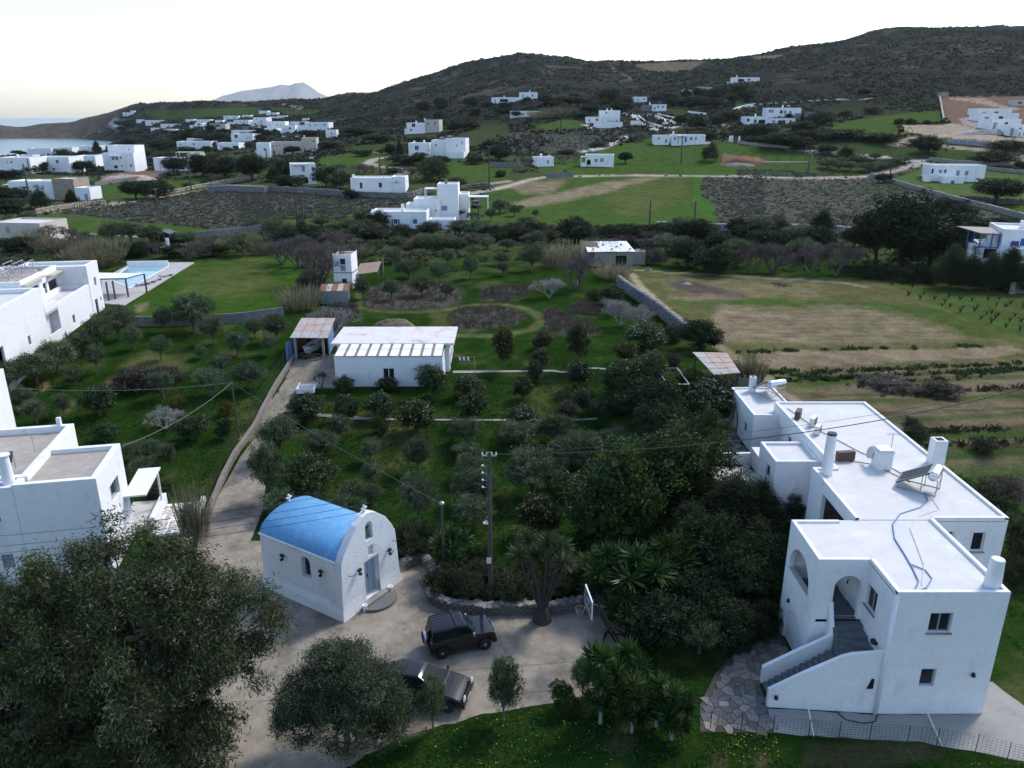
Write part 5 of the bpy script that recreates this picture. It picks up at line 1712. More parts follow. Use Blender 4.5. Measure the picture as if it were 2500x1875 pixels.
def car(loc, rz, label, cat, d, paint, group='vehicles in the yard', spare=False, rack=False):
    root = empty(d['name'], loc, rz, label, cat, group)
    hw, wb, wr = d['hw'], d['wb'] / 2, d['wr']

    def prof(P, y0, y1, bot=True):
        pts = [Vector((x, 0, z)) for x, z in P]
        tr = tessellate_polygon([pts])
        n = len(P)
        m = MB()
        fs = []
        for a, b, c in tr:
            cr = (pts[b] - pts[a]).cross(pts[c] - pts[a]).y
            f = (a, b, c) if cr < 0 else (c, b, a)
            fs += [f, tuple(n + q for q in f[::-1])]
        fs += [(i, n + i, n + (i + 1) % n, (i + 1) % n) for i in range(n)]
        m.add([(x, y0, z) for x, z in P] + [(x, y1, z) for x, z in P], fs)
        return m
    up = d['upper']           # outline from front bottom up over bonnet/belt to rear bottom
    ar = wr + .07
    bz = d['sill']
    bottom = []
    for cx in (-wb, wb):
        a0 = math.asin(max(-1, min(1, (bz - wr) / ar)))
        bottom += [(cx - ar * math.cos(a0), bz)] + [(cx + ar * math.cos(t), wr + ar * math.sin(t)) for t in np.linspace(math.pi - a0, a0, 9)][1:-1] + [(cx + ar * math.cos(a0), bz)]
    P = up + bottom
    body = prof(P, -hw, hw).obj('body', paint, root)
    rnd(body, d.get('bev', .075))
    # cabin
    c = d['cabin']            # x: rear base, rear top, front top, front base ; z: belt, roof ; hw base, hw top
    xb, xt, ft, fb, zb, zt, w0, w1 = c
    cv = [(xb, -w0, zb - .03), (fb, -w0, zb - .03), (fb, w0, zb - .03), (xb, w0, zb - .03), (xt, -w1, zt), (ft, -w1, zt), (ft, w1, zt), (xt, w1, zt)]
    rx = .07
    tv = [(xt + rx, -w1 + rx, zt + .045), (ft - rx, -w1 + rx, zt + .045), (ft - rx, w1 - rx, zt + .045), (xt + rx, w1 - rx, zt + .045)]
    m = MB()
    m.add(cv + tv, [(0, 1, 5, 4), (1, 2, 6, 5), (2, 3, 7, 6), (3, 0, 4, 7), (4, 5, 9, 8), (5, 6, 10, 9), (6, 7, 11, 10), (7, 4, 8, 11), (8, 9, 10, 11)])
    rnd(m.obj('cabin', paint, root), d.get('bev', .075))

    def bil(A, B, C, D, u, v):
        A, B, C, D = map(Vector, (A, B, C, D))
        return (A * (1 - u) + B * u) * (1 - v) + (D * (1 - u) + C * u) * v

    def win(name, A, B, C, D, u0, u1, v0, v1, off=.012):
        q = [bil(A, B, C, D, u, v) for u, v in ((u0, v0), (u1, v0), (u1, v1), (u0, v1))]
        n_ = (q[1] - q[0]).cross(q[3] - q[0]).normalized()
        MB().sheet(*[p + n_ * off for p in q], .01).obj(name, CGLASS, root)
    win('windscreen', cv[1], cv[2], cv[6], cv[5], .06, .94, .08, .93)
    win('rear_window', cv[3], cv[0], cv[4], cv[7], .1, .9, .25, .9)
    for A, B, C, D in ((cv[0], cv[1], cv[5], cv[4]), (cv[2], cv[3], cv[7], cv[6])):
        near = A[1] < 0
        for u0, u1 in d['wins']:
            win('side_window', A, B, C, D, *((u0, u1) if near else (1 - u1, 1 - u0)), .16, .88)
    # wheels
    tm = MB().lathe([(.6 * wr, -.11), (wr * .94, -.115), (wr, -.07), (wr, .07), (wr * .94, .115), (.6 * wr, .11)], 22, Matrix.Rotation(R(90), 4, 'X')).mesh('tyre', TYRE, True)
    rm = MB()
    rm.lathe([(.02, -.02), (.62 * wr, -.02), (.66 * wr, .10), (.60 * wr, .105), (.56 * wr, .03), (.02, .03)], 20, Matrix.Rotation(R(90), 4, 'X'))
    for k in range(d.get('spokes', 5)):
        rm.box(0, .6 * wr, -.035, .035, .03, .10, Matrix.Rotation(R(90), 4, 'X') @ Matrix.Rotation(2 * math.pi * k / d.get('spokes', 5), 4, 'Z'))
    rm.lathe([(.09, .03), (.09, .115), (.06, .12)], 10, Matrix.Rotation(R(90), 4, 'X'))
    rm = rm.mesh('rim', RIM)
    for sx in (-wb, wb):
        for sy in (-1, 1):
            w = empty('wheel', (sx, sy * (hw - .1), wr), 0 if sy < 0 else math.pi)
            w.parent = root
            link('tyre', tm, w)
            link('rim', rm, w)
    # wheel wells, bumpers, lamps, mirrors
    for sx in (-wb, wb):
        MB().box(sx - ar, sx + ar, -hw + .22, hw - .22, bz - .02, wr + ar * .8).obj('wheel_well', TRIM, body)
    xf, xr = d['xf'], d['xr']
    MB().box(xf - .12, xf + .06, -hw + .02, hw - .02, bz, bz + .24).obj('bumper', d.get('bump', TRIM), root)
    MB().box(xr - .06, xr + .12, -hw + .02, hw - .02, bz, bz + .24).obj('bumper', d.get('bump', TRIM), root)
    for sy in (-1, 1):
        hy = sy * (hw - .22)
        lz = d['lampz']
        MB().lathe([(.02, 0), (.12, .0), (.13, .03), (.05, .06)], 12, Matrix.Translation((xf - .02, hy, lz)) @ Matrix.Rotation(R(90), 4, 'Y') @ Matrix.Scale(d.get('lamps', 1), 4)).obj('headlight', LAMPG, root)
        MB().box(xr - .015, xr + .05, sy * (hw - .16) - .06, sy * (hw - .16) + .06, lz - .12, lz + .08).obj('tail_light', REDL, root)
        MB().box(fb - .22, fb - .12, sy * (hw + .06) - .07, sy * (hw + .06) + .07, zb + .0, zb + .17).obj('mirror', d.get('mir', paint), root)
        MB().box(-.25, -.10, sy * (hw + .012) - .012, sy * (hw + .012) + .012, zb - .14, zb - .10).obj('door_handle', TRIM, root)
        MB().box(-wb + ar + .02, wb - ar - .02, sy * hw - .03, sy * hw + .03, bz - .05, bz + .05).obj('side_sill', TRIM, root)
    MB().box(xf - .01, xf + .025, -hw * .55, hw * .55, d['lampz'] - .1, d['lampz'] + .07).obj('grille', TRIM, root)
    MB().box(xf + .02, xf + .062, -.26, .26, bz + .08, bz + .18).obj('number_plate', WHITEP, root)
    for sy in (-.35, .15):
        MB().tube([(fb + .04, sy, zb + .02), (fb - .06, sy + .42, zb + .14)], .012, 3).obj('wiper', TRIM, root)
    if spare:
        sp = empty('spare_wheel', (xr - .17, .12, wr + .52), 0)
        sp.parent = root
        MB().lathe([(.28, -.11), (.32, -.09), (.33, 0), (.33, .09), (.28, .11)], 22, Matrix.Rotation(R(90), 4, 'Y')).obj('tyre', TYRE, sp, smooth=True)
        MB().lathe([(.335, -.08), (.345, -.07), (.345, .07), (.335, .08)], 22, Matrix.Rotation(R(90), 4, 'Y')).obj('cover_band', STEEL, sp, smooth=True)
    if rack:
        MB().box(-.35, -.25, -w1 - .03, w1 + .03, zt + .07, zt + .12).obj('roof_bar', TRIM, root)
        for k in range(5):
            y = -w1 + .18 + k * (2 * w1 - .36) / 4
            MB().box(xt + .15, ft - .15, y - .03, y + .03, zt + .046, zt + .06).obj('roof_rib', paint, root)
        for sy in (-1, 1):
            MB().box(xt + .05, ft, sy * (w1 - .01) - .015, sy * (w1 - .01) + .015, zt + .01, zt + .05).obj('rain_gutter', paint, root)
    return root


JIM = dict(name='off_road_car', hw=.78, wb=2.25, wr=.345, sill=.36, xf=1.70, xr=-1.66, lampz=.78, spokes=5,
           upper=[(1.62, .36), (1.70, .5), (1.70, .84), (1.64, .98), (1.5, 1.03), (.72, 1.08), (-1.60, 1.06), (-1.66, 1.0), (-1.66, .5), (-1.6, .36)],
           cabin=(-1.62, -1.52, .22, .70, 1.06, 1.64, .765, .66), wins=[(.05, .33), (.38, .68), ], mir=RIM)
JIM['upper'] = JIM['upper']
car((-2.73 + .05, 33.04 + .72, .035), R(18.5), 'black boxy two-door off-road car with spare wheel parked before the curved wall', 'car', JIM, PAINTB, spare=True, rack=True)
RAV = dict(name='estate_car', hw=.86, wb=2.49, wr=.35, sill=.34, xf=2.05, xr=-1.98, lampz=.78, spokes=6, lamps=1.35, bump=PAINTG, bev=.15,
           upper=[(1.95, .34), (2.05, .5), (2.03, .62), (1.88, .76), (1.5, .90), (.95, .99), (-1.92, 1.10), (-1.98, 1.0), (-1.98, .5), (-1.9, .34)],
           cabin=(-1.9, -1.35, -.12, 1.0, 1.04, 1.52, .83, .57), wins=[(.06, .26), (.29, .52), (.55, .80)])
car((-4.05, 30.0, .035), R(-12), 'dark grey estate car with rounded bonnet half hidden by the olive tree', 'car', RAV, PAINTG)


# ================================================================== BASKETBALL HOOP
def hoop():
    root = empty('basketball_hoop', (5.2, 33.9, 0), 0, 'portable basketball hoop with leaning black mast beside the yuccas', 'basketball hoop')
    L = lambda x, y, z: (x - 5.2, y - 33.9, z)
    for a, b in (((4.5, 33.3), (5.5, 33.1)), ((5.5, 33.1), (6.0, 34.5)), ((6.0, 34.5), (5.0, 34.8)), ((5.0, 34.8), (4.5, 33.3))):
        MB().tube([L(*a, .08), L(*b, .08)], .05, 4).obj('base_rail', IRON, root)
    for dx in (-.09, .09):
        MB().tube([L(5.5 + dx, 33.9, .1), L(4.25 + dx, 32.95, 3.0)], .055, 4).obj('mast', IRON, root)
    for p, q in (((4.5, 33.3, .1), (5.0, 33.5, 1.3)), ((5.0, 34.8, .1), (5.0, 33.5, 1.3)), ((6.0, 34.5, .1), (4.9, 33.5, 1.55)), ((5.3, 33.9, .6), (4.5, 33.1, 2.7))):
        MB().tube([L(*p), L(*q)], .03, 4).obj('brace', IRON, root)
    MB().tube([L(4.25, 32.95, 3.0), L(3.85, 32.75, 3.25)], .05, 5).obj('arm', IRON, root)
    M = Matrix.Translation(L(3.78, 32.75, 2.85)) @ Matrix.Rotation(R(-83), 4, 'Z')
    bb = MB().box(-.75, .75, -.02, .02, .05, 1.0, M).obj('backboard', mat('board_glass', (.10, .14, .15), .2, .05, 1, spec=.5), root)
    for a in ((-.78, -.74, .02, 1.03), (.74, .78, .02, 1.03)):
        MB().box(a[0], a[1], -.03, .03, a[2], a[3], M).obj('board_edge', WHITEF, bb)
    for a in ((-.74, .74, .02, .06), (-.74, .74, .99, 1.03), (-.3, .3, .2, .23), (-.3, .3, .62, .65)):
        MB().box(a[0], a[1], -.032, .032, a[2], a[3], M).obj('board_edge', WHITEF, bb)
    OR = mat('faded_orange_iron', (.40, .22, .13), .6, .1)
    MB().box(-.1, .1, -.2, -.03, .14, .24, M).obj('rim_bracket', OR, root)
    MB().tube([M @ Vector((.23 * math.cos(t), -.42 + .23 * math.sin(t), .2)) for t in [2 * math.pi * i / 20 for i in range(21)]], .013, 5).obj('rim', OR, root)
    q = MB()
    for k in range(10):
        t = 2 * math.pi * k / 10
        q.tube([M @ Vector((.23 * math.cos(t), -.42 + .23 * math.sin(t), .19)), M @ Vector((.13 * math.cos(t + .3), -.42 + .13 * math.sin(t + .3), -.16))], .005, 3)
    tag(q.obj('net', WHITEP, root), kind='stuff')
    b = empty('stone_barbecue', (6.3, 34.3, 0), 0, 'small dark barbecue box with round lid beside the hoop base', 'barbecue')
    MB().box(-.35, .35, -.3, .3, 0, .75).obj('body', IRON, b)
    MB().lathe([(.02, 0), (.2, 0), (.2, .03), (.02, .04)], 14, Mloc(0, -.1, .752)).obj('lid', STEEL, b)


hoop()


# ================================================================== POLES AND WIRES
def pole(name, base, h, label, r=.12, arms=0, group=None, cat='pole', m_=None, extra=None):
    root = empty(name, base, 0, label, cat, group)
    MB().tube([(0, 0, -.3), (0, 0, h * .5), (0, 0, h)], [r, r * .85, r * .65], 7).obj('post', m_ or WOODP, root)
    for k in range(arms):
        z = h - .25 - .9 * k
        MB().box(-.4, .4, -.04, .04, z, z + .08).obj('cross_arm', GALV, root)
        for x in (-.36, -.13, .13, .36):
            MB().lathe([(.03, 0), (.05, .04), (.03, .08), (.045, .13), (.02, .16)], 6, Mloc(x, 0, z + .09)).obj('insulator', WHITEP, root)
    return root


P1 = (-4.03, 40.0, 0)
P2 = (-1.2, 37.5, 0)
P3 = (-22.6, 59.4, gz(-22.6, 59.4))
p1 = pole('utility_pole', P1, 5.0, 'short grey pole right of the chapel behind the curved wall', .1, group='utility poles')
MB().lathe([(.08, 0), (.16, .06), (.14, .14), (.05, .2)], 8, Mloc(0, 0, 4.9)).obj('pole_cap', GALV, p1)
p2 = pole('utility_pole', P2, 9.3, 'tall dark utility pole with crossarm behind the curved wall', .15, 1, 'utility poles')
for k in range(4):
    z = 8.5 - .42 * k
    MB().tube([(-.14, 0, z), (-.34, 0, z)], .02, 4).obj('bracket', GALV, p2)
    MB().lathe([(.04, 0), (.07, .05), (.04, .1)], 7, Mloc(-.36, 0, z - .02)).obj('insulator', WHITEP, p2)
MB().lathe([(.16, 0), (.19, .02), (.06, .12), (.04, .16)], 12, Mloc(-.2, 0, 5.1)).obj('street_lamp', WHITEP, p2)
MB().tube([(-.2, 0, 5.2), (-.2, 0, 5.45), (0, 0, 5.6)], .02, 4).obj('lamp_arm', GALV, p2)
MB().box(-.2, .05, -.19, -.16, 2.7, 3.05).obj('notice', WHITEP, p2)
p3 = pole('utility_pole', P3, 4.9, 'thin grey pole standing beside the driveway wall', .09, group='utility poles')


def wire(label, a, b, sag, m_=WIRE, r=.014):
    a, b = Vector(a), Vector(b)
    P = [a + (b - a) * (i / 24) - Vector((0, 0, sag * 4 * (i / 24) * (1 - i / 24))) for i in range(25)]
    o = MB().tube(P, r, 4).obj('overhead_wire', m_)
    return tag(o, label, 'wire', 'overhead wires')


tp3 = (P3[0], P3[1], P3[2] + 4.85)
wire('pale wire from the short pole by the chapel to the pole at the drive', (P1[0], P1[1], 4.95), tp3, .25, WIREL, .012)
wire('pale wire from the drive pole to the left edge above the orchard', tp3, pt_y(*pix('E', -40, 1245), 58), .5, WIREL, .013)
wire('pale wire from the drive pole down to the left house corner', tp3, (-24.6, 45.2, 6.3), .5, WIREL, .013)
for i in range(4):
    y_ = (1313, 1339, 1356, 1372)[i]
    wire('dark wire above the chapel roof, %s of the four' % ('topmost', 'second', 'third', 'lowest')[i], (P2[0] - .36, P2[1], 8.5 - .42 * i), pt_y(-60, y_, 33), .5, WIRE, .012)
wire('thick black cable from the tall pole over the long white roof', (P2[0], P2[1], 9.15), pt_y(*pix('L', 2260, 132), 47), 1.1, WIRE, .03)
wire('thin dark wire beside the thick cable over the white roof', (P2[0] + .3, P2[1], 9.2), pt_y(*pix('L', 2260, 120), 49), .7, WIRE, .012)


# ================================================================== GARDEN BUILDINGS
def sheets(parent, A, B, C, D, n, m_, name='roof_sheet', t=.03, gap=.02, rows=1, lift=.0):
    """roof of n separate sheets between edge AB (low) and DC (high)"""
    A, B, C, D = map(Vector, (A, B, C, D))
    for r in range(rows):
        for k in range(n):
            u0, u1 = (k + gap) / n, (k + 1 - gap) / n
            v0, v1 = r / rows, (r + 1) / rows + (.03 if r < rows - 1 else 0)
            f = lambda u, v: (A * (1 - u) + B * u) * (1 - v) + (D * (1 - u) + C * u) * v + Vector((0, 0, .02 * r + random.uniform(-lift, lift)))
            mm = random.choice(m_) if isinstance(m_, list) else m_
            MB().sheet(f(u0, v0), f(u1, v0), f(u1, v1), f(u0, v1), t).obj(name, mm, parent)


def white_shed():
    zb = 1.7
    root = empty('garden_building', (-16.6, 69.4, zb), R(.4), 'white garden building with white panels and rust stripes on its front roof', 'building')
    L = lambda x, y, z: (x + 16.6, y - 69.4, z - zb)
    PINK = mat('dirty_pinkish_roof', (.66, .62, .59), .9, .12, 1.4, .3, 10, stain=(.34, .25, .19), stain_s=.7, stain_lo=.54)
    block(root, 0, 10.1, 0, 3.4, -.3, 3.12, 0, {'f': [(4.5, 5.55, .95 + .3, 1.95 + .3, 'w', {'m': WHITEF, 'bars': 1, 'd': .1})], 'r': []}, PLAS, ROOFW, roof=False)
    block(root, -.4, 10.5, 3.4, 9.0, -.3, 3.3, 0, {'r': [(1.0, 2.0, .3, 2.3, 'd', {'m': GREYB}), (3, 4, 1.2, 2.2, 'w', {'m': GREYF})]}, PLAS, ROOFW, roof=False)
    MB().box(-.9, 11.0, 3.0, 9.3, 3.3, 3.52).obj('roof_slab', PINK, root)
    W = mat('white_roof_panel', (.80, .80, .80), .6, .05, 1)
    RUST = mat('rust_brown_strip', (.26, .19, .15), .95, .4, 2, .4, 20)
    MB().sheet((-.05, -.06, 3.14), (10.15, -.06, 3.14), (10.0, 3.6, 3.50), (.1, 3.6, 3.50), .05).obj('roof_base', RUST, root)
    n = 10
    for r in range(2):
        for k in range(n):
            u0, u1 = (k + .13) / n, (k + .87) / n
            v0, v1 = (.015, .485) if r == 0 else (.515, .985)
            f = lambda u, v: Vector((-.05 + 10.2 * u, -.06 + 3.5 * v, 3.165 + .35 * v))
            a, b, c, d = f(u0, v0), f(u1, v0), f(u1, v1), f(u0, v1)
            MB().sheet(a, b, c, d, .03).obj('roof_panel', W, root)
    return root


white_shed()


def boat_shed():
    zb = 2.5
    root = empty('boat_shed', (-22, 76, zb), R(2), 'open shed with grey sheet roof and blue side panel over stored junk', 'shed')
    sheets(root, (-.35, -.6, 2.45), (3.45, -.6, 2.4), (3.3, 4.8, 3.05), (-.3, 4.8, 3.1), 4, [CORR, CORR, CORRP], rows=3, lift=.015)
    for x, y in ((0, 0), (2.75, .2), (0, 4.5), (2.9, 4.5)):
        MB().box(x - .12, x + .12, y - .12, y + .12, -.3, 2.5 + .1 * (y > 1)).obj('post', CONC, root)
    MB().box(-.2, -.1, .2, 4.5, 0, 2.4).box(0, 3, 4.6, 4.7, 0, 2.6).obj('side_wall', BROWNM, root)
    MB().sheet((-.75, -.9, 0), (-.35, .4, 0), (-.3, .4, 2.0), (-.7, -.9, 2.0), .05).obj('blue_panel', mat('faded_blue_panel', (.13, .22, .42), .8, .2, 2, stain=(.3, .33, .4), stain_s=2), root)
    MB().box(3.05, 3.15, 1.0, 4.0, .0, 2.3).obj('side_panel', mat('faded_blue_panel', (.1, .15, .3)), root)
    bt = empty('rowing_boat', (-20.6, 77.8, 2.9), R(80), 'small pale wooden boat stored in the open shed', 'boat')
    hull = []
    for i, (x, w, zk) in enumerate(((-1.7, .45, .18), (-1, .62, .06), (0, .68, 0), (1, .55, .08), (1.9, .04, .35))):
        hull += [(x, -w, .75 + .08 * abs(x)), (x, -w * .6, zk + .12), (x, 0, zk), (x, w * .6, zk + .12), (x, w, .75 + .08 * abs(x))]
    MB().add(hull, [(5 * i + j, 5 * i + j + 1, 5 * i + j + 6, 5 * i + j + 5) for i in range(4) for j in range(4)] + [(0, 1, 2, 3, 4)]).obj('hull', mat('pale_boat_paint', (.42, .43, .43), .7, .15, 2), bt)
    for x in (-.9, .3):
        MB().box(x - .15, x + .15, -.58, .58, .55, .60).obj('thwart', WOODB, bt)
    for i in range(7):
        x, y = random.uniform(-21.4, -19.6), random.uniform(75.6, 76.6)
        a = R(random.uniform(-40, 60))
        o = MB().box(-.8, .8, -.07, .07, -.02, .02).obj('plank', WOODB, None, (x, y, gz(x, y) + .12 + .09 * i), a)
        o.rotation_euler[1] = R(random.uniform(-25, 25))
        tag(o, 'loose old plank in the junk heap at the open shed mouth', 'plank', 'planks lying at the open shed')


boat_shed()


def small_things():
    # flatbed trailer box
    p = (-19.0, 67.8)
    z = gz(*p)
    r = empty('trailer', (*p, z), R(4), 'white open box trailer standing on the dirt yard left of the building', 'trailer')
    MB().box(-.75, .75, -.65, .65, .3, .36).obj('bed', mat('trailer_bed', (.36, .31, .27), .9, .2), r)
    for nm, b in (('front_side', (-.78, .78, -.7, -.65)), ('rear_side', (-.78, .78, .65, .7)), ('side', (-.80, -.75, -.64, 1.2)), ('side', (.75, .80, -.64, 1.2))):
        MB().box(*b, .3, .75).obj(nm, WHITEF, r)
    for sx in (-.85, .85):
        MB().lathe([(.05, -.08), (.26, -.08), (.26, .08), (.05, .08)], 14, Matrix.Translation((sx, .1, .24)) @ Matrix.Rotation(R(90), 4, 'Y')).obj('wheel', TYRE, r)
    # water trough
    t = empty('trough', (-19.0, 63.3, gz(-19, 63.3)), R(8), 'pale blue metal trough on the grass at the end of the garden path', 'trough')
    MB().box(-.7, .7, -.3, .3, 0, .08).box(-.7, .7, -.3, -.26, .08, .45).obj('shell', mat('pale_blue_metal', (.35, .45, .5), .6, .1), t)
    MB().box(-.7, .7, .26, .3, .08, .45).obj('back_side', MATS['pale_blue_metal'], t)
    # little tower
    zb = 2.9
    r = empty('water_tower_house', (-25.0, 108.2, zb), R(-4), 'narrow white two-storey tower hut with ochre roof among the bare trees', 'building')
    OC = mat('ochre_lichen_roof', (.34, .27, .10), .9, .2, 2)
    block(r, 0, 2.6, 0, 3.2, -.2, 2.35, 0, {'f': [(1.1, 1.8, .9, 1.7, 'o')], 'r': []}, PLASF, PLASF, name='lower_wall', roof=False)
    MB().box(-.12, 2.72, -.12, 3.3, 2.35, 2.47).obj('floor_slab', CONC, r)
    block(r, 0, 2.6, 0, 3.2, 2.47, 4.85, .25, {'f': [(1.0, 1.75, 1.0, 1.85, 'w', {'m': BROWNM, 'd': .2}), (1.0, 1.75, .1, .9, 's', {'m': SHUTG})], 'r': []}, PLASF, OC, .15)
    for x in (.05, 2.55):
        for y in (.1, 3.1):
            MB().lathe([(.12, 0), (.1, .12), (.02, .22)], 7, Mloc(x, y, 4.86)).obj('roof_knob', PLASF, r)
    # grey sheet hut
    r = empty('sheet_hut', (-24.7, 98.7, 2.9), R(7), 'small grey metal hut with rusty sheet roof before the white tower hut', 'shed')
    for k in range(4):
        MB().box(.85 * k, .85 * k + .83, 0, .05, 0, 1.75).obj('wall_sheet', GALV, r)
    MB().box(-.03, .02, 0, 3.2, 0, 1.75).box(3.38, 3.43, 0, 3.2, 0, 1.75).box(0, 3.4, 3.2, 3.25, 0, 1.9).obj('side_wall', GALV, r)
    sheets(r, (-.15, -.15, 1.78), (3.55, -.15, 1.78), (3.55, 3.4, 2.0), (-.15, 3.4, 2.0), 5, [CORR, CORRP, mat('rust_sheet', (.22, .10, .06), .9, .25, 3)], rows=1)
    # brown shelter
    r = empty('lean_to', (-22.4, 110, 2.9), R(4), 'open shelter with brown sheet roof to the right of the tower hut', 'shed')
    sheets(r, (0, 0, 1.75), (3.2, 0, 2.1), (3.4, 5, 2.7), (.2, 5, 2.4), 4, TANROOF, rows=2)
    for x, y in ((.1, .1), (3.1, .1), (.3, 4.8), (3.3, 4.8)):
        MB().box(x - .08, x + .08, y - .08, y + .08, -.2, 1.8 + .1 * y).obj('post', WOODP, r)
    for i, (x, y) in enumerate(((865, 375), (905, 370))):
        pole('concrete_post', gpt('F', x, y), 2.4, 'short grey concrete post right of the brown shelter, %s of two' % ('left' if i == 0 else 'right'), .12, 0, 'posts by the shelter', 'post', CONC)
    # sheds at the back right: tan steep roof, white flat roof
    g1 = gpt('G', 460, 480)
    r = empty('reed_shed', (g1.x, g1.y, 2.9), R(-8), 'shed under a steep tan corrugated roof beside the bare tree', 'shed')
    sheets(r, (-1.6, -.6, .3), (1.6, -.6, .3), (.6, 3.4, 3.6), (-2.2, 3.4, 3.8), 10, mat('tan_ridged_roof', (.22, .165, .11), .9, .12), rows=1, gap=.02, lift=.03)
    MB().box(-1.4, 1.2, .6, 2.6, -.2, 1.6).obj('wall', STONED, r)
    g2 = gpt('G', 630, 475)
    r = empty('stone_shed', (g2.x, g2.y, 2.9), R(3), 'low stone shed with bright white sheet roof and dark doorway at the field corner', 'shed')
    block(r, -3.2, 3.0, 0, 5, -.3, 2.5, 0, {'f': [(3.4, 5.2, .1, 2.1, 'o', {'d': .5})], 'r': []}, STONE, ROOFW, roof=False)
    sheets(r, (-4.5, -.5, 2.55), (3.3, -.5, 2.55), (2.9, 5.3, 3.3), (-4.3, 5.3, 3.3), 7, mat('white_sheet', (.74, .74, .74), .7, .08), rows=2, lift=.05)
    for k in range(7):
        MB().box(-3.6 + k, -3.3 + k, .2 + (k % 3) * 1.3, .5 + (k % 3) * 1.3, 2.75 + (k % 3) * .16, 2.95 + (k % 3) * .16).obj('roof_weight', STONE, r)
    MB().box(3.3, 5.4, 1.5, 4.0, -.2, 2.2).obj('stone_pen', STONE, r)
    # corrugated shelter at the garden edge
    r = empty('corrugated_shelter', (17.6, 62.5, 2.9), R(0), 'open shelter with pale sagging sheet roof at the edge of the vegetable land', 'shed')
    sheets(r, (-.6, -.3, 2.5), (1.6, -.4, 2.75), (2.0, 5.4, 2.65), (-1.2, 5.4, 2.75), 3, [CORRP, CORR], rows=4, lift=.02)
    for x, y in ((-.5, 0), (1.5, 0), (-1.0, 5), (1.9, 5), (.5, .1)):
        MB().box(x - .07, x + .07, y - .07, y + .07, -.2, 2.5).obj('post', WOODP, r)
    for k in range(9):
        MB().box(1.6 + .22 * k, 1.8 + .22 * k, .0 + .02 * k, .05 + .02 * k, -.1, 2.3 + random.uniform(-.25, .15)).obj('fence_board', mat('grey_board', (.17, .15, .13), .9, .2), r)
    # pipe frame in the orchard
    r = empty('pipe_frame', (12.9, 66.2, 2.9), 0, 'grey pipe frame for vines standing in the citrus garden', 'pergola')
    tp = 1.75
    cs = [(-1.9, 0), (1.9, .2), (2.0, -4.3), (-1.6, -4.2)]
    for i in range(4):
        MB().tube([(*cs[i], tp), (*cs[(i + 1) % 4], tp)], .05, 5).obj('rail', GALV, r)
        MB().tube([(*cs[i], -.3), (*cs[i], tp)], .05, 5).obj('post', GALV, r)
    MB().tube([(0, .1, tp), (.2, -4.25, tp)], .05, 5).obj('rail', GALV, r)
    MB().tube([(0, .1, -.3), (0, .1, tp)], .05, 5).obj('post', GALV, r)
    # washing on a line beside the white building
    r = empty('washing_line', (-4.6, 71.5, gz(-4.6, 71.5)), 0, 'washing line with white laundry at the right end of the garden building', 'washing line')
    MB().tube([(-.9, 0, 2.2), (1.0, .2, 2.0)], .012, 3).obj('line', WIREL, r)
    for k in range(3):
        MB().sheet((-.5 + .4 * k, 0, 1.75), (-.3 + .4 * k, .04, 1.7), (-.32 + .4 * k, .03, 2.08), (-.52 + .4 * k, 0, 2.1), .02).obj('cloth', WHITEF, r)
    MB().tube([(1.0, .2, -.1), (1.0, .2, 2.1)], .03, 4).obj('post', GALV, r)


small_things()


# ================================================================== DRY STONE WALLS (far stones too small to pick apart)
def dry_wall(path_px, label, h=1.1, w=.6, m_=STONE, sub=.55, name='dry_stone_wall', lift=0, cols=True):
    P = [gpt(*q) for q in path_px]
    P = smooth_path([(p.x, p.y) for p in P], 5) if len(P) > 2 else [(p.x, p.y) for p in P]
    L_ = along(P, 0)[3]
    n = max(4, min(int(L_ / 1.5), 60))
    pts = [along(P, L_ * i / n)[:2] for i in range(n + 1)]
    root = curb_wall(name, pts, h * .9, w * .8, m_, label)
    if sub <= 0: return root
    base = pts[0]
    z0 = gz(*base)
    V, F = [], []
    k = 0
    rows = max(2, int(h / (sub * .6)))
    cub = np.array([(-1, -1, -1), (1, -1, -1), (1, 1, -1), (-1, 1, -1), (-1, -1, 1), (1, -1, 1), (1, 1, 1), (-1, 1, 1)]) * .5
    cf = np.array([(0, 3, 2, 1), (4, 5, 6, 7), (0, 1, 5, 4), (1, 2, 6, 5), (2, 3, 7, 6), (3, 0, 4, 7)])
    m = int(L_ / sub)
    if m * rows * 12 > 16000: m = 16000 // (rows * 12)
    for i in range(m):
        x, y, a, _ = along(P, L_ * (i + random.random() * .4) / m)
        z = gz(x, y) - z0
        for r in range(rows):
            s = np.array([L_ / m * random.uniform(.75, 1.15), w * random.uniform(.9, 1.1), h / rows * random.uniform(.8, 1.2)])
            c = cub * s * (1 + RNG.uniform(-.16, .16, (8, 1)))
            ca, sa = math.cos(a), math.sin(a)
            v = np.stack([c[:, 0] * ca - c[:, 1] * sa + x - base[0], c[:, 0] * sa + c[:, 1] * ca + y - base[1], c[:, 2] + z + (r + .5) * h / rows], -1)
            V.append(v)
            F.append(cf + 8 * k)
            k += 1
    o = link('stones', np_mesh('stones', np.concatenate(V), np.concatenate(F), m_), root)
    tag(o, kind='stuff')
    return root


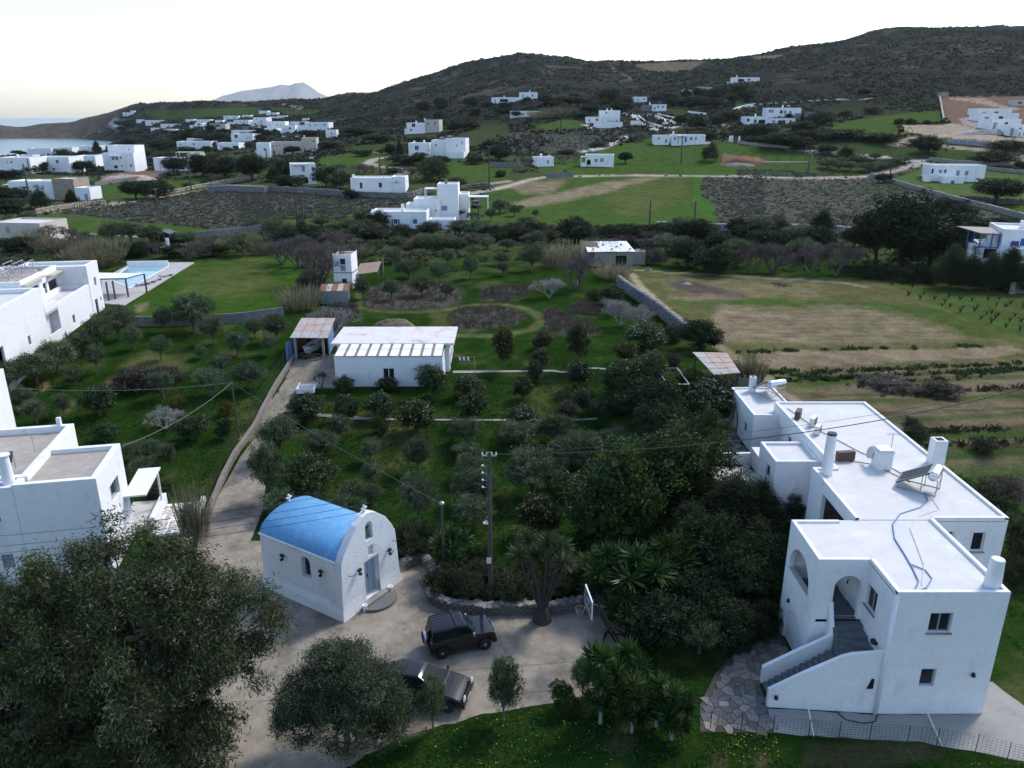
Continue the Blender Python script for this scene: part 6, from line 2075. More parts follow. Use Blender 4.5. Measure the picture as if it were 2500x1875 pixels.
dry_wall([('G', 660, 625), ('G', 800, 730), ('G', 1000, 870), ('G', 1170, 1015)], 'grey dry-stone wall running between the orchard and the ploughed field', 1.5, .6, mat('grey_field_stone', (.22, .215, .21), .95, .3, 2, .6, 14), .5)
dry_wall([('G', 960, 190), ('G', 1250, 207), ('G', 1700, 212), ('G', 2140, 215)], 'pale dry-stone wall along the far side of the tree line', 1.7, .8, mat('blue_grey_stone', (.36, .36, .37), .95, .35, 2), .6)
dry_wall([('H', 540, 215), ('H', 700, 218), ('H', 900, 225)], 'short pale dry-stone wall continuing behind the cypress-like tree', 1.5, .8, MATS['blue_grey_stone'], .7)
dry_wall([('D', 1165, 1085), ('D', 1430, 1165), ('D', 1700, 1240), ('D', 2000, 1320), ('D', 2230, 1385)], 'stone wall running diagonally below the house with the arched stair', 1.3, .7, STONE, .7)
dry_wall([('D', 1030, 1040), ('D', 1165, 1085)], 'short stone wall at the track corner', 1.0, .7, STONE, .8)
dry_wall([('D', 1900, 990), ('D', 2060, 1010), ('D', 2250, 1035)], 'stone wall to the right of the house with the arched stair', 1.2, .7, STONE, .8)
dry_wall([('D', 1720, 1230), ('D', 2000, 1255), ('D', 2260, 1265)], 'dark stone wall under the spreading tree at the right', 1.4, .7, STONED, .8)
dry_wall([('D', 1490, 925), ('D', 1700, 950), ('D', 2100, 965)], 'stone wall behind the house with the arched stair', 1.3, .7, STONE, .9)
dry_wall([('D', 1630, 790), ('D', 1800, 805), ('D', 1960, 820)], 'pale rubble wall below the construction site', 1.8, 1.5, MATS['blue_grey_stone'], 1.0)
dry_wall([('B', -300, 905), ('B', 300, 930), ('B', 700, 955), ('B', 1000, 975), ('B', 1350, 985), ('B', 1490, 945)], 'long grey stone wall in front of the two-storey houses', 1.6, .6, mat('grey_wall_stone', (.19, .185, .175), .95, .3, 1.5), .8)
dry_wall([('B', 1790, 915), ('B', 1900, 895), ('B', 2060, 880)], 'low stone wall beside the track right of the blue-shuttered house', 1.1, .6, STONED, .9)
dry_wall([('A', 310, 1115), ('A', 480, 1085), ('A', 690, 1055), ('A', 900, 1035)], 'tan stone garden wall before the stone-fronted house', 1.3, .5, mat('tan_wall_stone', (.34, .28, .22), .95, .3, 1.5), .7)
dry_wall([('A', 800, 880), ('A', 1000, 850), ('A', 1250, 820), ('A', 1450, 780)], 'grey retaining wall below the heap of pink rubble', 1.4, .6, MATS['grey_wall_stone'], 0)
dry_wall([('A', 1620, 1330), ('A', 1800, 1310), ('A', 2000, 1285), ('A', 2212, 1260)], 'grey rendered wall behind the bare fig trees left of the pool field', 1.5, .3, MATS['grey_wall_stone'], 0)
dry_wall([('E', 930, 770), ('E', 1200, 780), ('E', 1600, 765), ('E', 1900, 745), ('E', 2190, 700)], 'grey block wall between the olive orchard and the bright green field', 1.3, .25, MATS['grey_wall_stone'], 0)
dry_wall([('C', 0, 1065), ('C', 120, 1068), ('C', 235, 1070)], 'grey wall left of the small white hut with chimney', 1.8, .4, MATS['grey_wall_stone'], 0)
dry_wall([('C', 460, 1158), ('C', 580, 1152), ('C', 690, 1148)], 'grey wall along the track below the veranda house', 1.8, .4, MATS['grey_wall_stone'], 0)
dry_wall([('H', 2110, 690), ('H', 2160, 680), ('H', 2240, 690)], 'pale stone wall below the blue pergola house', 1.6, .6, STONE, .6)
dry_wall([('D', 1560, 440), ('D', 1575, 520), ('D', 1590, 610)], 'pale concrete wall climbing beside the construction site', 1.2, 1.0, STONE, 0)
dry_wall([('D', 440, 600), ('D', 580, 590)], 'grey terrace wall right of the stepped double house', 2.6, .5, MATS['grey_wall_stone'], 0)
dry_wall([('D', 0, 790), ('D', 200, 815), ('D', 420, 838)], 'grey field wall left of the pine clump', 1.2, .6, STONE, 0)
# ================================================================== VEGETATION
LEAF = leaf_mat('leaf', .7, .22, spec=.15)
LEAFG = leaf_mat('glossy_leaf', .45, .18, spec=.28)
BARK = mat('grey_bark', (.12, .10, .085), .95, .3, 5, .6, 14)
BARKP = mat('pale_bark', (.25, .235, .22), .95, .25, 5, .5, 14)
BARKD = mat('dark_bark', (.05, .042, .037), .95, .3, 5, .6, 14)
rng = np.random.default_rng(11)


def unit(n):
    v = rng.normal(size=(n, 3))
    return v / np.linalg.norm(v, axis=1, keepdims=True)


def leaves(C, L, W, axis, col):
    """diamond leaves: centres C, length L, width W, axis directions, colours per leaf -> V, F, colours"""
    n = len(C)
    r = unit(n)
    b = np.cross(axis, r)
    b /= np.linalg.norm(b, axis=1, keepdims=True) + 1e-9
    L, W = np.broadcast_to(L, (n,))[:, None], np.broadcast_to(W, (n,))[:, None]
    nrm = np.cross(axis, b)
    V = np.stack([C - axis * L * .5, C + b * W * .5 + nrm * W * .15, C + axis * L * .5, C - b * W * .5 + nrm * W * .15], 1).reshape(-1, 3)
    F = np.arange(4 * n).reshape(n, 4)
    return V, F, np.repeat(col, 4, 0)


def crown_pts(blobs, ncl, nleaf, cr, shell=.55):
    """clump centres near the surfaces of the blobs, leaves round each clump"""
    B = np.array(blobs, float)
    vol = (B[:, 3] * B[:, 4] * B[:, 5]) ** (2 / 3)
    w = rng.choice(len(B), ncl, p=vol / vol.sum())
    d = unit(ncl)
    r = rng.uniform(shell ** 2, 1, ncl)[:, None] ** .5
    cc = B[w, :3] + d * r * B[w, 3:6]
    idx = np.repeat(np.arange(ncl), nleaf)
    g = rng.normal(size=(ncl * nleaf, 3)) * cr
    g[:, 2] *= .75
    return cc[idx] + g, idx, d[idx]


def core(bl, k, pal, f=.62, size=.55):
    """larger inner foliage that closes the middle of a crown"""
    B = np.array(bl, float)
    i = np.repeat(np.arange(len(B)), k)
    n = len(i)
    C = B[i, :3] + unit(n) * rng.uniform(0, f, n)[:, None] * B[i, 3:6]
    s_ = B[i, 3] * size * rng.uniform(.7, 1.2, n)
    return leaves(C, s_, s_ * .6, unit(n), palette(n, i, len(B), pal))


def palette(n, idx, ncl, cols, vl=.22, vc=.25):
    cols = np.array(cols)
    k = rng.integers(0, len(cols), n)
    kc = rng.integers(0, len(cols), ncl)[idx]
    use = np.where(rng.random(n) < .55, kc, k)
    c = cols[use] * (1 + rng.uniform(-vl, vl, (n, 1)))
    c *= (1 + rng.uniform(-vc, vc, ncl))[idx][:, None]
    return np.clip(c, 0.004, 1)


def leaf_mesh(name, parts, m_=None):
    V, F, C, k = [], [], [], 0
    for v, f, c in parts:
        V.append(v)
        F.append(f + k)
        C.append(c)
        k += len(v)
    me = np_mesh(name, np.concatenate(V), np.concatenate(F), m_ or LEAF)
    vcol(me, np.concatenate(C).astype(np.float32))
    return me


def limbs(targets, base=(0, 0, 0), fork=.35, r0=.13, wob=.12, seed=1, lean=(0, 0)):
    rr = random.Random(seed)
    m = MB()
    zmax = max(t[2] for t in targets)
    f = Vector((base[0] + lean[0], base[1] + lean[1], fork * zmax))
    m.tube([(base[0], base[1], -.25), (base[0] + lean[0] * .4 + rr.uniform(-.05, .05), base[1] + lean[1] * .4, f.z * .5), tuple(f)], [r0 * 1.25, r0 * .95, r0 * .8], 7)
    for t in targets:
        t = Vector(t)
        mid = f.lerp(t, .5) + Vector((rr.uniform(-wob, wob), rr.uniform(-wob, wob), wob))
        m.tube([tuple(f), tuple(mid), tuple(t)], [r0 * .6, r0 * .38, r0 * .12], 5, False)
    return m


PROTO = {}      # kind -> list of (crown mesh, trunk mesh, fruit mesh or None, width, height)


def proto(kind, crown, trunk, w, h, fruit=None, extra=None):
    PROTO.setdefault(kind, []).append((crown, trunk, fruit, w, h, extra))


def blobset(n, R_, z0, z1, rb, squash=.8, seed=0):
    rr = random.Random(seed)
    out = []
    for i in range(n):
        a = 2 * math.pi * (i + rr.uniform(-.3, .3)) / max(n - 1, 1)
        q = R_ - rb if i else 0
        q *= rr.uniform(.7, 1.05)
        k = rb * rr.uniform(.8, 1.15)
        z = rr.uniform(z0 + k * squash, z1 - k * squash) if i else z1 - k * squash
        out.append((q * math.cos(a), q * math.sin(a), z, k, k, k * squash))
    return out


OLIVE = [(.068, .098, .042), (.105, .138, .07), (.175, .21, .135), (.046, .072, .026)]
CIT = [(.022, .042, .012), (.032, .056, .014), (.045, .075, .02), (.018, .034, .012)]
EVER = [(.018, .032, .014), (.026, .044, .018), (.035, .056, .022), (.014, .024, .012)]
PINE = [(.026, .045, .02), (.038, .058, .026), (.05, .066, .03)]
EUC = [(.046, .068, .024), (.078, .102, .04), (.03, .048, .016), (.105, .10, .042), (.165, .18, .105), (.038, .06, .02)]  # the palest tones put leaf highlights into the colour
FIC = [(.022, .045, .010), (.034, .062, .012), (.060, .088, .016), (.017, .033, .011)]
HEA = [(.085, .074, .062), (.11, .098, .08), (.065, .057, .045)]


def build_protos():
    for s in range(5):      # olives
        bl = blobset(7 + s % 3, 2.0, 1.0, 3.5, 1.05, .85, 100 + s)
        C, idx, d = crown_pts(bl, 210, 52, .17, .5)
        n = len(C)
        ax = d * .6 + unit(n) * .7 + np.array([0, 0, .45])
        ax /= np.linalg.norm(ax, axis=1, keepdims=True)
        cr = leaf_mesh('olive_crown', [leaves(C, rng.uniform(.11, .2, n), rng.uniform(.04, .07, n), ax, palette(n, idx, 210, OLIVE)), core(bl, 26, OLIVE)])
        tr = limbs([b[:3] for b in bl], (0, 0, 0), .28, .13, .2, s).mesh('olive_trunk', BARK)
        proto('olive', cr, tr, 4.1, 3.55)
    for s in range(4):      # citrus
        bl = blobset(8, 1.6, .55, 3.1, .95, .9, 200 + s)
        C, idx, d = crown_pts(bl, 160, 44, .16, .55)
        n = len(C)
        ax = d * .4 + unit(n)
        ax /= np.linalg.norm(ax, axis=1, keepdims=True)
        cr = leaf_mesh('citrus_crown', [leaves(C, rng.uniform(.13, .2, n), rng.uniform(.07, .11, n), ax, palette(n, idx, 160, CIT)), core(bl, 22, CIT)], LEAFG)
        tr = limbs([b[:3] for b in bl], (0, 0, 0), .22, .1, .15, s).mesh('citrus_trunk', BARK)
        # fruit: little octahedra
        P, _, _ = crown_pts(bl, 90, 1, .1, .85)
        o = np.array([(1, 0, 0), (0, 1, 0), (-1, 0, 0), (0, -1, 0), (0, 0, 1), (0, 0, -1)]) * .062
        V = (P[:, None, :] + o[None]).reshape(-1, 3)
        f0 = np.array([(0, 1, 4), (1, 2, 4), (2, 3, 4), (3, 0, 4), (1, 0, 5), (2, 1, 5), (3, 2, 5), (0, 3, 5)])
        F = (f0[None] + 6 * np.arange(len(P))[:, None, None]).reshape(-1, 3)
        fr = np_mesh('oranges', V, F, mat('orange_peel', (.62, .22, .02), .5, .15, 3), True)
        proto('citrus', cr, tr, 3.3, 3.1)
        proto('orange', cr, tr, 3.3, 3.1, fr)
    for s in range(4):      # dense dark evergreens
        bl = blobset(9, 2.2, .3, 3.9, 1.15, .9, 300 + s)
        C, idx, d = crown_pts(bl, 230, 40, .19, .6)
        n = len(C)
        ax = d * .5 + unit(n) + np.array([0, 0, .2])
        ax /= np.linalg.norm(ax, axis=1, keepdims=True)
        cr = leaf_mesh('evergreen_crown', [leaves(C, rng.uniform(.14, .24, n), rng.uniform(.07, .12, n), ax, palette(n, idx, 230, EVER)), core(bl, 26, EVER)])
        tr = limbs([b[:3] for b in bl[:6]], (0, 0, 0), .25, .15, .2, s).mesh('evergreen_trunk', BARKD)
        proto('evergreen', cr, tr, 4.4, 4.0)
    for s in range(3):      # bright green broadleaf bush / ficus like
        bl = blobset(10, 2.1, .3, 3.7, 1.0, .9, 340 + s)
        C, idx, d = crown_pts(bl, 280, 52, .15, .65)
        n = len(C)
        ax = d * .7 + unit(n) * .7 + np.array([0, 0, .35])
        ax /= np.linalg.norm(ax, axis=1, keepdims=True)
        cr = leaf_mesh('leafy_crown', [leaves(C, rng.uniform(.1, .17, n), rng.uniform(.05, .08, n), ax, palette(n, idx, 280, FIC, .3, .35)), core(bl, 30, FIC)], LEAFG)
        tr = limbs([b[:3] for b in bl[:6]], (0, 0, 0), .25, .13, .2, s).mesh('leafy_trunk', BARK)
        proto('leafy', cr, tr, 4.2, 3.8)
    for s in range(3):      # fine-needled conifers
        bl = [(0, 0, 1.0 + .42 * k, 1.55 - .2 * k, 1.55 - .2 * k, .55) for k in range(7)]
        C, idx, d = crown_pts(bl, 240, 64, .2, .5)
        n = len(C)
        ax = d * .8 + unit(n) * .55 + np.array([0, 0, .35])
        ax /= np.linalg.norm(ax, axis=1, keepdims=True)
        cr = leaf_mesh('conifer_crown', [leaves(C, rng.uniform(.18, .34, n), rng.uniform(.024, .04, n), ax, palette(n, idx, 240, PINE, .3, .3)), core(bl, 26, PINE, .6, .3)])
        m = MB().tube([(0, 0, -.3), (0.05, 0, 2), (0, 0, 4)], [.14, .09, .02], 6)
        for q in range(14):
            a = q * 2.4
            z = .7 + .23 * q
            m.tube([(0, 0, z), (math.cos(a) * (1.5 - .08 * q), math.sin(a) * (1.5 - .08 * q), z + .25)], [.04, .01], 4, False)
        proto('conifer', cr, m.mesh('conifer_trunk', BARK), 3.2, 4.1)
    for s in range(4):      # bare trees
        m = MB()
        rr = random.Random(400 + s)
        tw = []

        def grow(p, d, l, r, lev):
            q = p + d * l
            midp = p + d * l * .5 + Vector((rr.uniform(-.06, .06), rr.uniform(-.06, .06), .03)) * l
            m.tube([tuple(p), tuple(midp), tuple(q)], [r, r * .85, r * .65], 5 if lev < 2 else 3, False)
            if lev >= 4:
                tw.append((q, d, l))
                return
            for k in range(3 if lev < 3 else 4):
                nd = (d + Vector((rr.uniform(-1, 1), rr.uniform(-1, 1), rr.uniform(-.35, .75))) * .72).normalized()
                grow(q if k else midp.lerp(q, .6), nd, l * rr.uniform(.62, .82), r * .6, lev + 1)
        for b in range(3):
            a = 2.1 * b + s
            grow(Vector((0, 0, -.1)), Vector((.55 * math.cos(a), .55 * math.sin(a), .9)).normalized(), 1.1, .13, 0)
        trunk = m.mesh('bare_branches', BARK)
        P = np.array([t[0] for t in tw])
        idx = np.repeat(np.arange(len(P)), 9)
        n = len(idx)
        D = np.array([t[1] for t in tw])[idx]
        ax = D * .8 + unit(n) * .8
        ax /= np.linalg.norm(ax, axis=1, keepdims=True)
        L_ = rng.uniform(.25, .6, n)
        cr = leaf_mesh('bare_twigs', [leaves(P[idx] + ax * L_[:, None] * .45, L_, rng.uniform(.012, .022, n), ax, palette(n, idx, len(P), [(.10, .082, .08), (.13, .112, .11), (.075, .062, .06)]))])
        proto('bare', cr, trunk, 4.6, 4.2)
        cr2 = leaf_mesh('fig_twigs', [leaves(P[idx][::2] + ax[::2] * L_[::2, None] * .45, L_[::2], .026, ax[::2], palette(len(idx[::2]), idx[::2], len(P), [(.24, .225, .225), (.30, .285, .28), (.18, .17, .17)]))])
        tr2 = trunk.copy()
        tr2.materials.clear()
        tr2.materials.append(BARKP)
        proto('fig', cr2, tr2, 4.6, 4.2)
    for s in range(3):      # reeds
        n = 420
        ang, rad = rng.uniform(0, 2 * math.pi, n), rng.uniform(0, 1, n) ** .6 * 1.25
        base = np.stack([rad * np.cos(ang), rad * np.sin(ang), np.zeros(n)], -1)
        ax = np.stack([np.cos(ang) * rad * .26 + rng.normal(size=n) * .13, np.sin(ang) * rad * .26 + rng.normal(size=n) * .13, np.ones(n)], -1)
        ax /= np.linalg.norm(ax, axis=1, keepdims=True)
        Lr = rng.uniform(1.6, 3.3, n)
        pc = palette(n, np.zeros(n, int), 1, [(.17, .15, .085), (.24, .205, .13), (.10, .105, .05), (.30, .255, .17)])
        a1 = leaves(base + ax * Lr[:, None] * .5, Lr, .05, ax, pc)
        k = 900
        i = rng.integers(0, n, k)
        h = rng.uniform(.35, 1.0, k)
        c2 = base[i] + ax[i] * (Lr[i] * h)[:, None]
        ax2 = unit(k) + np.array([0, 0, .7])
        ax2 /= np.linalg.norm(ax2, axis=1, keepdims=True)
        a2 = leaves(c2, rng.uniform(.3, .6, k), .045, ax2, palette(k, np.zeros(k, int), 1, [(.18, .165, .095), (.11, .12, .06), (.26, .225, .15)]))
        proto('reed', leaf_mesh('reed_stems', [a1, a2]), None, 2.8, 3.2)
    for s in range(3):      # low bush
        bl = blobset(7, 1.5, 0, 1.7, .75, .8, 500 + s)
        C, idx, d = crown_pts(bl, 140, 36, .14, .6)
        n = len(C)
        ax = d * .7 + unit(n) + np.array([0, 0, .3])
        ax /= np.linalg.norm(ax, axis=1, keepdims=True)
        for nm, pal in (('bush', [(.045, .055, .026), (.07, .078, .036), (.035, .05, .022)]), ('heath', HEA), ('broom', [(.05, .06, .02), (.09, .09, .02), (.20, .17, .02)]), ('lentisk', EVER)):
            cr = leaf_mesh(nm + '_foliage', [leaves(C, rng.uniform(.12, .24, n), rng.uniform(.03, .07, n), ax, palette(n, idx, 140, pal)), core(bl, 18, pal)])
            proto(nm, cr, None, 3.0, 1.75)
    # yucca heads
    for s in range(2):
        def rosette(c, r, nl, up=.15):
            d = unit(nl)
            d[:, 2] = np.abs(d[:, 2]) * .9 - .35 + up
            d /= np.linalg.norm(d, axis=1, keepdims=True)
            L_ = rng.uniform(.75, 1.05, nl) * r
            return leaves(np.array(c) + d * L_[:, None] * .52, L_, .085 * r / .7, d, palette(nl, np.zeros(nl, int), 1, [(.035, .075, .016), (.055, .10, .022), (.025, .055, .014)]))
        rr = random.Random(s + 60)
        heads = [(0, 0, 2.7), (.5, .3, 1.0), (-.5, .2, 1.2), (0, -.6, .9), (.2, .6, 1.5)] + [(.85 * math.cos(t), .85 * math.sin(t), rr.uniform(1.7, 2.6)) for t in [1.3 * q + s for q in range(5)]]
        cr = leaf_mesh('yucca_leaves', [rosette(h, .95, 105) for h in heads], LEAFG)
        tr = limbs(heads, (0, 0, 0), .25, .12, .1, s).mesh('yucca_stems', BARKP)
        proto('yucca', cr, tr, 3.0, 3.3)
    # vine stump
    rr = random.Random(9)
    m = MB()
    for q in range(5):
        a = q * 1.3
        m.tube([(0, 0, -.1), (.06 * math.cos(a), .06 * math.sin(a), .3), (.3 * math.cos(a), .3 * math.sin(a), .6 + .1 * (q % 3)), (.34 * math.cos(a), .34 * math.sin(a), .95)], [.09, .07, .04, .02], 5)
    PROTO['vine'] = [(m.mesh('vine_wood', BARKD), None, None, .8, 1.0, None)]


build_protos()
KIND = {'olive': ('olive_tree', 'grey-green olive tree', 'tree', 'crown', 'trunk'), 'citrus': ('citrus_tree', 'dark green citrus tree', 'tree', 'crown', 'trunk'),
        'orange': ('orange_tree', 'orange-laden citrus tree', 'tree', 'crown', 'trunk'), 'evergreen': ('evergreen_tree', 'dense dark evergreen tree', 'tree', 'crown', 'trunk'),
        'leafy': ('leafy_tree', 'bushy bright green tree', 'tree', 'crown', 'trunk'), 'conifer': ('conifer_tree', 'feathery green conifer', 'tree', 'crown', 'trunk'),
        'bare': ('bare_tree', 'leafless purplish tree', 'tree', 'twigs', 'branches'), 'fig': ('bare_fig_tree', 'leafless pale grey fig tree', 'tree', 'twigs', 'branches'),
        'reed': ('reed_clump', 'clump of tan reeds', 'reeds', 'stems', ''), 'bush': ('bush', 'low green-brown bush', 'bush', 'foliage', ''),
        'heath': ('heath_bush', 'low purplish dry bush', 'bush', 'foliage', ''), 'broom': ('broom_bush', 'yellow flowering bush', 'bush', 'foliage', ''),
        'lentisk': ('evergreen_bush', 'low dark evergreen bush', 'bush', 'foliage', ''), 'yucca': ('yucca', 'spiky green yucca', 'yucca', 'leaves', 'stems'),
        'vine': ('vine', 'bare vine stump', 'vine', 'wood', '')}
_pk = {}


def put_tree(kind, p, w, h, label, group, rz=None, tilt=0):
    i = _pk.get(kind, 0)
    _pk[kind] = i + 1
    cr, tr, fr, pw, ph, _ = PROTO[kind][i % len(PROTO[kind])]
    nm = KIND[kind]
    sx, sz = w / pw, h / ph
    a = random.uniform(0, 6.28) if rz is None else rz
    if tr is None:
        o = link(nm[0], cr, None, p, a)
        tag(o, label, nm[2], group)
    else:
        o = empty(nm[0], p, a, label, nm[2], group)
        link(nm[3], cr, o)
        link(nm[4], tr, o)
        if fr:
            tag(link('oranges', fr, o), kind='stuff')
    o.scale = (sx * random.uniform(.88, 1.14), sx * random.uniform(.88, 1.14), sz * random.uniform(.9, 1.1))
    if tilt: o.rotation_euler[1] = tilt
    return o


def trees(place, group, rows):
    """rows: (kind, crop, x, y, w, h) with x,y the foot and w,h the extent in crop pixels"""
    info = []
    for r in rows:
        kind, c, x, y, w, h = r[:6]
        px, py = pix(c, x, y)
        s = CROPS[c][2]
        g = ground(px, py)
        top = pt_y(px, py - h / s, g.y)
        zc = g.y * CT + (H - g.z) * ST
        info.append([kind, px, g, w / s / FPX * zc * 1.14, max(top.z - g.z, .4) * (1.1 if g.y < 130 else 1)])
    cnt = {}
    for it in info: cnt.setdefault(it[0], []).append(it)
    for kind, L_ in cnt.items():
        L_.sort(key=lambda t: t[1])
        for k, (kd, px, g, w, h) in enumerate(L_):
            nm = KIND[kd][1]
            if len(L_) == 1: lab = '%s %s' % (nm, place)
            elif k == 0: lab = '%s, leftmost %s' % (nm, place)
            elif k == len(L_) - 1: lab = '%s, rightmost %s' % (nm, place)
            else: lab = '%s, %s from the left %s' % (nm, ORD[k], place)
            put_tree(kd, (g.x, g.y, g.z - .03), w, h, lab, group)


def T(kind, c, *L_):
    return [(kind, c) + t for t in L_]


trees('in the orchard by the apartment building', 'trees of the left orchard',
      T('olive', 'E', (920, 880, 250, 260), (1040, 960, 150, 180), (1270, 825, 150, 180), (1500, 830, 330, 270), (1650, 920, 200, 230), (1970, 875, 130, 150), (2140, 900, 190, 210), (2080, 1000, 140, 140),
        (1245, 1040, 180, 170), (1550, 1030, 110, 110), (1840, 1010, 170, 180), (790, 950, 240, 260), (620, 1000, 250, 190), (450, 1130, 300, 240), (290, 1230, 340, 250), (70, 1300, 330, 250), (750, 1140, 160, 210),
        (590, 1230, 120, 150), (1640, 1320, 250, 200), (1710, 1150, 190, 140), (1930, 1270, 270, 200), (1265, 1340, 230, 190), (180, 1440, 200, 200), (500, 1470, 150, 180), (290, 1530, 200, 180))
      + T('citrus', 'E', (775, 1470, 260, 230), (1480, 1660, 240, 170), (1730, 1650, 140, 150), (820, 1670, 200, 120)) + T('fig', 'E', (1285, 1570, 330, 170))
      + T('broom', 'E', (1380, 1390, 120, 80), (1750, 1470, 130, 100)) + T('heath', 'E', (1050, 1280, 330, 180), (1270, 1220, 300, 120)))
trees('on the grass by the left house', 'trees by the left house', T('olive', 'I', (1250, 800, 260, 180), (1440, 880, 190, 220), (1120, 780, 170, 150), (1230, 960, 250, 200)) + T('bush', 'I', (1350, 1090, 260, 120)) + T('reed', 'I', (1660, 1470, 190, 540)))
trees('around the white tower hut', 'trees round the tower hut',
      T('bare', 'F', (430, 470, 420, 400), (250, 330, 420, 280), (120, 300, 300, 220), (560, 230, 330, 250)) + T('reed', 'F', (270, 640, 270, 190), (540, 510, 170, 70), (700, 240, 170, 120)) + T('fig', 'F', (520, 850, 400, 270)) + T('heath', 'F', (590, 700, 230, 100), (350, 470, 220, 110)))
trees('in the grove behind the dry circles', 'olives behind the dry grass',
      T('olive', 'F', (750, 570, 130, 150), (970, 575, 160, 170), (1200, 545, 240, 170), (1390, 565, 130, 120), (1100, 410, 230, 150), (1330, 445, 160, 160), (1580, 415, 150, 180), (1830, 390, 130, 110), (1820, 310, 150, 100),
        (2050, 355, 180, 200), (1400, 305, 140, 120), (1180, 260, 160, 80), (850, 220, 140, 110), (980, 295, 150, 110), (1010, 200, 160, 110), (1450, 180, 160, 90), (1600, 235, 140, 80), (1700, 180, 140, 90), (1860, 195, 150, 90), (2120, 210, 130, 90)))
trees('along the back of the olive grove', 'reeds behind the grove', T('reed', 'F', (1120, 170, 200, 80), (1280, 170, 220, 100), (1400, 160, 160, 90)) + T('evergreen', 'F', (830, 130, 220, 120), (1750, 110, 220, 110), (1950, 110, 220, 100)) + T('bare', 'F', (1640, 140, 240, 110), (2060, 150, 220, 110)))
trees('in front of the white garden building', 'citrus by the garden building',
      T('citrus', 'F', (600, 1295, 170, 130), (940, 1265, 180, 90), (1280, 1335, 220, 210), (320, 1505, 310, 190), (630, 1535, 210, 200), (890, 1485, 240, 170), (1980, 1345, 150, 160), (2080, 1215, 120, 90), (1960, 1565, 290, 170), (1580, 1330, 270, 160))
      + T('orange', 'F', (1170, 1605, 290, 260), (1590, 1515, 230, 230), (1830, 1115, 190, 290), (2130, 965, 150, 140)) + T('bare', 'F', (1240, 1230, 270, 200), (430, 1255, 110, 180)) + T('leafy', 'F', (880, 1605, 150, 120)))
trees('in the garden left of the corrugated shelter', 'citrus garden trees',
      T('orange', 'G', (360, 1235, 190, 300), (90, 1110, 150, 130), (710, 1225, 190, 160), (850, 1320, 200, 130)) + T('citrus', 'G', (60, 1260, 170, 150), (350, 1405, 200, 180), (690, 1485, 330, 250), (880, 1100, 330, 170), (930, 1260, 220, 140), (600, 1620, 300, 150), (30, 1360, 110, 150))
      + T('evergreen', 'G', (1300, 1120, 300, 220), (940, 1680, 400, 290)) + T('citrus', 'G', (1330, 1680, 430, 300)) + T('heath', 'G', (1090, 1250, 130, 90), (260, 1590, 170, 80)) + T('reed', 'G', (1680, 1400, 160, 250), (1520, 1390, 110, 170)))
trees('along the grey orchard wall', 'trees along the grey wall',
      T('fig', 'G', (680, 940, 300, 250), (820, 960, 300, 220), (600, 850, 200, 160), (130, 720, 240, 190)) + T('bare', 'G', (335, 655, 350, 360)) + T('leafy', 'G', (600, 770, 180, 140)) + T('bush', 'G', (900, 1000, 250, 100), (1080, 1050, 180, 120), (470, 730, 130, 80))
      + T('reed', 'G', (300, 420, 250, 140), (620, 570, 200, 120), (470, 340, 120, 90), (560, 440, 120, 160), (160, 480, 150, 120)))
trees('in the tree line behind the field', 'tree line behind the ploughed field',
      T('evergreen', 'G', (1410, 530, 310, 230), (330, 300, 300, 230), (1200, 480, 310, 210), (980, 300, 240, 150), (780, 250, 220, 110)) + T('bare', 'G', (1680, 530, 240, 260), (1860, 530, 260, 260), (700, 310, 260, 120), (1130, 230, 200, 90), (100, 270, 240, 110), (640, 330, 180, 110))
      + T('olive', 'G', (1560, 470, 260, 190), (2080, 430, 260, 170), (40, 330, 160, 120)) + T('heath', 'G', (950, 460, 160, 110), (830, 450, 120, 110), (1500, 290, 300, 70)) + T('lentisk', 'G', (1000, 260, 220, 80), (1400, 290, 260, 80), (540, 230, 180, 60), (1750, 290, 260, 80), (2050, 300, 250, 80)))
trees('in the dark trees right of the field', 'dark trees right of the field',
      T('bare', 'H', (270, 530, 330, 290), (560, 545, 310, 270), (760, 550, 300, 340)) + T('evergreen', 'H', (1260, 500, 560, 510), (1480, 480, 480, 430), (1060, 480, 360, 360), (1600, 180, 330, 260), (900, 330, 260, 170))
      + T('lentisk', 'H', (980, 570, 170, 110), (1140, 575, 190, 120), (1320, 590, 210, 120), (1470, 600, 220, 130)) + T('conifer', 'H', (1640, 640, 260, 290), (1780, 660, 250, 330), (1930, 660, 250, 280), (2070, 660, 260, 320), (2190, 680, 170, 240), (650, 215, 220, 200)) + T('olive', 'H', (850, 470, 200, 120), (1540, 420, 220, 200)) + T('yucca', 'H', (930, 170, 90, 110)))
trees('in the grove behind the chapel', 'olives behind the chapel',
      T('olive', 'O', (230, 320, 290, 230), (520, 305, 240, 150), (640, 195, 150, 140), (300, 135, 170, 110), (160, 625, 260, 350), (250, 720, 260, 170), (420, 640, 200, 110), (840, 355, 170, 150), (850, 505, 160, 140), (720, 610, 180, 130),
        (680, 730, 270, 140), (850, 630, 140, 110), (1165, 425, 210, 255), (1170, 795, 270, 340), (1490, 235, 250, 160), (1500, 330, 210, 90), (1500, 475, 220, 160), (1490, 640, 220, 210), (1610, 650, 220, 210), (1540, 810, 310, 190), (1860, 240, 280, 150), (1930, 590, 370, 310), (2150, 340, 220, 160))
      + T('leafy', 'O', (440, 565, 410, 270)) + T('orange', 'O', (1980, 865, 320, 270)))
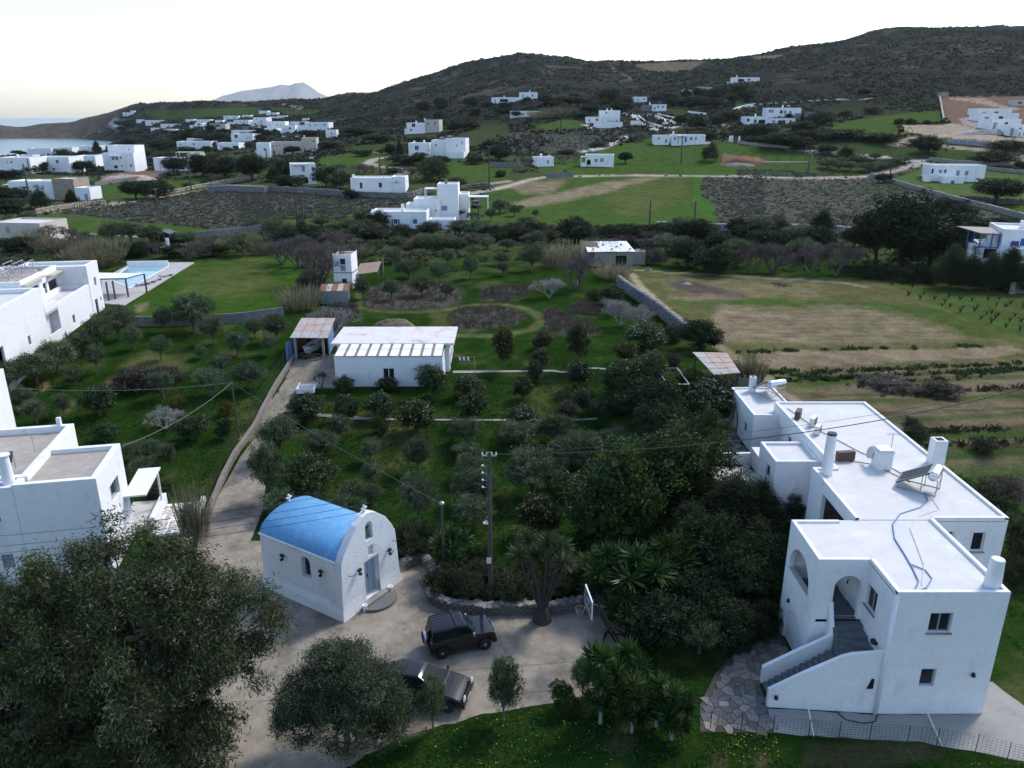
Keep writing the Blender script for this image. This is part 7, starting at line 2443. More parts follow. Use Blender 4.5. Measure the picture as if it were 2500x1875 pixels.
trees('behind the curved stone wall', 'shrubs behind the curved wall',
      T('bush', 'O', (1100, 960, 220, 180), (1230, 930, 200, 170), (1330, 1240, 260, 160), (1480, 1290, 280, 180), (1620, 1180, 260, 150), (1780, 1300, 300, 200), (1900, 1200, 260, 190), (2100, 1280, 240, 160), (2180, 1180, 240, 200))
      + T('yucca', 'O', (1390, 1090, 250, 290)) + T('lentisk', 'O', (1150, 1010, 240, 130), (1560, 1060, 240, 120)))
trees('in the thicket beside the right house', 'garden thicket by the right house',
      T('leafy', 'R', (830, 900, 700, 680), (1250, 660, 560, 530), (1430, 330, 380, 330)) + T('conifer', 'R', (1330, 970, 430, 340), (1640, 770, 380, 300), (1800, 800, 280, 320), (2020, 740, 190, 190), (1780, 1010, 330, 260))
      + T('evergreen', 'R', (1120, 200, 330, 230), (1150, 1580, 480, 330), (1450, 1180, 380, 420)) + T('olive', 'R', (1400, 1640, 330, 210), (620, 480, 340, 330)) + T('evergreen', 'R', (1350, 1420, 420, 330), (1600, 1320, 420, 400), (1750, 1180, 380, 330), (1300, 700, 420, 300), (1560, 1580, 380, 260), (1830, 1330, 260, 260)) + T('lentisk', 'R', (1000, 1480, 300, 200), (1700, 1560, 360, 200), (1500, 960, 420, 200), (1820, 1480, 260, 170), (1850, 960, 260, 180), (700, 1000, 330, 180), (1700, 900, 360, 180)) + T('bush', 'R', (520, 1180, 260, 180), (1650, 1100, 260, 150)))
trees('in the bed beside the basketball hoop', 'yuccas by the hoop',
      T('yucca', 'R', (760, 1300, 330, 330), (960, 1330, 400, 400), (1150, 1290, 380, 370), (900, 1480, 260, 260)) + T('yucca', 'K', (1900, 1350, 360, 600), (2120, 1180, 360, 520), (2180, 1430, 360, 540), (2540, 1500, 380, 500), (2400, 1380, 340, 470)))
trees('along the grass edge of the yard', 'trees on the yard edge',
      T('olive', 'K', (1030, 1330, 330, 520), (1740, 1130, 220, 400)) + T('leafy', 'K', (1560, 1240, 220, 230), (1680, 1250, 150, 130)) + T('olive', 'K', (395, 1420, 270, 430)))
trees('along the vegetable land and house back', 'bushes right of the house', T('bush', 'L', (2180, 1380, 330, 320), (2150, 1560, 200, 200), (1950, 980, 300, 130)) + T('heath', 'L', (2050, 920, 330, 120), (1600, 190, 330, 90), (1250, 130, 330, 60)) + T('bush', 'L', (1450, 490, 170, 70), (1920, 590, 200, 80), (1400, 410, 140, 50)))

# far country
trees('among the houses near the bay', 'trees near the bay houses',
      T('evergreen', 'A', (1150, 990, 250, 150), (1330, 985, 260, 170), (1500, 785, 240, 175), (1720, 800, 270, 210), (1900, 800, 300, 200), (2120, 815, 240, 190), (700, 765, 210, 95), (270, 775, 130, 90), (370, 770, 120, 90), (80, 1020, 280, 130), (60, 1100, 320, 120), (60, 810, 230, 80), (160, 615, 120, 40), (700, 640, 130, 70),
        (1130, 530, 220, 60), (1350, 570, 240, 80), (1530, 505, 140, 60), (1740, 500, 110, 55), (1850, 490, 120, 60), (1230, 1440, 260, 90), (1510, 1385, 170, 110), (1080, 1420, 180, 70))
      + T('conifer', 'A', (350, 1070, 170, 185), (610, 1035, 100, 130), (822, 605, 70, 105)) + T('bush', 'A', (540, 635, 150, 65), (1450, 655, 300, 80), (1000, 560, 200, 60), (1230, 620, 200, 60), (1560, 600, 200, 60), (1590, 895, 120, 50), (1740, 865, 110, 40))
      + T('bare', 'A', (1840, 850, 150, 90), (1600, 1500, 260, 140), (1850, 1430, 330, 180), (2100, 1430, 270, 170), (1730, 1480, 200, 130)) + T('reed', 'A', (760, 1500, 220, 200), (930, 1500, 220, 210), (500, 1420, 260, 120), (330, 1410, 230, 130), (850, 1560, 260, 150)) + T('evergreen', 'A', (130, 1430, 300, 130)) + T('olive', 'A', (60, 1590, 230, 110)))
trees('between the middle distance houses', 'middle distance trees',
      T('evergreen', 'B', (60, 830, 260, 210), (350, 815, 220, 180), (400, 615, 150, 70), (360, 905, 260, 120), (680, 885, 200, 165), (490, 720, 170, 80), (890, 985, 140, 90), (1640, 705, 190, 85), (1220, 605, 120, 90), (1330, 695, 220, 90), (1000, 625, 170, 50), (950, 445, 320, 75), (700, 565, 190, 65), (1100, 510, 220, 65), (180, 460, 100, 60), (540, 455, 160, 60), (1900, 400, 160, 80), (1760, 420, 160, 100), (1480, 520, 260, 60), (2050, 560, 120, 60), (1930, 690, 160, 60))
      + T('leafy', 'B', (800, 905, 220, 150), (1450, 700, 160, 110)) + T('bare', 'B', (780, 770, 160, 100), (980, 780, 200, 110), (1380, 815, 170, 120), (1790, 1160, 210, 130), (1930, 1190, 180, 120), (470, 1225, 140, 140), (650, 1160, 140, 140), (790, 1210, 220, 130), (740, 540, 200, 70), (2130, 660, 180, 120), (860, 560, 150, 50)) + T('conifer', 'B', (1300, 645, 70, 180), (240, 840, 130, 130))
      + T('bush', 'B', (1580, 825, 260, 195), (1780, 875, 160, 70), (1240, 765, 160, 45), (2150, 800, 90, 50), (100, 1240, 260, 60)) + T('olive', 'B', (2140, 1115, 140, 120), (2070, 1175, 100, 110), (2190, 1100, 90, 90)) + T('yucca', 'B', (930, 930, 90, 120), (1020, 935, 90, 110), (1100, 930, 90, 100), (1180, 930, 90, 90), (1240, 920, 90, 110), (1300, 925, 100, 120)))
trees('on the slopes below the hill', 'trees below the hill',
      T('evergreen', 'C', (60, 1005, 170, 130), (1600, 705, 130, 85), (1740, 745, 190, 115), (1830, 825, 130, 65), (1130, 1035, 120, 105), (1010, 525, 130, 135), (650, 525, 260, 65), (830, 615, 170, 70), (1080, 595, 190, 85), (1700, 530, 260, 60), (1400, 500, 120, 50), (560, 610, 160, 60), (1920, 705, 120, 70), (1500, 480, 130, 40), (900, 500, 160, 60), (2080, 420, 160, 60), (750, 660, 160, 60), (300, 610, 140, 50), (130, 610, 140, 60), (460, 560, 200, 60))
      + T('bare', 'C', (300, 1095, 180, 140), (300, 885, 160, 140), (610, 1035, 110, 100), (720, 1015, 90, 95), (1000, 1055, 90, 85), (1250, 845, 220, 95), (1330, 725, 110, 95), (1480, 745, 90, 65), (1660, 775, 160, 65), (80, 700, 120, 80)) + T('reed', 'C', (430, 655, 170, 80), (560, 650, 170, 100)) + T('bush', 'C', (1850, 1015, 140, 155), (1980, 665, 170, 90), (2060, 670, 130, 70), (640, 950, 160, 40), (900, 890, 160, 40), (80, 1140, 100, 55), (620, 1120, 40, 35))
      + T('olive', 'C', (70, 1455, 150, 115), (190, 1480, 110, 100), (240, 1440, 70, 60), (370, 1490, 60, 70)))
trees('around the track at the right', 'trees by the right track',
      T('lentisk', 'D', (150, 740, 350, 95), (550, 770, 320, 85), (800, 760, 320, 80), (1080, 775, 340, 75), (1400, 800, 190, 50), (1980, 945, 340, 95), (2080, 840, 260, 85), (640, 640, 210, 95), (500, 695, 260, 90), (1040, 560, 160, 50), (840, 575, 100, 40), (130, 790, 180, 60), (1460, 1170, 90, 40), (1700, 1400, 180, 50), (1850, 1420, 240, 60), (2060, 1430, 240, 70), (1250, 640, 100, 40), (1330, 640, 100, 40), (1460, 640, 70, 30))
      + T('evergreen', 'D', (320, 825, 330, 125), (460, 835, 250, 110), (1470, 870, 220, 140), (1990, 1255, 400, 210), (1600, 1395, 300, 185), (690, 865, 150, 70), (1750, 1395, 220, 120), (1130, 1095, 130, 70), (2180, 995, 100, 80)) + T('conifer', 'D', (835, 895, 130, 90), (500, 620, 30, 80)) + T('bush', 'D', (310, 585, 50, 35), (395, 590, 50, 35), (245, 580, 50, 30), (960, 400, 160, 40)) + T('bare', 'D', (700, 850, 110, 70), (300, 1400, 160, 80), (600, 1420, 220, 120), (830, 1420, 150, 110), (1050, 1400, 220, 130))
      + T('olive', 'D', (690, 985, 150, 75), (780, 1000, 130, 75), (870, 1005, 140, 75), (1000, 1012, 150, 75), (1080, 995, 130, 65), (1150, 975, 130, 75), (1230, 965, 120, 75), (1290, 945, 110, 65), (960, 950, 110, 60), (1060, 925, 110, 60), (910, 930, 110, 55), (800, 945, 110, 50)))

def belt(place, group, c, poly, n, kinds, size, seed):
    """fill a strip of the photograph with single trees and bushes"""
    rr = random.Random(seed)
    A = np.array(poly, float)
    lo, hi = A.min(0), A.max(0)
    L_ = []
    while len(L_) < n:
        x, y = rr.uniform(lo[0], hi[0]), rr.uniform(lo[1], hi[1])
        if not inside(A, np.array([x]), np.array([y]))[0] or any((x - q[2]) ** 2 + 3 * (y - q[3]) ** 2 < (size * .42) ** 2 for q in L_[-40:]): continue
        k = rr.choice(kinds)
        w = size * rr.uniform(.7, 1.25)
        L_.append((k, c, x, y, w, w * {'lentisk': .45, 'bush': .45, 'heath': .4}.get(k, .75) * rr.uniform(.85, 1.15)))
    trees(place, group, L_)


belt('in the belt behind the olive grove', 'belt behind the grove', 'F', [(0, 60), (700, 20), (1400, 40), (2212, 60), (2212, 150), (1300, 190), (800, 160), (0, 190)], 34, ['lentisk', 'evergreen', 'bare', 'olive', 'bush'], 190, 1)
belt('in the belt before the pale stone wall', 'belt before the pale wall', 'G', [(0, 190), (900, 215), (2212, 240), (2212, 440), (1700, 430), (900, 380), (0, 290)], 34, ['lentisk', 'evergreen', 'bare', 'olive'], 210, 2)
belt('in the dark orchard core', 'orchard core', 'R', [(150, 30), (900, 20), (1150, 150), (1350, 420), (600, 420), (300, 300)], 6, ['citrus', 'olive', 'olive'], 230, 3)
belt('in the dense garden left of the outbuilding', 'garden left of the outbuilding', 'G', [(500, 1450), (1100, 1350), (1450, 1480), (1500, 1660), (560, 1660)], 7, ['citrus', 'evergreen', 'leafy'], 330, 4)
belt('in the growth above the pool', 'growth above the pool', 'E', [(0, 120), (700, 100), (1500, 150), (2100, 110), (2150, 230), (1500, 260), (1000, 270), (820, 300), (0, 240)], 22, ['lentisk', 'bare', 'olive', 'reed'], 200, 5)
belt('in the wood below the ridge houses', 'wood below the ridge', 'C', [(-600, 560), (0, 540), (500, 500), (1150, 480), (1250, 560), (700, 640), (0, 680), (-600, 660)], 40, ['evergreen', 'lentisk', 'bare'], 110, 6)
belt('in the scrub by the white lane', 'scrub by the lane', 'C', [(1480, 480), (2212, 420), (2212, 560), (1700, 640), (1550, 600)], 22, ['evergreen', 'lentisk'], 110, 7)
belt('among the village gardens', 'village garden trees', 'A', [(900, 380), (1500, 400), (2212, 420), (2600, 420), (2600, 520), (1500, 620), (1100, 500)], 40, ['evergreen', 'lentisk', 'bush'], 90, 8)

for i, (x, y) in enumerate([(1320, 700), (1520, 730), (1410, 730), (1600, 760), (1720, 730), (1740, 800), (1850, 800), (1810, 740), (1930, 740), (2020, 730), (2110, 760), (2000, 780), (2070, 790), (1920, 850), (1990, 880), (2100, 900), (1880, 880),
                            (2140, 860), (2010, 860), (2200, 800), (2190, 900), (2180, 970), (1960, 910), (2070, 950), (1640, 790), (1580, 780), (1350, 640), (1440, 690), (1190, 615), (1270, 610), (1630, 720), (1960, 840), (2230, 740), (2240, 860), (2240, 960), (1830, 820), (1720, 830)]):
    g = gpt('H', x, y)
    put_tree('vine', (g.x, g.y, g.z), random.uniform(.5, .85), random.uniform(.45, .85), 'gnarled bare vine stump in the green vineyard strip at the right', 'vines in the vineyard strip')


# ------------------------------------------------------------------ the big trees near the camera
def special(name, label, cat, base, blobs, ncl, nl, cr, ll, lw, pal, droop=0.0, leafm=None, bark=BARK, r0=.2, shell=.5, fork=.3, targets=None):
    root = empty(name, base, 0, label, cat)
    bl = [(b[0] - base[0], b[1] - base[1], b[2] - base[2]) + tuple(b[3:]) for b in blobs]
    C, idx, d = crown_pts(bl, ncl, nl, cr, shell)
    C = np.maximum(C, np.array([-1e9, -1e9, .12]))
    n = len(C)
    ax = d * .5 + unit(n) * .75 + np.array([0, 0, -droop if droop else .35])
    ax /= np.linalg.norm(ax, axis=1, keepdims=True)
    link('crown', leaf_mesh('crown', [leaves(C, rng.uniform(*ll, n), rng.uniform(*lw, n), ax, palette(n, idx, ncl, pal, .28, .3)), core(bl, 60, pal, .6, .32)], leafm), root)
    m = limbs([b[:3] for b in (targets or bl)], (0, 0, 0), fork, r0, .3, 5)
    m.obj('trunk', bark, root)
    return root


def NB(x, y, Y, r, rz=None):
    p = pt_y(*pix('N', x, y), Y)
    return (p.x, p.y, p.z, r, r, rz or r)


EB = [(150, 550, 29, 1.9), (450, 480, 29, 1.9), (800, 420, 29, 1.8), (1130, 430, 29, 1.7), (1330, 520, 28.5, 1.2), (150, 950, 27.5, 2.1), (550, 850, 27.5, 2.2), (950, 800, 27.5, 2.1), (1330, 780, 27.5, 1.6), (1560, 820, 27.5, 1.0),
      (1680, 1000, 27.3, .75), (200, 1350, 26.5, 2.2), (650, 1250, 26.5, 2.2), (1050, 1150, 26.5, 2.0), (1380, 1130, 26.5, 1.3), (400, 1650, 25.5, 2.0), (850, 1580, 25.5, 2.0), (1230, 1450, 25.7, 1.4), (1380, 1560, 25.5, .9), (700, 200, 29.5, .7),
      (1010, 150, 29.3, .7), (740, 60, 29.7, .55), (1230, 240, 29.2, .7), (-250, 700, 28, 2.4), (-250, 1300, 26.5, 2.4), (1560, 400, 28, .5), (1610, 540, 28, .5), (1790, 510, 28.6, .45), (1840, 640, 28.4, .5), (1830, 790, 28, .45), (1700, 830, 27.7, .4),
      (1650, 1330, 26.3, .35), (1560, 1350, 26.2, .45)]
special('eucalyptus_tree', 'huge drooping eucalyptus filling the lower left corner', 'tree', (-14.4, 26.2, 0), [NB(*b) for b in EB], 540, 300, .32, (.17, .3), (.035, .06), EUC, .5, LEAF, BARK, .16, .85)
OB = [(-7.05 + x, 26.6 + y, z, r, r, r * .9) for x, y, z, r in ((0, 0, 3.7, 1.35), (1.5, .2, 3.0, 1.25), (-1.5, .1, 2.9, 1.25), (.3, -1.3, 2.7, 1.2), (.2, 1.4, 3.2, 1.2), (1.9, .4, 1.9, .95), (-1.9, -.2, 1.9, .95), (.9, -.8, 4.3, .8), (-.8, .5, 4.4, .8), (.1, .1, 4.9, .6), (1.6, -1.0, 2.2, .9))]
special('olive_tree', 'large round olive tree at the bottom hiding the grey estate car', 'tree', (-7.05, 26.5, 0), OB, 420, 210, .2, (.10, .17), (.026, .042), [(.046, .062, .03), (.068, .086, .044), (.115, .135, .085), (.032, .046, .02)], 0, LEAF, BARK, .17, .8)


def dracaena():
    base = gpt('O', 2000, 1425)
    root = empty('dragon_tree', base, 0, 'many-stemmed yucca tree with swollen foot at the curved wall', 'tree')
    heads = []
    m = MB()
    m.tube([(0, 0, -.2), (0, 0, .25), (0, 0, .8)], [.62, .48, .3], 10)
    for x, y in ((1900, 870), (2040, 900), (2130, 920), (1960, 960), (2150, 1030), (1850, 980)):
        p = pt_y(*pix('O', x, y), base.y + random.uniform(-.5, .7))
        h = p - base
        heads.append(h)
        m.tube([(0, 0, .6), (h.x * .35, h.y * .3, h.z * .4), (h.x * .85, h.y * .8, h.z * .78), tuple(h)], [.15, .1, .075, .06], 6)
    m.obj('trunk', BARKD, root)
    parts = []
    for h in heads:
        nl = 280
        d = unit(nl)
        d[:, 2] = np.abs(d[:, 2]) * 1.0 - .45
        d /= np.linalg.norm(d, axis=1, keepdims=True)
        L_ = rng.uniform(.6, .95, nl)
        parts.append(leaves(np.array(h) + d * L_[:, None] * .5, L_, .05, d, palette(nl, np.zeros(nl, int), 1, [(.035, .07, .018), (.06, .095, .03), (.09, .095, .045)])))
    link('leaves', leaf_mesh('leaves', parts, LEAFG), root)


dracaena()


# ------------------------------------------------------------------ ground cover (nobody could count it)
def tufts(name, P, size, cols, blades=5, up=.8, wid=.18, seed=0):
    n = len(P)
    idx = np.repeat(np.arange(n), blades)
    k = len(idx)
    s = (np.broadcast_to(size, (n,)) * rng.uniform(.7, 1.3, n))[idx]
    ax = unit(k)
    ax[:, 2] = np.abs(ax[:, 2]) * .5 + up
    ax /= np.linalg.norm(ax, axis=1, keepdims=True)
    off = rng.normal(size=(k, 3)) * .28 * s[:, None]
    off[:, 2] = 0
    C = P[idx] + off + ax * s[:, None] * .42
    me = leaf_mesh(name, [leaves(C, s, s * wid * rng.uniform(.7, 1.3, k), ax, palette(k, idx, n, cols, .25, .3))])
    return tag(link(name, me), kind='stuff')


def scatter_poly(polys, n, seed=0):
    """points on the ground, evenly by ground area, inside photo polygons"""
    out = []
    for c, pts, m in polys:
        G = np.array([tuple(gpt(c, a, b)[:2]) for a, b in pts])
        lo, hi = G.min(0), G.max(0)
        q = rng.uniform(lo, hi, (m * 3, 2))
        k = inside(G, q[:, 0], q[:, 1])
        out.append(q[k][:m])
    q = np.concatenate(out)
    return np.column_stack([q, land(q[:, 0], q[:, 1])])


def free(q):
    """keep points off the drive, paths and buildings"""
    k = ~inside(np.array(yard), q[:, 0], q[:, 1])
    for x0, x1, y0, y1 in ((-22.3, -16.9, 43, 60), (11.6, 26, 25.9, 53), (16, 21, 43, 58), (-36, -19.5, 39.5, 50), (-17.5, -5.8, 69, 79), (-23, -18.5, 62, 81), (8.6, 14.3, 27.7, 34.5), (13.4, 17.2, 44.8, 58.6), (-60, -46, 60, 100), (-64, -49.5, 97, 130)):
        k &= ~((q[:, 0] > x0) & (q[:, 0] < x1) & (q[:, 1] > y0) & (q[:, 1] < y1))
    return q[k]


yy = rng.uniform(0, 1, 46000)
yy = 19 * (72 / 19) ** yy
xx = rng.uniform(-.74, .74, 46000) * (yy * .95 + 8)
q = free(np.column_stack([xx, yy]))
nz = fbm(q[:, 0] / 2.5, q[:, 1] / 2.5, 3, 77)
pq = proj(q[:, 0], q[:, 1], land(q[:, 0], q[:, 1]))
kk = nz > .38
for f in FIELDS:
    if f[0] in 'GHL' or f[2] is DRY: kk &= ~inside(poly_px(f[0], f[1]), *pq)
q = q[kk]
P = np.column_stack([q, land(q[:, 0], q[:, 1])])
tufts('grass', P, .11 + .0022 * P[:, 1], [(.030, .068, .011), (.042, .086, .014), (.055, .095, .018), (.024, .056, .010)], 4, .35, .25)
P = scatter_poly([('W', [(560, 800), (900, 700), (1300, 650), (1800, 620), (2212, 800), (2212, 1161), (560, 1161)], 110), ('V', [(180, 600), (700, 600), (700, 760), (300, 800), (180, 760)], 120), ('V', [(1800, 700), (2212, 760), (2212, 810), (1800, 810)], 60), ('O', [(1750, 780), (1900, 780), (1900, 950), (1750, 950)], 40)], 0)
P = np.column_stack([free(P[:, :2]), np.zeros(len(free(P[:, :2])))])
P[:, 2] += .16
me = leaf_mesh('wild_flowers', [leaves(P, .055, .055, unit(len(P)), np.repeat([[.62, .60, .10]], len(P), 0))])
tag(link('wild_flowers', me), kind='stuff')

sp = [(c, pts, n) for c, pts, n in [(f[0], f[1], 0) for f in FIELDS if f[2] is SCRUB]]
areas = [1100, 300, 2300, 2100, 900, 1900]
P = scatter_poly([(c, pts, a) for (c, pts, _), a in zip(sp, areas)], 0)
tufts('heath_scrub', P, .55, [(.125, .122, .11), (.15, .147, .135), (.10, .10, .082), (.085, .098, .052), (.065, .088, .035)], 9, .05, .4)
P = scatter_poly([(f[0], f[1], 420) for f in FIELDS if f[2] is HEATH], 0)
tufts('dry_grass', P, .5, [(.115, .10, .08), (.145, .125, .095), (.085, .075, .055)], 7, .8, .12)
# rough growth between the fields and on the hills
y = 300 * (1400 / 300) ** rng.uniform(0, 1, 60000)
x = rng.uniform(-.74, .74, 60000) * y
z = land(x, y)
nz = fbm(x / 26, y / 26, 4, 91)
px_, py_ = proj(x, y, z)
k = (nz > .42) & (z > -7)
for f in FIELDS:
    if f[2] is not SCRUB: k &= ~inside(poly_px(f[0], f[1]), px_, py_)
P = np.column_stack([x, y, z])[k][:26000]
tufts('hill_scrub', P, .8 + .0014 * P[:, 1], [(.034, .042, .026), (.042, .048, .032), (.050, .052, .040), (.030, .038, .024)], 5, .05, .7)
y = rng.uniform(120, 330, 16000)
x = rng.uniform(-.74, .74, 16000) * y
z = land(x, y)
px_, py_ = proj(x, y, z)
k = fbm(x / 12, y / 12, 3, 55) > .5
for f in FIELDS: k &= ~inside(poly_px(f[0], f[1]), px_, py_)
k &= ~((x > -64) & (x < -46) & (y < 132))
P = np.column_stack([x, y, z])[k]
tufts('rough_scrub', P, .7, [(.048, .058, .030), (.062, .064, .046), (.085, .08, .07), (.04, .052, .024)], 9, .25, .35)

# vegetable rows
VR = [('H', (250, 1300), (490, 1275)), ('H', (530, 1305), (830, 1275)), ('H', (840, 1290), (1250, 1265)), ('H', (1260, 1275), (1660, 1240)), ('H', (1690, 1250), (2212, 1225)), ('H', (330, 1360), (780, 1345)), ('H', (830, 1340), (1110, 1325)),
      ('H', (1370, 1110), (1960, 1090)), ('H', (0, 1140), (540, 1125)), ('H', (660, 1125), (1140, 1108)), ('H', (1640, 1310), (2140, 1280)), ('L', (350, 20), (870, 90)), ('L', (950, 130), (1900, 60)), ('L', (1200, 215), (2200, 130)), ('L', (1380, 460), (2200, 430)), ('L', (1480, 560), (2200, 520)), ('L', (900, 70), (2200, 0))]
LEGS = [(.022, .048, .013), (.034, .065, .018), (.05, .08, .026)]
RP = [[], []]
for i, (c, a, b) in enumerate(VR):
    A, B = gpt(c, *a), gpt(c, *b)
    n = max(14, int((B - A).length * 7))
    t = rng.uniform(0, 1, n)
    t = t[fbm(t * 9 + i * 7, t * 0, 3, 5) > .36]
    q = np.array(A)[None, :2] + (np.array(B) - np.array(A))[None, :2] * t[:, None] + rng.normal(size=(len(t), 2)) * .22
    RP[i >= 12].append(np.column_stack([q, land(q[:, 0], q[:, 1])]))
tufts('vegetable_rows', np.concatenate(RP[0]), .42, LEGS, 9, .45, .32)
tufts('weedy_rows', np.concatenate(RP[1]), .4, [(.05, .06, .025), (.08, .07, .04), (.035, .055, .018)], 8, .45, .3)

P = np.concatenate([rng.normal(size=(500, 2)) * (1.6, 4.5) + (-15.2, 34), rng.normal(size=(260, 2)) * (.35, 5) + (-20.2, 49), rng.normal(size=(240, 2)) * (7, 3.2) + (-3, 32.5)])
P = np.column_stack([P, land(P[:, 0], P[:, 1]) + .05])
ax = unit(len(P))
ax[:, 2] *= .12
ax /= np.linalg.norm(ax, axis=1, keepdims=True)
me = leaf_mesh('leaf_litter', [leaves(P, rng.uniform(.07, .14, len(P)), .035, ax, palette(len(P), np.zeros(len(P), int), 1, [(.10, .07, .045), (.07, .05, .035), (.16, .12, .07)]))])
tag(link('leaf_litter', me), kind='stuff')
# ================================================================== FAR HOUSES
def plane_hit(px, py, G, yaw, dy=0.0):
    """where a pixel's view ray meets the vertical plane of a house front -> (u along the front, z)"""
    d = ray(px, py)
    n = Vector((-math.sin(yaw), math.cos(yaw), 0))
    o = Vector((0, 0, H))
    p0 = Vector(G) + n * dy
    t = (p0 - o).dot(n) / d.dot(n)
    p = o + d * t
    return (p - p0).dot(Vector((math.cos(yaw), math.sin(yaw), 0))), p.z


def far_house(label, c, blocks, yaw=0.0, name='house', extras=(), group='white houses in the landscape', base=None, cat='house'):
    """blocks: (x0, x1, ytop, ybase, depth m, setback m, windows, wall material); windows: (x0, x1, ytop, ybottom, kind, material)"""
    b0 = blocks[0]
    bx, by = base or ((b0[0] + b0[1]) / 2, b0[3])
    G = gpt(c, bx, by)
    root = empty(name, G, yaw, label, cat, group)
    for x0, x1, yt, yb, dep, dy, wins, wm in blocks:
        u0, _ = plane_hit(*pix(c, x0, yb), G, yaw, dy)
        u1, _ = plane_hit(*pix(c, x1, yb), G, yaw, dy)
        _, zt = plane_hit(*pix(c, (x0 + x1) / 2, yt), G, yaw, dy)
        zb = -1.2
        zt -= G.z
        op = []
        for w in wins:
            a, z1 = plane_hit(*pix(c, w[0], w[2]), G, yaw, dy)
            b, z0 = plane_hit(*pix(c, w[1], w[3]), G, yaw, dy)
            z0 -= G.z
            z1 -= G.z
            a, b = max(a, u0 + .12), min(b, u1 - .12)
            z1 = min(z1, zt - .35)
            if b - a < .25 or z1 - z0 < .25: continue
            k = w[4]
            if k == 'a':
                op.append((a - u0, b - u0, z0 - zb, max(z1 - (b - a) / 2, z0 + .2) - zb, 'a', {'depth': 1.0, 'm': w[5] if len(w) > 5 else DARKI}))
            else:
                op.append((a - u0, b - u0, z0 - zb, z1 - zb, k, {'m': w[5] if len(w) > 5 else GREYF, 'd': .12, 'bars': 1}))
        block(root, u0, u1, dy, dy + dep, zb, zt, .28, {'f': op}, wm or PLASF, ROOFW, .25)
    for e in extras:
        k = e[0]
        if k == 'chim':
            u, z = plane_hit(*pix(c, e[1], e[2]), G, yaw, e[4])
            _, z2 = plane_hit(*pix(c, e[1], e[3]), G, yaw, e[4])
            h = z2 - z
            MB().box(u - .3, u + .3, e[4] - .25, e[4] + .3, z - G.z - .5, z2 - G.z).obj('chimney', e[5] if len(e) > 5 else PLASF, root)
        elif k == 'porch':      # x0,x1,ytop,ybase, material: flat canopy on posts in front
            u0, z1 = plane_hit(*pix(c, e[1], e[3]), G, yaw, e[5])
            u1, _ = plane_hit(*pix(c, e[2], e[3]), G, yaw, e[5])
            _, z0 = plane_hit(*pix(c, e[1], e[4]), G, yaw, e[5])
            z1 -= G.z
            z0 -= G.z
            pm = e[6] if len(e) > 6 else WHITEF
            MB().box(u0, u1, e[5], e[5] + 3.2, z1 - .18, z1).obj('canopy', WHITEF, root)
            for u in (u0 + .1, u1 - .1):
                for v in (e[5] + .1, e[5] + 3.0):
                    MB().box(u - .09, u + .09, v - .09, v + .09, z0 - .6, z1 - .18).obj('canopy_post', pm, root)
        elif k == 'heater':
            u, z = plane_hit(*pix(c, e[1], e[2]), G, yaw, e[3])
            t = MB().lathe([(.05, -.7), (.28, -.7), (.28, .7), (.05, .7)], 10, Matrix.Translation((u, e[3], z - G.z + .5)) @ Matrix.Rotation(R(90), 4, 'Y')).obj('water_tank', GALV, root)
            MB().box(u - .8, u + .8, e[3] + .2, e[3] + 1.2, z - G.z - .2, z - G.z + .1).obj('tank_stand', DARKI, t)
    return root


W, D_, A_, S_ = 'w', 'd', 'a', 's'
TANS = mat('tan_house_stone', (.33, .27, .21), .95, .35, 1.2, .5, 6)
GREYS = mat('grey_house_stone', (.22, .21, .20), .95, .35, 1.2, .5, 6)
far_house('white house with dark blue shutters, tower and carport behind the bare trees', 'B',
          [(1060, 1530, 1095, 1240, 7, 0, [(1080, 1122, 1158, 1203, S_, SHUT), (1142, 1172, 1160, 1238, D_, SHUT), (1228, 1245, 1158, 1197, S_, SHUT), (1247, 1281, 1158, 1197, W), (1283, 1300, 1158, 1197, S_, SHUT), (1410, 1447, 1158, 1197, S_, SHUT)], None),
           (1420, 1640, 988, 1140, 7, 8, [(1595, 1610, 1080, 1095, W)], None), (1622, 1795, 862, 1140, 6, 9, [(1650, 1702, 1045, 1086, S_, SHUTL)], None), (1795, 1880, 945, 1040, 6, 12, [], None), (1352, 1420, 1030, 1090, 5, 9, [], None),
           (1550, 1765, 1160, 1255, 4, -1, [(1565, 1582, 1200, 1250, D_, SHUTL)], None)], .0, 'house',
          [('chim', 1690, 862, 822, 11, GREYS), ('porch', 1505, 1620, 900, 990, 9), ('porch', 1875, 2045, 968, 1050, 10), ('chim', 1325, 1095, 1030, 3), ('chim', 1075, 1095, 1075, 3)])
far_house('white two-storey house with pale blue shutters and ground-floor arches', 'B',
          [(395, 600, 690, 868, 8, 0, [(470, 500, 710, 757, S_, SHUTL), (552, 577, 712, 757, S_, SHUTL), (560, 585, 805, 840, S_, SHUTL), (430, 462, 805, 850, A_), (483, 530, 800, 855, A_)], None)], .32, 'house', [('porch', 392, 520, 695, 752, -1.5), ('heater', 555, 655, 4)])
far_house('low white house screened by yuccas left of the blue-shuttered house', 'B', [(890, 1230, 810, 945, 8, 0, [(960, 985, 850, 900, W), (1120, 1150, 850, 890, W)], None), (1230, 1350, 800, 935, 7, 1, [], None)], 0, 'house', [('chim', 908, 810, 780, 2), ('chim', 1165, 810, 792, 3)])
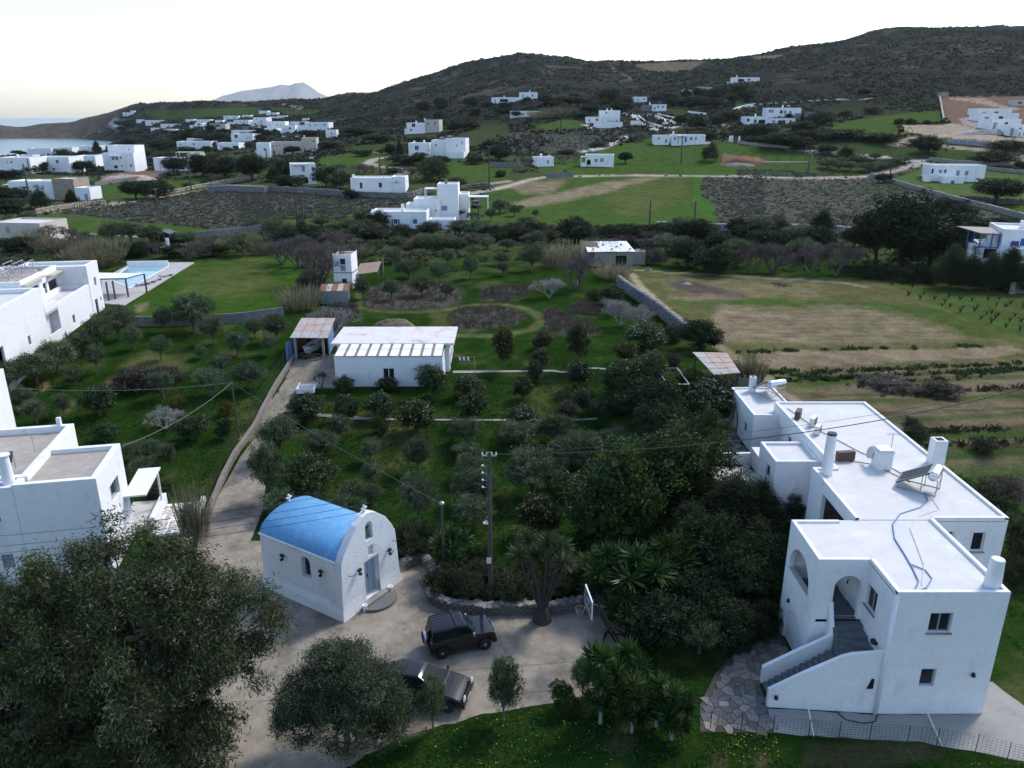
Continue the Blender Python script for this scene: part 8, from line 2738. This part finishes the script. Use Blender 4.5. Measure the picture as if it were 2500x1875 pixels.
far_house('white cubic house with a dark blue shuttered window below the cream house', 'B',
          [(1376, 1557, 515, 640, 8, 0, [(1425, 1460, 538, 575, S_, SHUT), (1540, 1550, 570, 585, W)], None), (1570, 1700, 490, 610, 8, 3, [(1598, 1612, 525, 540, W), (1700, 1712, 550, 562, W)], None), (1690, 1855, 476, 650, 9, 1, [(1775, 1785, 530, 545, W), (1820, 1830, 505, 520, W)], None), (1705, 1840, 590, 655, 3, -3, [], None)], -.1, 'house', [('chim', 1422, 515, 495, 2), ('chim', 1505, 515, 490, 2), ('heater', 1720, 470, 4), ('heater', 1655, 482, 6)])
far_house('white and cream two-storey house against the dark wood', 'B', [(1358, 1512, 345, 437, 8, 0, [(1400, 1430, 352, 380, W), (1385, 1400, 395, 415, W)], None), (1512, 1632, 318, 405, 8, 1, [(1590, 1605, 340, 356, W), (1530, 1545, 345, 360, W)], CREAM), (1340, 1360, 395, 430, 3, 0, [], None)], -.12, 'house', [('chim', 1437, 345, 328, 3), ('chim', 1510, 320, 308, 3)])
far_house('long cream two-storey building with rows of small windows', 'B',
          [(212, 480, 505, 612, 9, 0, [(228, 237, 532, 550, W), (257, 267, 530, 548, W), (283, 291, 528, 545, W), (325, 333, 526, 542, W), (365, 373, 524, 540, W), (235, 250, 585, 605, W), (315, 340, 585, 608, W)], CREAM), (480, 603, 472, 605, 9, 1, [(565, 577, 492, 512, W), (545, 557, 555, 590, D_, SHUTG), (570, 585, 555, 575, W), (492, 504, 560, 578, W)], CREAM), (100, 214, 514, 668, 8, -4, [(150, 165, 560, 580, W)], None)], .12, 'apartment_building', [('heater', 320, 470, 4), ('heater', 432, 470, 4), ('chim', 495, 480, 450, 3, CREAM), ('porch', 75, 105, 580, 625, -4)])
far_house('white two-storey house with blue balcony door beside the rubble heap', 'A',
          [(885, 1145, 600, 757, 9, 0, [(940, 968, 630, 660, S_, SHUTL), (972, 1000, 630, 660, S_, SHUTL), (1093, 1115, 695, 720, S_, SHUTL), (960, 995, 705, 730, W), (1024, 1036, 700, 716, W), (1012, 1026, 630, 650, W)], None), (915, 1140, 535, 610, 8, 5, [(1080, 1090, 562, 575, W)], None)], -.06, 'house', [('porch', 905, 1000, 625, 665, -1.6)])
far_house('white single-storey house behind the umbrella-shaped pine', 'A', [(1305, 1490, 640, 750, 8, 0, [(1325, 1335, 685, 730, W), (1345, 1358, 690, 735, S_, SHUTL)], None)], -.1)
far_house('half-built white-roofed house with red brick panel behind the pine', 'A', [(1590, 1690, 605, 750, 7, 0, [(1605, 1665, 615, 650, S_, mat('red_brick_panel', (.28, .11, .09), .9, .2)), (1620, 1650, 690, 740, 'o')], CREAM), (1480, 1590, 640, 750, 6, 2, [(1500, 1560, 680, 740, 'o')], None)], 0, 'house', [('porch', 1480, 1695, 592, 612, -1)])
far_house('white two-storey house at the left edge near the bay', 'S', [(0, 545, 930, 1205, 10, 0, [(105, 127, 985, 1035, W), (170, 207, 990, 1026, W), (335, 350, 990, 1030, W), (195, 237, 1115, 1147, S_, SHUTL), (335, 402, 1150, 1200, S_, SHUT)], None)], -.08, 'house', [('chim', 300, 930, 875, 3)])
far_house('white two-storey house with a blue door, second by the bay', 'S', [(580, 1200, 920, 1185, 10, 0, [(640, 692, 980, 1020, W), (770, 812, 975, 1012, W), (935, 992, 972, 1028, S_, SHUT), (880, 932, 1108, 1150, S_, SHUT)], None)], -.05)
far_house('white two-storey block rising behind the bay houses', 'S', [(480, 880, 775, 900, 10, 0, [(790, 830, 860, 885, W)], None), (880, 1235, 760, 890, 10, 3, [(940, 985, 805, 850, 'o')], None)], 0)
far_house('white house with roof unit beside the star-shaped conifer', 'S', [(1350, 1700, 730, 850, 9, 0, [(1490, 1508, 760, 785, W), (1555, 1585, 760, 800, W)], None)], 0)
far_house('small white house with grey door between the bay houses', 'S', [(1285, 1630, 900, 1085, 9, 0, [(1345, 1392, 960, 1015, S_, SHUTG), (1475, 1518, 975, 1055, D_, SHUTG), (1560, 1582, 965, 1000, W)], None)], 0)
far_house('low white house at the far left of the bay', 'S', [(300, 560, 890, 960, 8, 0, [], None)], 0)
far_house('white house with tan stone tower and grey doors by the track', 'S',
          [(930, 1290, 1290, 1650, 8, 0, [(1165, 1222, 1370, 1427, S_, SHUTG), (1085, 1117, 1378, 1434, W), (1090, 1150, 1570, 1640, W)], TANS), (440, 935, 1330, 1525, 8, 1, [(555, 590, 1410, 1440, W), (695, 747, 1400, 1485, S_, SHUTG), (885, 912, 1385, 1427, W)], None), (165, 440, 1330, 1530, 8, 1.5, [(205, 232, 1410, 1492, S_, SHUTL), (330, 357, 1420, 1500, S_, SHUTL)], None), (1290, 1540, 1440, 1655, 6, -1, [(1315, 1352, 1590, 1650, D_, SHUTG), (1420, 1492, 1545, 1650, D_, SHUTG)], None), (200, 520, 1510, 1640, 7, .5, [], GREYS)], -.04, 'house', [('porch', 40, 180, 1385, 1470, 2)])
far_house('small beige house with white roof and pale terrace at the left edge', 'A', [(-40, 360, 1190, 1340, 8, 0, [(45, 90, 1225, 1275, S_, SHUTG)], CREAM)], -.12)
# village
V_ = [('T', 920, 1500, 660, 795, [(940, 1000, 710, 720), (1180, 1210, 690, 720)]), ('T', 1080, 1340, 608, 655, [(1200, 1215, 620, 640)]), ('T', 1600, 1960, 680, 800, [(1640, 1670, 730, 750), (1850, 1950, 730, 780)]), ('T', 1130, 1360, 385, 430, [(1180, 1200, 395, 410)]), ('T', 1215, 1345, 345, 390, [(1260, 1300, 355, 385)]), ('T', 1240, 1470, 288, 348, [(1340, 1350, 305, 330)]), ('T', 1060, 1200, 283, 328, []),
      ('T', 640, 1000, 365, 415, [(760, 780, 390, 410), (860, 900, 385, 410)]), ('T', 380, 670, 300, 375, [(480, 510, 340, 370), (560, 575, 335, 355)]), ('T', 230, 420, 288, 335, [(330, 345, 310, 330)]), ('T', 690, 900, 450, 512, [(790, 810, 465, 500)]), ('T', 0, 215, 168, 218, [(30, 60, 195, 210)]), ('T', 130, 200, 140, 200, []), ('T', 1700, 1950, 225, 285, [(1730, 1750, 245, 265), (1870, 1890, 245, 270)]), ('T', 2010, 2160, 213, 250, []),
      ('U', 80, 330, 295, 372, [(180, 195, 330, 350), (240, 255, 330, 350)]), ('U', 410, 635, 252, 400, [(450, 465, 280, 300), (520, 550, 310, 335), (530, 550, 365, 385)]), ('U', 350, 485, 325, 405, [(420, 450, 350, 380)]), ('U', 640, 950, 320, 470, [(670, 680, 370, 390), (795, 815, 370, 395), (850, 860, 372, 395)]), ('U', 1030, 1290, 325, 435, [(1045, 1060, 355, 380), (1080, 1095, 355, 380), (1180, 1270, 335, 380)]),
      ('U', 1290, 1680, 335, 475, [(1350, 1370, 360, 400), (1440, 1460, 368, 395), (1480, 1490, 368, 390), (1515, 1525, 368, 390), (1590, 1615, 365, 395)]), ('U', 1630, 1810, 465, 595, [(1710, 1730, 505, 545)]), ('U', 35, 500, 472, 535, [(180, 260, 505, 522)]), ('U', 35, 405, 530, 660, [(85, 140, 545, 600), (285, 300, 590, 615), (330, 350, 590, 620)]), ('U', 590, 800, 435, 490, []), ('U', 860, 1060, 478, 520, [(960, 1000, 490, 510)]), ('U', 500, 650, 140, 190, []),
      ('U', 620, 800, 170, 215, []), ('U', 670, 790, 238, 270, []), ('U', 810, 975, 220, 262, [(870, 880, 235, 250)]), ('U', 1140, 1340, 420, 500, [(1180, 1195, 450, 480)]), ('U', 940, 1110, 385, 475, [(1000, 1040, 420, 455)])]
V_ += [('S', 1650, 1760, 880, 960, []), ('S', 560, 700, 850, 900, []), ('S', 1240, 1340, 850, 905, []), ('T', 470, 640, 430, 470, []), ('T', 1010, 1120, 455, 495, []), ('T', 1560, 1680, 300, 345, []), ('T', 1760, 1870, 330, 375, []), ('T', 1360, 1470, 430, 470, []), ('U', 560, 660, 270, 320, []), ('U', 1230, 1330, 270, 310, [])]
V_.sort(key=lambda t: pix(t[0], t[1], 0)[0])
for i, (c, x0, x1, yt, yb, ws) in enumerate(V_):
    far_house('white flat-roofed village house, %s from the left below the far green field' % ORD[i], c, [(x0, x1, yt, yb, random.uniform(7, 11), 0, [(*w, W) for w in ws], None)], random.uniform(-.12, .12), group='village houses below the far green field')
far_house('sandy-coloured house among the white village houses', 'T', [(1480, 1740, 362, 475, 9, 0, [(1560, 1640, 380, 405, 'o')], CREAM)], 0)
far_house('grey stone house in the middle of the village', 'U', [(220, 480, 405, 470, 8, 0, [(320, 390, 420, 455, 'o')], GREYS)], 0)
# slopes
far_house('long white house with blue door on the green slope', 'C', [(1520, 1800, 790, 878, 7, 0, [(1540, 1553, 812, 836, S_, SHUT), (1632, 1646, 812, 852, D_, SHUT), (1676, 1694, 812, 836, S_, SHUT), (1720, 1730, 810, 835, W)], None), (1370, 1496, 795, 866, 6, 2, [(1402, 1420, 812, 832, S_, SHUTL), (1465, 1480, 830, 860, D_, SHUTG)], None), (1800, 1850, 852, 876, 4, 0, [], None)], -.04, 'house', [('chim', 1533, 792, 762, 2), ('porch', 1575, 1640, 800, 850, -2, SHUT)])
far_house('white veranda house with arched doorway on the meadow', 'C', [(790, 1030, 960, 1062, 7, 0, [(805, 836, 1000, 1045, A_), (870, 896, 995, 1022, S_, SHUTG), (918, 946, 990, 1022, S_, SHUTG)], None), (752, 792, 1030, 1065, 4, -1, [], None)], -.12, 'house', [('porch', 752, 800, 975, 1030, -1)])
far_house('tiny white hut with two chimneys left of the veranda house', 'C', [(385, 525, 978, 1060, 5, 0, [(470, 482, 1005, 1035, W)], None)], .3, 'house', [('chim', 418, 978, 950, 2), ('chim', 487, 978, 965, 2)])
far_house('low white house with three arches below the ridge house', 'C', [(155, 415, 590, 640, 7, 0, [(195, 203, 602, 620, W), (262, 275, 608, 622, W), (300, 312, 605, 620, W), (338, 368, 605, 632, A_), (376, 404, 605, 632, A_)], None)], 0)
far_house('long white house on the ridge shoulder with a taller right end', 'C', [(0, 234, 475, 525, 7, 0, [(25, 34, 495, 518, W), (70, 140, 490, 515, 'o')], None), (234, 388, 432, 488, 7, 0, [(260, 270, 455, 475, W), (340, 352, 450, 470, W)], None)], 0, 'house', [('chim', 107, 475, 462, 2), ('chim', 322, 432, 418, 2)])
far_house('white walled house with chimneys beside the curving road', 'C', [(800, 975, 640, 700, 7, 0, [(820, 830, 660, 680, W), (880, 900, 655, 675, W)], None), (915, 1085, 585, 635, 7, 8, [(960, 975, 600, 615, W)], None)], 0, 'house', [('chim', 975, 585, 570, 10), ('chim', 1012, 585, 570, 10)])
for i, (x0, x1, yt, yb) in enumerate(((862, 1105, 682, 735), (1172, 1262, 673, 712))):
    far_house(('long white garden wall below the walled house', 'short white garden wall right of the walled house')[i], 'C', [(x0, x1, yt, yb, .6, 0, [], None)], 0, 'garden_wall', cat='wall')
far_house('small white house with blue door high on the dark slope', 'C', [(1202, 1310, 470, 516, 6, 0, [(1232, 1240, 485, 505, D_, SHUTL), (1280, 1290, 485, 498, W)], None)], 0)
far_house('white house joined to a grey stone barn beside the white lane', 'C', [(1355, 1475, 535, 592, 7, 0, [(1398, 1415, 545, 565, S_, SHUTL), (1436, 1455, 547, 565, S_, SHUTL), (1372, 1384, 555, 580, D_, SHUTG)], None), (1268, 1355, 540, 592, 6, 1, [(1300, 1312, 555, 570, W)], GREYS)], 0, 'house', [('chim', 1335, 540, 515, 3)])
far_house('white house with round chimney high on the right hillside', 'C', [(2035, 2260, 307, 352, 7, 0, [(2080, 2130, 320, 345, 'o'), (2160, 2180, 318, 335, W)], None), (1972, 2036, 346, 368, 4, -2, [], None)], 0, 'house', [('chim', 2070, 307, 288, 2)])
far_house('ruined pale house among the shrubs below the hillside house', 'C', [(1745, 1860, 390, 432, 6, 0, [(1790, 1805, 405, 425, 'o')], CREAM)], 0)
far_house('white colonnade hut among the shrubs on the slope', 'C', [(1615, 1690, 412, 440, 5, 0, [(1630, 1645, 420, 438, 'o'), (1660, 1675, 420, 438, 'o')], None)], 0)
far_house('white house end at the right of the white lane', 'C', [(2135, 2230, 640, 706, 7, 0, [(2180, 2195, 660, 685, W)], None)], 0)
far_house('stepped double white house, upper part with round shrubs', 'D', [(222, 488, 515, 590, 8, 0, [(245, 260, 530, 555, W), (262, 278, 530, 555, S_, SHUTG), (330, 350, 535, 560, W), (360, 378, 535, 562, S_, SHUTG), (403, 416, 540, 560, W)], None)], -.05, 'house', [('chim', 350, 515, 494, 2), ('heater', 395, 510, 3)])
far_house('stepped double white house, lower front part with glazed doors', 'D', [(60, 235, 582, 645, 7, 0, [(75, 95, 600, 622, W), (130, 148, 605, 632, W), (165, 215, 608, 640, 'o')], None), (235, 440, 596, 680, 7, -1, [(270, 292, 612, 638, S_, SHUTG), (315, 370, 612, 650, W), (405, 418, 610, 632, W)], None)], -.06, 'house', [('chim', 140, 582, 562, 2)])
far_house('white house with arched porch and outside stair on the right meadow', 'D',
          [(1482, 1900, 958, 1085, 8, 0, [(1484, 1512, 985, 1022, A_), (1557, 1577, 993, 1020, S_, SHUTL), (1600, 1612, 990, 1020, W), (1692, 1711, 1000, 1046, D_, SHUTL), (1758, 1781, 1003, 1036, S_, SHUTL)], None), (1580, 1740, 1046, 1115, 4, -4, [(1650, 1672, 1078, 1114, D_, SHUT)], None), (1440, 1490, 1040, 1080, 2, -1.5, [], None)], -.14)
C_ = [(1858, 2115, 520, 582), (1875, 2165, 556, 622), (1950, 2180, 602, 687), (2090, 2260, 645, 732), (2160, 2260, 680, 738)]
for i, (x0, x1, yt, yb) in enumerate(C_):
    w = x1 - x0
    far_house('new white cubic house on the red building site, %s from the top' % ORD[i], 'D', [(x0, x1, yt, yb, 8, 0, [(x0 + w * .12, x0 + w * .22, yt + 28, yb - 2, D_, SHUTG), (x0 + w * .5, x0 + w * .6, yt + 24, yt + 48, W)], None)], .1, group='new houses on the building site')
far_house('cream site hut with one window at the top of the building site', 'D', [(2130, 2230, 456, 502, 5, 0, [(2170, 2195, 468, 485, W)], CREAM)], 0)
far_house('square grey stone ruin at the corner of the building site', 'D', [(1568, 1625, 395, 436, 4, 0, [], STONE)], 0)
bp = far_house('white house with a bright blue timber veranda at the right edge', 'H',
               [(2000, 2260, 190, 480, 8, 0, [(2115, 2170, 278, 328, S_, SHUT), (2190, 2212, 260, 350, D_, SHUT)], None), (1870, 2000, 318, 480, 7, .5, [(1895, 1990, 330, 420, 'n')], None), (1760, 1870, 300, 480, 1, 2, [], None), (2140, 2260, 340, 480, 3, -4, [], None)], -.3, 'house', [('chim', 2195, 190, 120, 4)], base=(2100, 600))
_G = bp.location
for i, (x, yt, yb, dy) in enumerate(((1790, 180, 300, 5), (1830, 215, 300, 4), (1885, 225, 315, .6), (1975, 215, 318, .6), (2030, 215, 318, .6))):
    u, z1 = plane_hit(*pix('H', x, yt), _G, -.3, dy)
    _, z0 = plane_hit(*pix('H', x, yb), _G, -.3, dy)
    MB().box(u - .1, u + .1, dy - .1, dy + .1, z0 - _G.z - .4, z1 - _G.z).obj('veranda_post', SHUT, bp)
u0, z1 = plane_hit(*pix('H', 1875, 222), _G, -.3, .5)
u1, _ = plane_hit(*pix('H', 2038, 215), _G, -.3, .5)
for zz in (0, -1.9):
    MB().box(u0, u1, .45, .62, z1 - _G.z + zz - .1, z1 - _G.z + zz + .1).obj('veranda_rail', SHUT, bp)
MB().sheet((u0, .3, z1 - _G.z + .12), (u1, .3, z1 - _G.z + .12), (u1 - .3, 5.2, z1 - _G.z + .4), (u0 - 2.2, 5.2, z1 - _G.z + .4), .12).obj('veranda_roof', ROOFG, bp)


# black garden sheds, white cabinet
def garden_shed(c, x0, x1, yt, yb, label):
    G = gpt(c, (x0 + x1) / 2, yb)
    k = (G.y * CT + (H - G.z) * ST) / FPX / CROPS[c][2]
    w, h = (x1 - x0) * k, (yb - yt) * k
    r = empty('garden_shed', G, -.1, label, 'shed', 'black garden sheds')
    BK = mat('black_cladding', (.02, .021, .024), .7, .15, 2)
    MB().prism([(-w / 2, -.2), (w / 2, -.2), (w / 2, h * .72), (0, h), (-w / 2, h * .72)], 0, 2.6, Matrix.Translation((0, 2.6, 0)) @ Matrix.Rotation(R(90), 4, 'X')).obj('wall', BK, r)
    for s in (-1, 1):
        MB().sheet(*[Vector(p) for p in (((0, -.15, h + .06), (0, 2.75, h + .06), (s * (w / 2 + .12), 2.75, h * .72), (s * (w / 2 + .12), -.15, h * .72))[::s])], .05).obj('roof_pitch', mat('dark_grey_sheet', (.10, .105, .11), .7, .1), r)
    for s in (-1, 1):
        MB().box(min(0, s * .55) + .015, max(0, s * .55) - .015, -.03, .0, .02, h * .68).obj('door', mat('dark_door', (.03, .03, .034), .7), r)
    MB().box(-.6, -.56, -.035, .005, .02, h * .7).obj('door_frame', WHITEF, r)
    MB().box(.56, .6, -.035, .005, .02, h * .7).obj('door_frame', WHITEF, r)


garden_shed('A', 1300, 1440, 1260, 1347, 'black garden shed with double door standing on the meadow')
garden_shed('A', 142, 288, 1248, 1326, 'black garden shed in front of the small beige house')
G = gpt('A', 1365, 1440)
r_ = empty('well_house', G, 0, 'small white block with a round white flue below the black shed', 'hut', None)
MB().box(-1.2, 1.3, 0, 2, -.3, .9).obj('wall', PLASF, r_)
MB().lathe([(.3, 0), (.28, 1.6), (.2, 1.6)], 12, Mloc(1.0, .6, .85)).obj('flue', WHITEF, r_)

# poles across the land
PL = [('A', 265, 1060, 690, 0), ('A', 1345, 1165, 900, 1), ('A', 1615, 915, 620, 0), ('A', 345, 1330, 1225, 0), ('A', 255, 790, 650, 0), ('B', 440, 1230, 930, 0), ('B', 490, 1240, 920, 1), ('B', 255, 790, 570, 1), ('B', 180, 670, 560, 0), ('B', 2055, 900, 540, 1), ('B', 1262, 605, 390, 1), ('B', 1135, 775, 630, 0),
      ('B', 1075, 1100, 975, 0), ('B', 1967, 1280, 1060, 0), ('C', 1330, 1585, 1350, 0), ('C', 1705, 1610, 1340, 1), ('C', 1597, 1032, 795, 0), ('C', 395, 920, 790, 0), ('C', 755, 930, 800, 0), ('C', 197, 830, 660, 0), ('C', 583, 760, 670, 0), ('C', 1257, 640, 545, 0), ('D', 545, 1012, 830, 0), ('D', 1172, 1080, 948, 0), ('D', 985, 1420, 1310, 0), ('D', 1517, 860, 790, 0), ('D', 1617, 1400, 1320, 1), ('D', 910, 450, 370, 1), ('A', 2015, 1405, 1260, 0)]
PL.sort(key=lambda t: pix(t[0], t[1], 0)[0])
for i, (c, x, yb, yt, arm) in enumerate(PL):
    g = gpt(c, x, yb)
    top = pt_y(*pix(c, x, yt), g.y)
    pole('utility_pole', g, max(top.z - g.z, 3), 'dark wooden utility pole, %s from the left in the far landscape' % ORD[i], .13 + .0005 * g.y, arm, 'utility poles across the land')

# far cars
SED = dict(JIM, name='parked_car', hw=.85, wb=2.5, xf=2.0, xr=-1.9, upper=[(1.92, .34), (2.0, .5), (2.0, .7), (1.9, .84), (.95, .95), (-1.75, .98), (-1.9, .9), (-1.9, .5), (-1.85, .34)], cabin=(-1.75, -1.2, .15, .95, .95, 1.45, .82, .6), wins=[(.08, .46), (.52, .86)], mir=None)
SED['mir'] = PAINTG
SED['lampz'] = .66
g = gpt('B', 975, 1190)
car(g, R(-70), 'dark silver car parked left of the blue-shuttered house', 'car', SED, mat('silver_car_paint', (.20, .21, .23), .3, .05, 2, metal=.3), 'cars parked by far houses')
g = gpt('A', 1190, 735)
car(g, R(-60), 'white car parked beside the two-storey house with the rubble heap', 'car', SED, mat('white_car_paint', (.6, .6, .6), .35, .05, 2), 'cars parked by far houses')
g = gpt('B', 1945, 1055)
car(g, R(-80), 'dark car parked under the white carport', 'car', SED, PAINTG, 'cars parked by far houses')

# excavator on the building site
g = gpt('D', 1255, 738)
ex = empty('excavator', g, R(10), 'yellow backhoe loader with folded arm working below the building site', 'excavator')
YE = mat('yellow_machine_paint', (.50, .28, .03), .5, .15, 2)
MB().box(-2.6, 2.2, -.9, .9, .7, 1.5).obj('chassis', YE, ex)
MB().box(-.6, .8, -.8, .8, 1.5, 3.0).obj('cab', CGLASS, ex)
MB().box(-.7, .9, -.88, .88, 3.0, 3.15).obj('cab_roof', YE, ex)
for x, rr_ in ((-1.4, .8), (1.5, .6)):
    for s in (-1, 1):
        MB().lathe([(.1, -.2), (rr_, -.2), (rr_, .2), (.1, .2)], 14, Matrix.Translation((x, s * .95, rr_)) @ Matrix.Rotation(R(90), 4, 'X')).obj('wheel', TYRE, ex)
MB().tube([(2.0, 0, 1.3), (3.4, 0, 3.6), (5.0, 0, 2.6), (5.3, 0, 1.2)], .2, 5).obj('digging_arm', YE, ex)
MB().box(5.0, 5.7, -.4, .4, .5, 1.2).obj('bucket', IRON, ex)
MB().tube([(-2.4, .6, 1.3), (-3.6, .6, .6)], .12, 4).tube([(-2.4, -.6, 1.3), (-3.6, -.6, .6)], .12, 4).box(-4.2, -3.5, -1.1, 1.1, .1, .9).obj('loader_shovel', YE, ex)


def heap(name, label, c, x0, x1, y0, h, m_, cat='heap', n=26, dp=.5):
    A, B = gpt(c, x0, y0), gpt(c, x1, y0)
    L_ = (B - A).length
    u = np.linspace(-1, 1, n)
    U, Vv = np.meshgrid(u, u)
    bump = np.clip(1 - (np.abs(U) ** 2.2 + np.abs(Vv) ** 2.2), 0, 1) ** .7
    Z = h * bump * (.75 + .6 * (fbm(U * 4 + x0, Vv * 4 + x1, 4, 13) - .4)) - .15
    X = U * L_ / 2
    Yy = Vv * L_ / 2 * dp
    idx = np.arange(n * n).reshape(n, n)
    F = np.stack([idx[:-1, :-1], idx[:-1, 1:], idx[1:, 1:], idx[1:, :-1]], -1).reshape(-1, 4)
    mid = (A + B) / 2
    o = link(name, np_mesh(name, np.column_stack([X.ravel(), Yy.ravel(), Z.ravel()]), F, m_, False), None, (mid.x, mid.y + L_ * dp * .3, mid.z), math.atan2(B.y - A.y, B.x - A.x))
    return tag(o, label, cat)


heap('soil_heap', 'long heap of red-brown soil on the upper meadow', 'D', -110, 240, 945, 2.6, mat('red_soil', (.22, .10, .06), .95, .3, .8, .6, 4))
heap('gravel_heap', 'grey gravel heap in front of the red soil heap', 'D', -100, 160, 965, 1.3, mat('grey_gravel', (.17, .165, .16), .95, .3, 1, .6, 4))
heap('rubble_heap', 'heap of pinkish building rubble beside the two-storey house', 'A', 830, 1290, 830, 2.2, mat('pink_rubble', (.42, .31, .27), .95, .45, 1.2, .9, 3))
heap('brushwood_heap', 'heap of cut dry reeds behind the white garden building', 'F', 800, 1150, 800, 1.3, mat('dry_reed_straw', (.15, .125, .085), .95, .45, 6, .9, 12))
heap('stone_heap', 'grey rubble slope below the new white houses', 'D', 1690, 2200, 720, 2.2, mat('grey_rubble', (.30, .285, .265), .95, .4, .8, .9, 2), dp=.25)
heap('ash_heap', 'pale ash heap on the burnt patch of the field', 'G', 1150, 1235, 615, .5, mat('pale_ash', (.32, .31, .31), .95, .3, 2, .6, 8))
heap('rubbish_heap', 'small heap of coloured rubbish at the field track', 'G', 860, 930, 515, .8, mat('mixed_rubbish', (.25, .20, .17), .9, .5, 3, .6, 6))
fo = empty('foundation', gpt('D', 370, 945), 0, 'pale foundation with standing reinforcement rods on the upper meadow', 'foundation')
MB().box(-9, 9, 0, 8, -.3, .5).obj('slab', mat('pale_formwork', (.30, .27, .24), .9, .3, 2), fo)
for k in range(14):
    x, y = -8.4 + 1.28 * k, .5 + (k % 4) * 2.2
    MB().tube([(x, y, .3), (x, y, 3.4 + .4 * (k % 3))], .06, 4).obj('rod', IRON, fo)
P_ = [gpt('C', 2010, 850), gpt('C', 2028, 850), gpt('C', 2088, 855)]
for i, p in enumerate(P_):
    o = MB().box(-.35, .35, -.35, .35, -.2, 1.8).lathe([(.35, 1.8), (.2, 2.2), (.02, 2.4)], 8).obj('gate_pillar', PLASF, None, p)
    tag(o, 'white gate pillar right of the long house with the blue door, %s of three' % ('leftmost', 'middle', 'rightmost')[i], 'pillar', 'white gate pillars')
dry_wall([('A', 1230, 980), ('A', 1500, 935), ('A', 1770, 880), ('A', 2170, 820)], 'tan openwork block wall along the track to the bay houses', 1.2, .35, mat('tan_block', (.36, .30, .24), .9, .3, 1.5), .8)
dry_wall([('A', 1770, 930), ('A', 2000, 925), ('A', 2250, 935)], 'low grey house wall beside the openwork block wall', 2.0, 2.5, MATS['grey_wall_stone'], 0)
dry_wall([('C', 1240, 640), ('C', 1300, 690), ('C', 1370, 715), ('C', 1440, 735)], 'low white kerb wall on the left of the white lane', 1.0, .5, PLASF, 0)
dry_wall([('C', 1400, 625), ('C', 1480, 645), ('C', 1550, 660)], 'low white kerb wall on the upper side of the white lane', 1.0, .5, PLASF, 0)
dry_wall([('C', 1470, 690), ('C', 1440, 660), ('C', 1380, 640)], 'low white kerb wall inside the bend of the white lane', .9, .5, PLASF, 0)
dry_wall([('C', 1660, 605), ('C', 1740, 615), ('C', 1810, 625)], 'low white wall on the slope right of the white lane', 1.0, .5, PLASF, 0)
dry_wall([('C', 2040, 585), ('C', 2120, 560), ('C', 2230, 540)], 'white wall climbing the green slope above the double house', 1.0, .6, PLASF, 0)
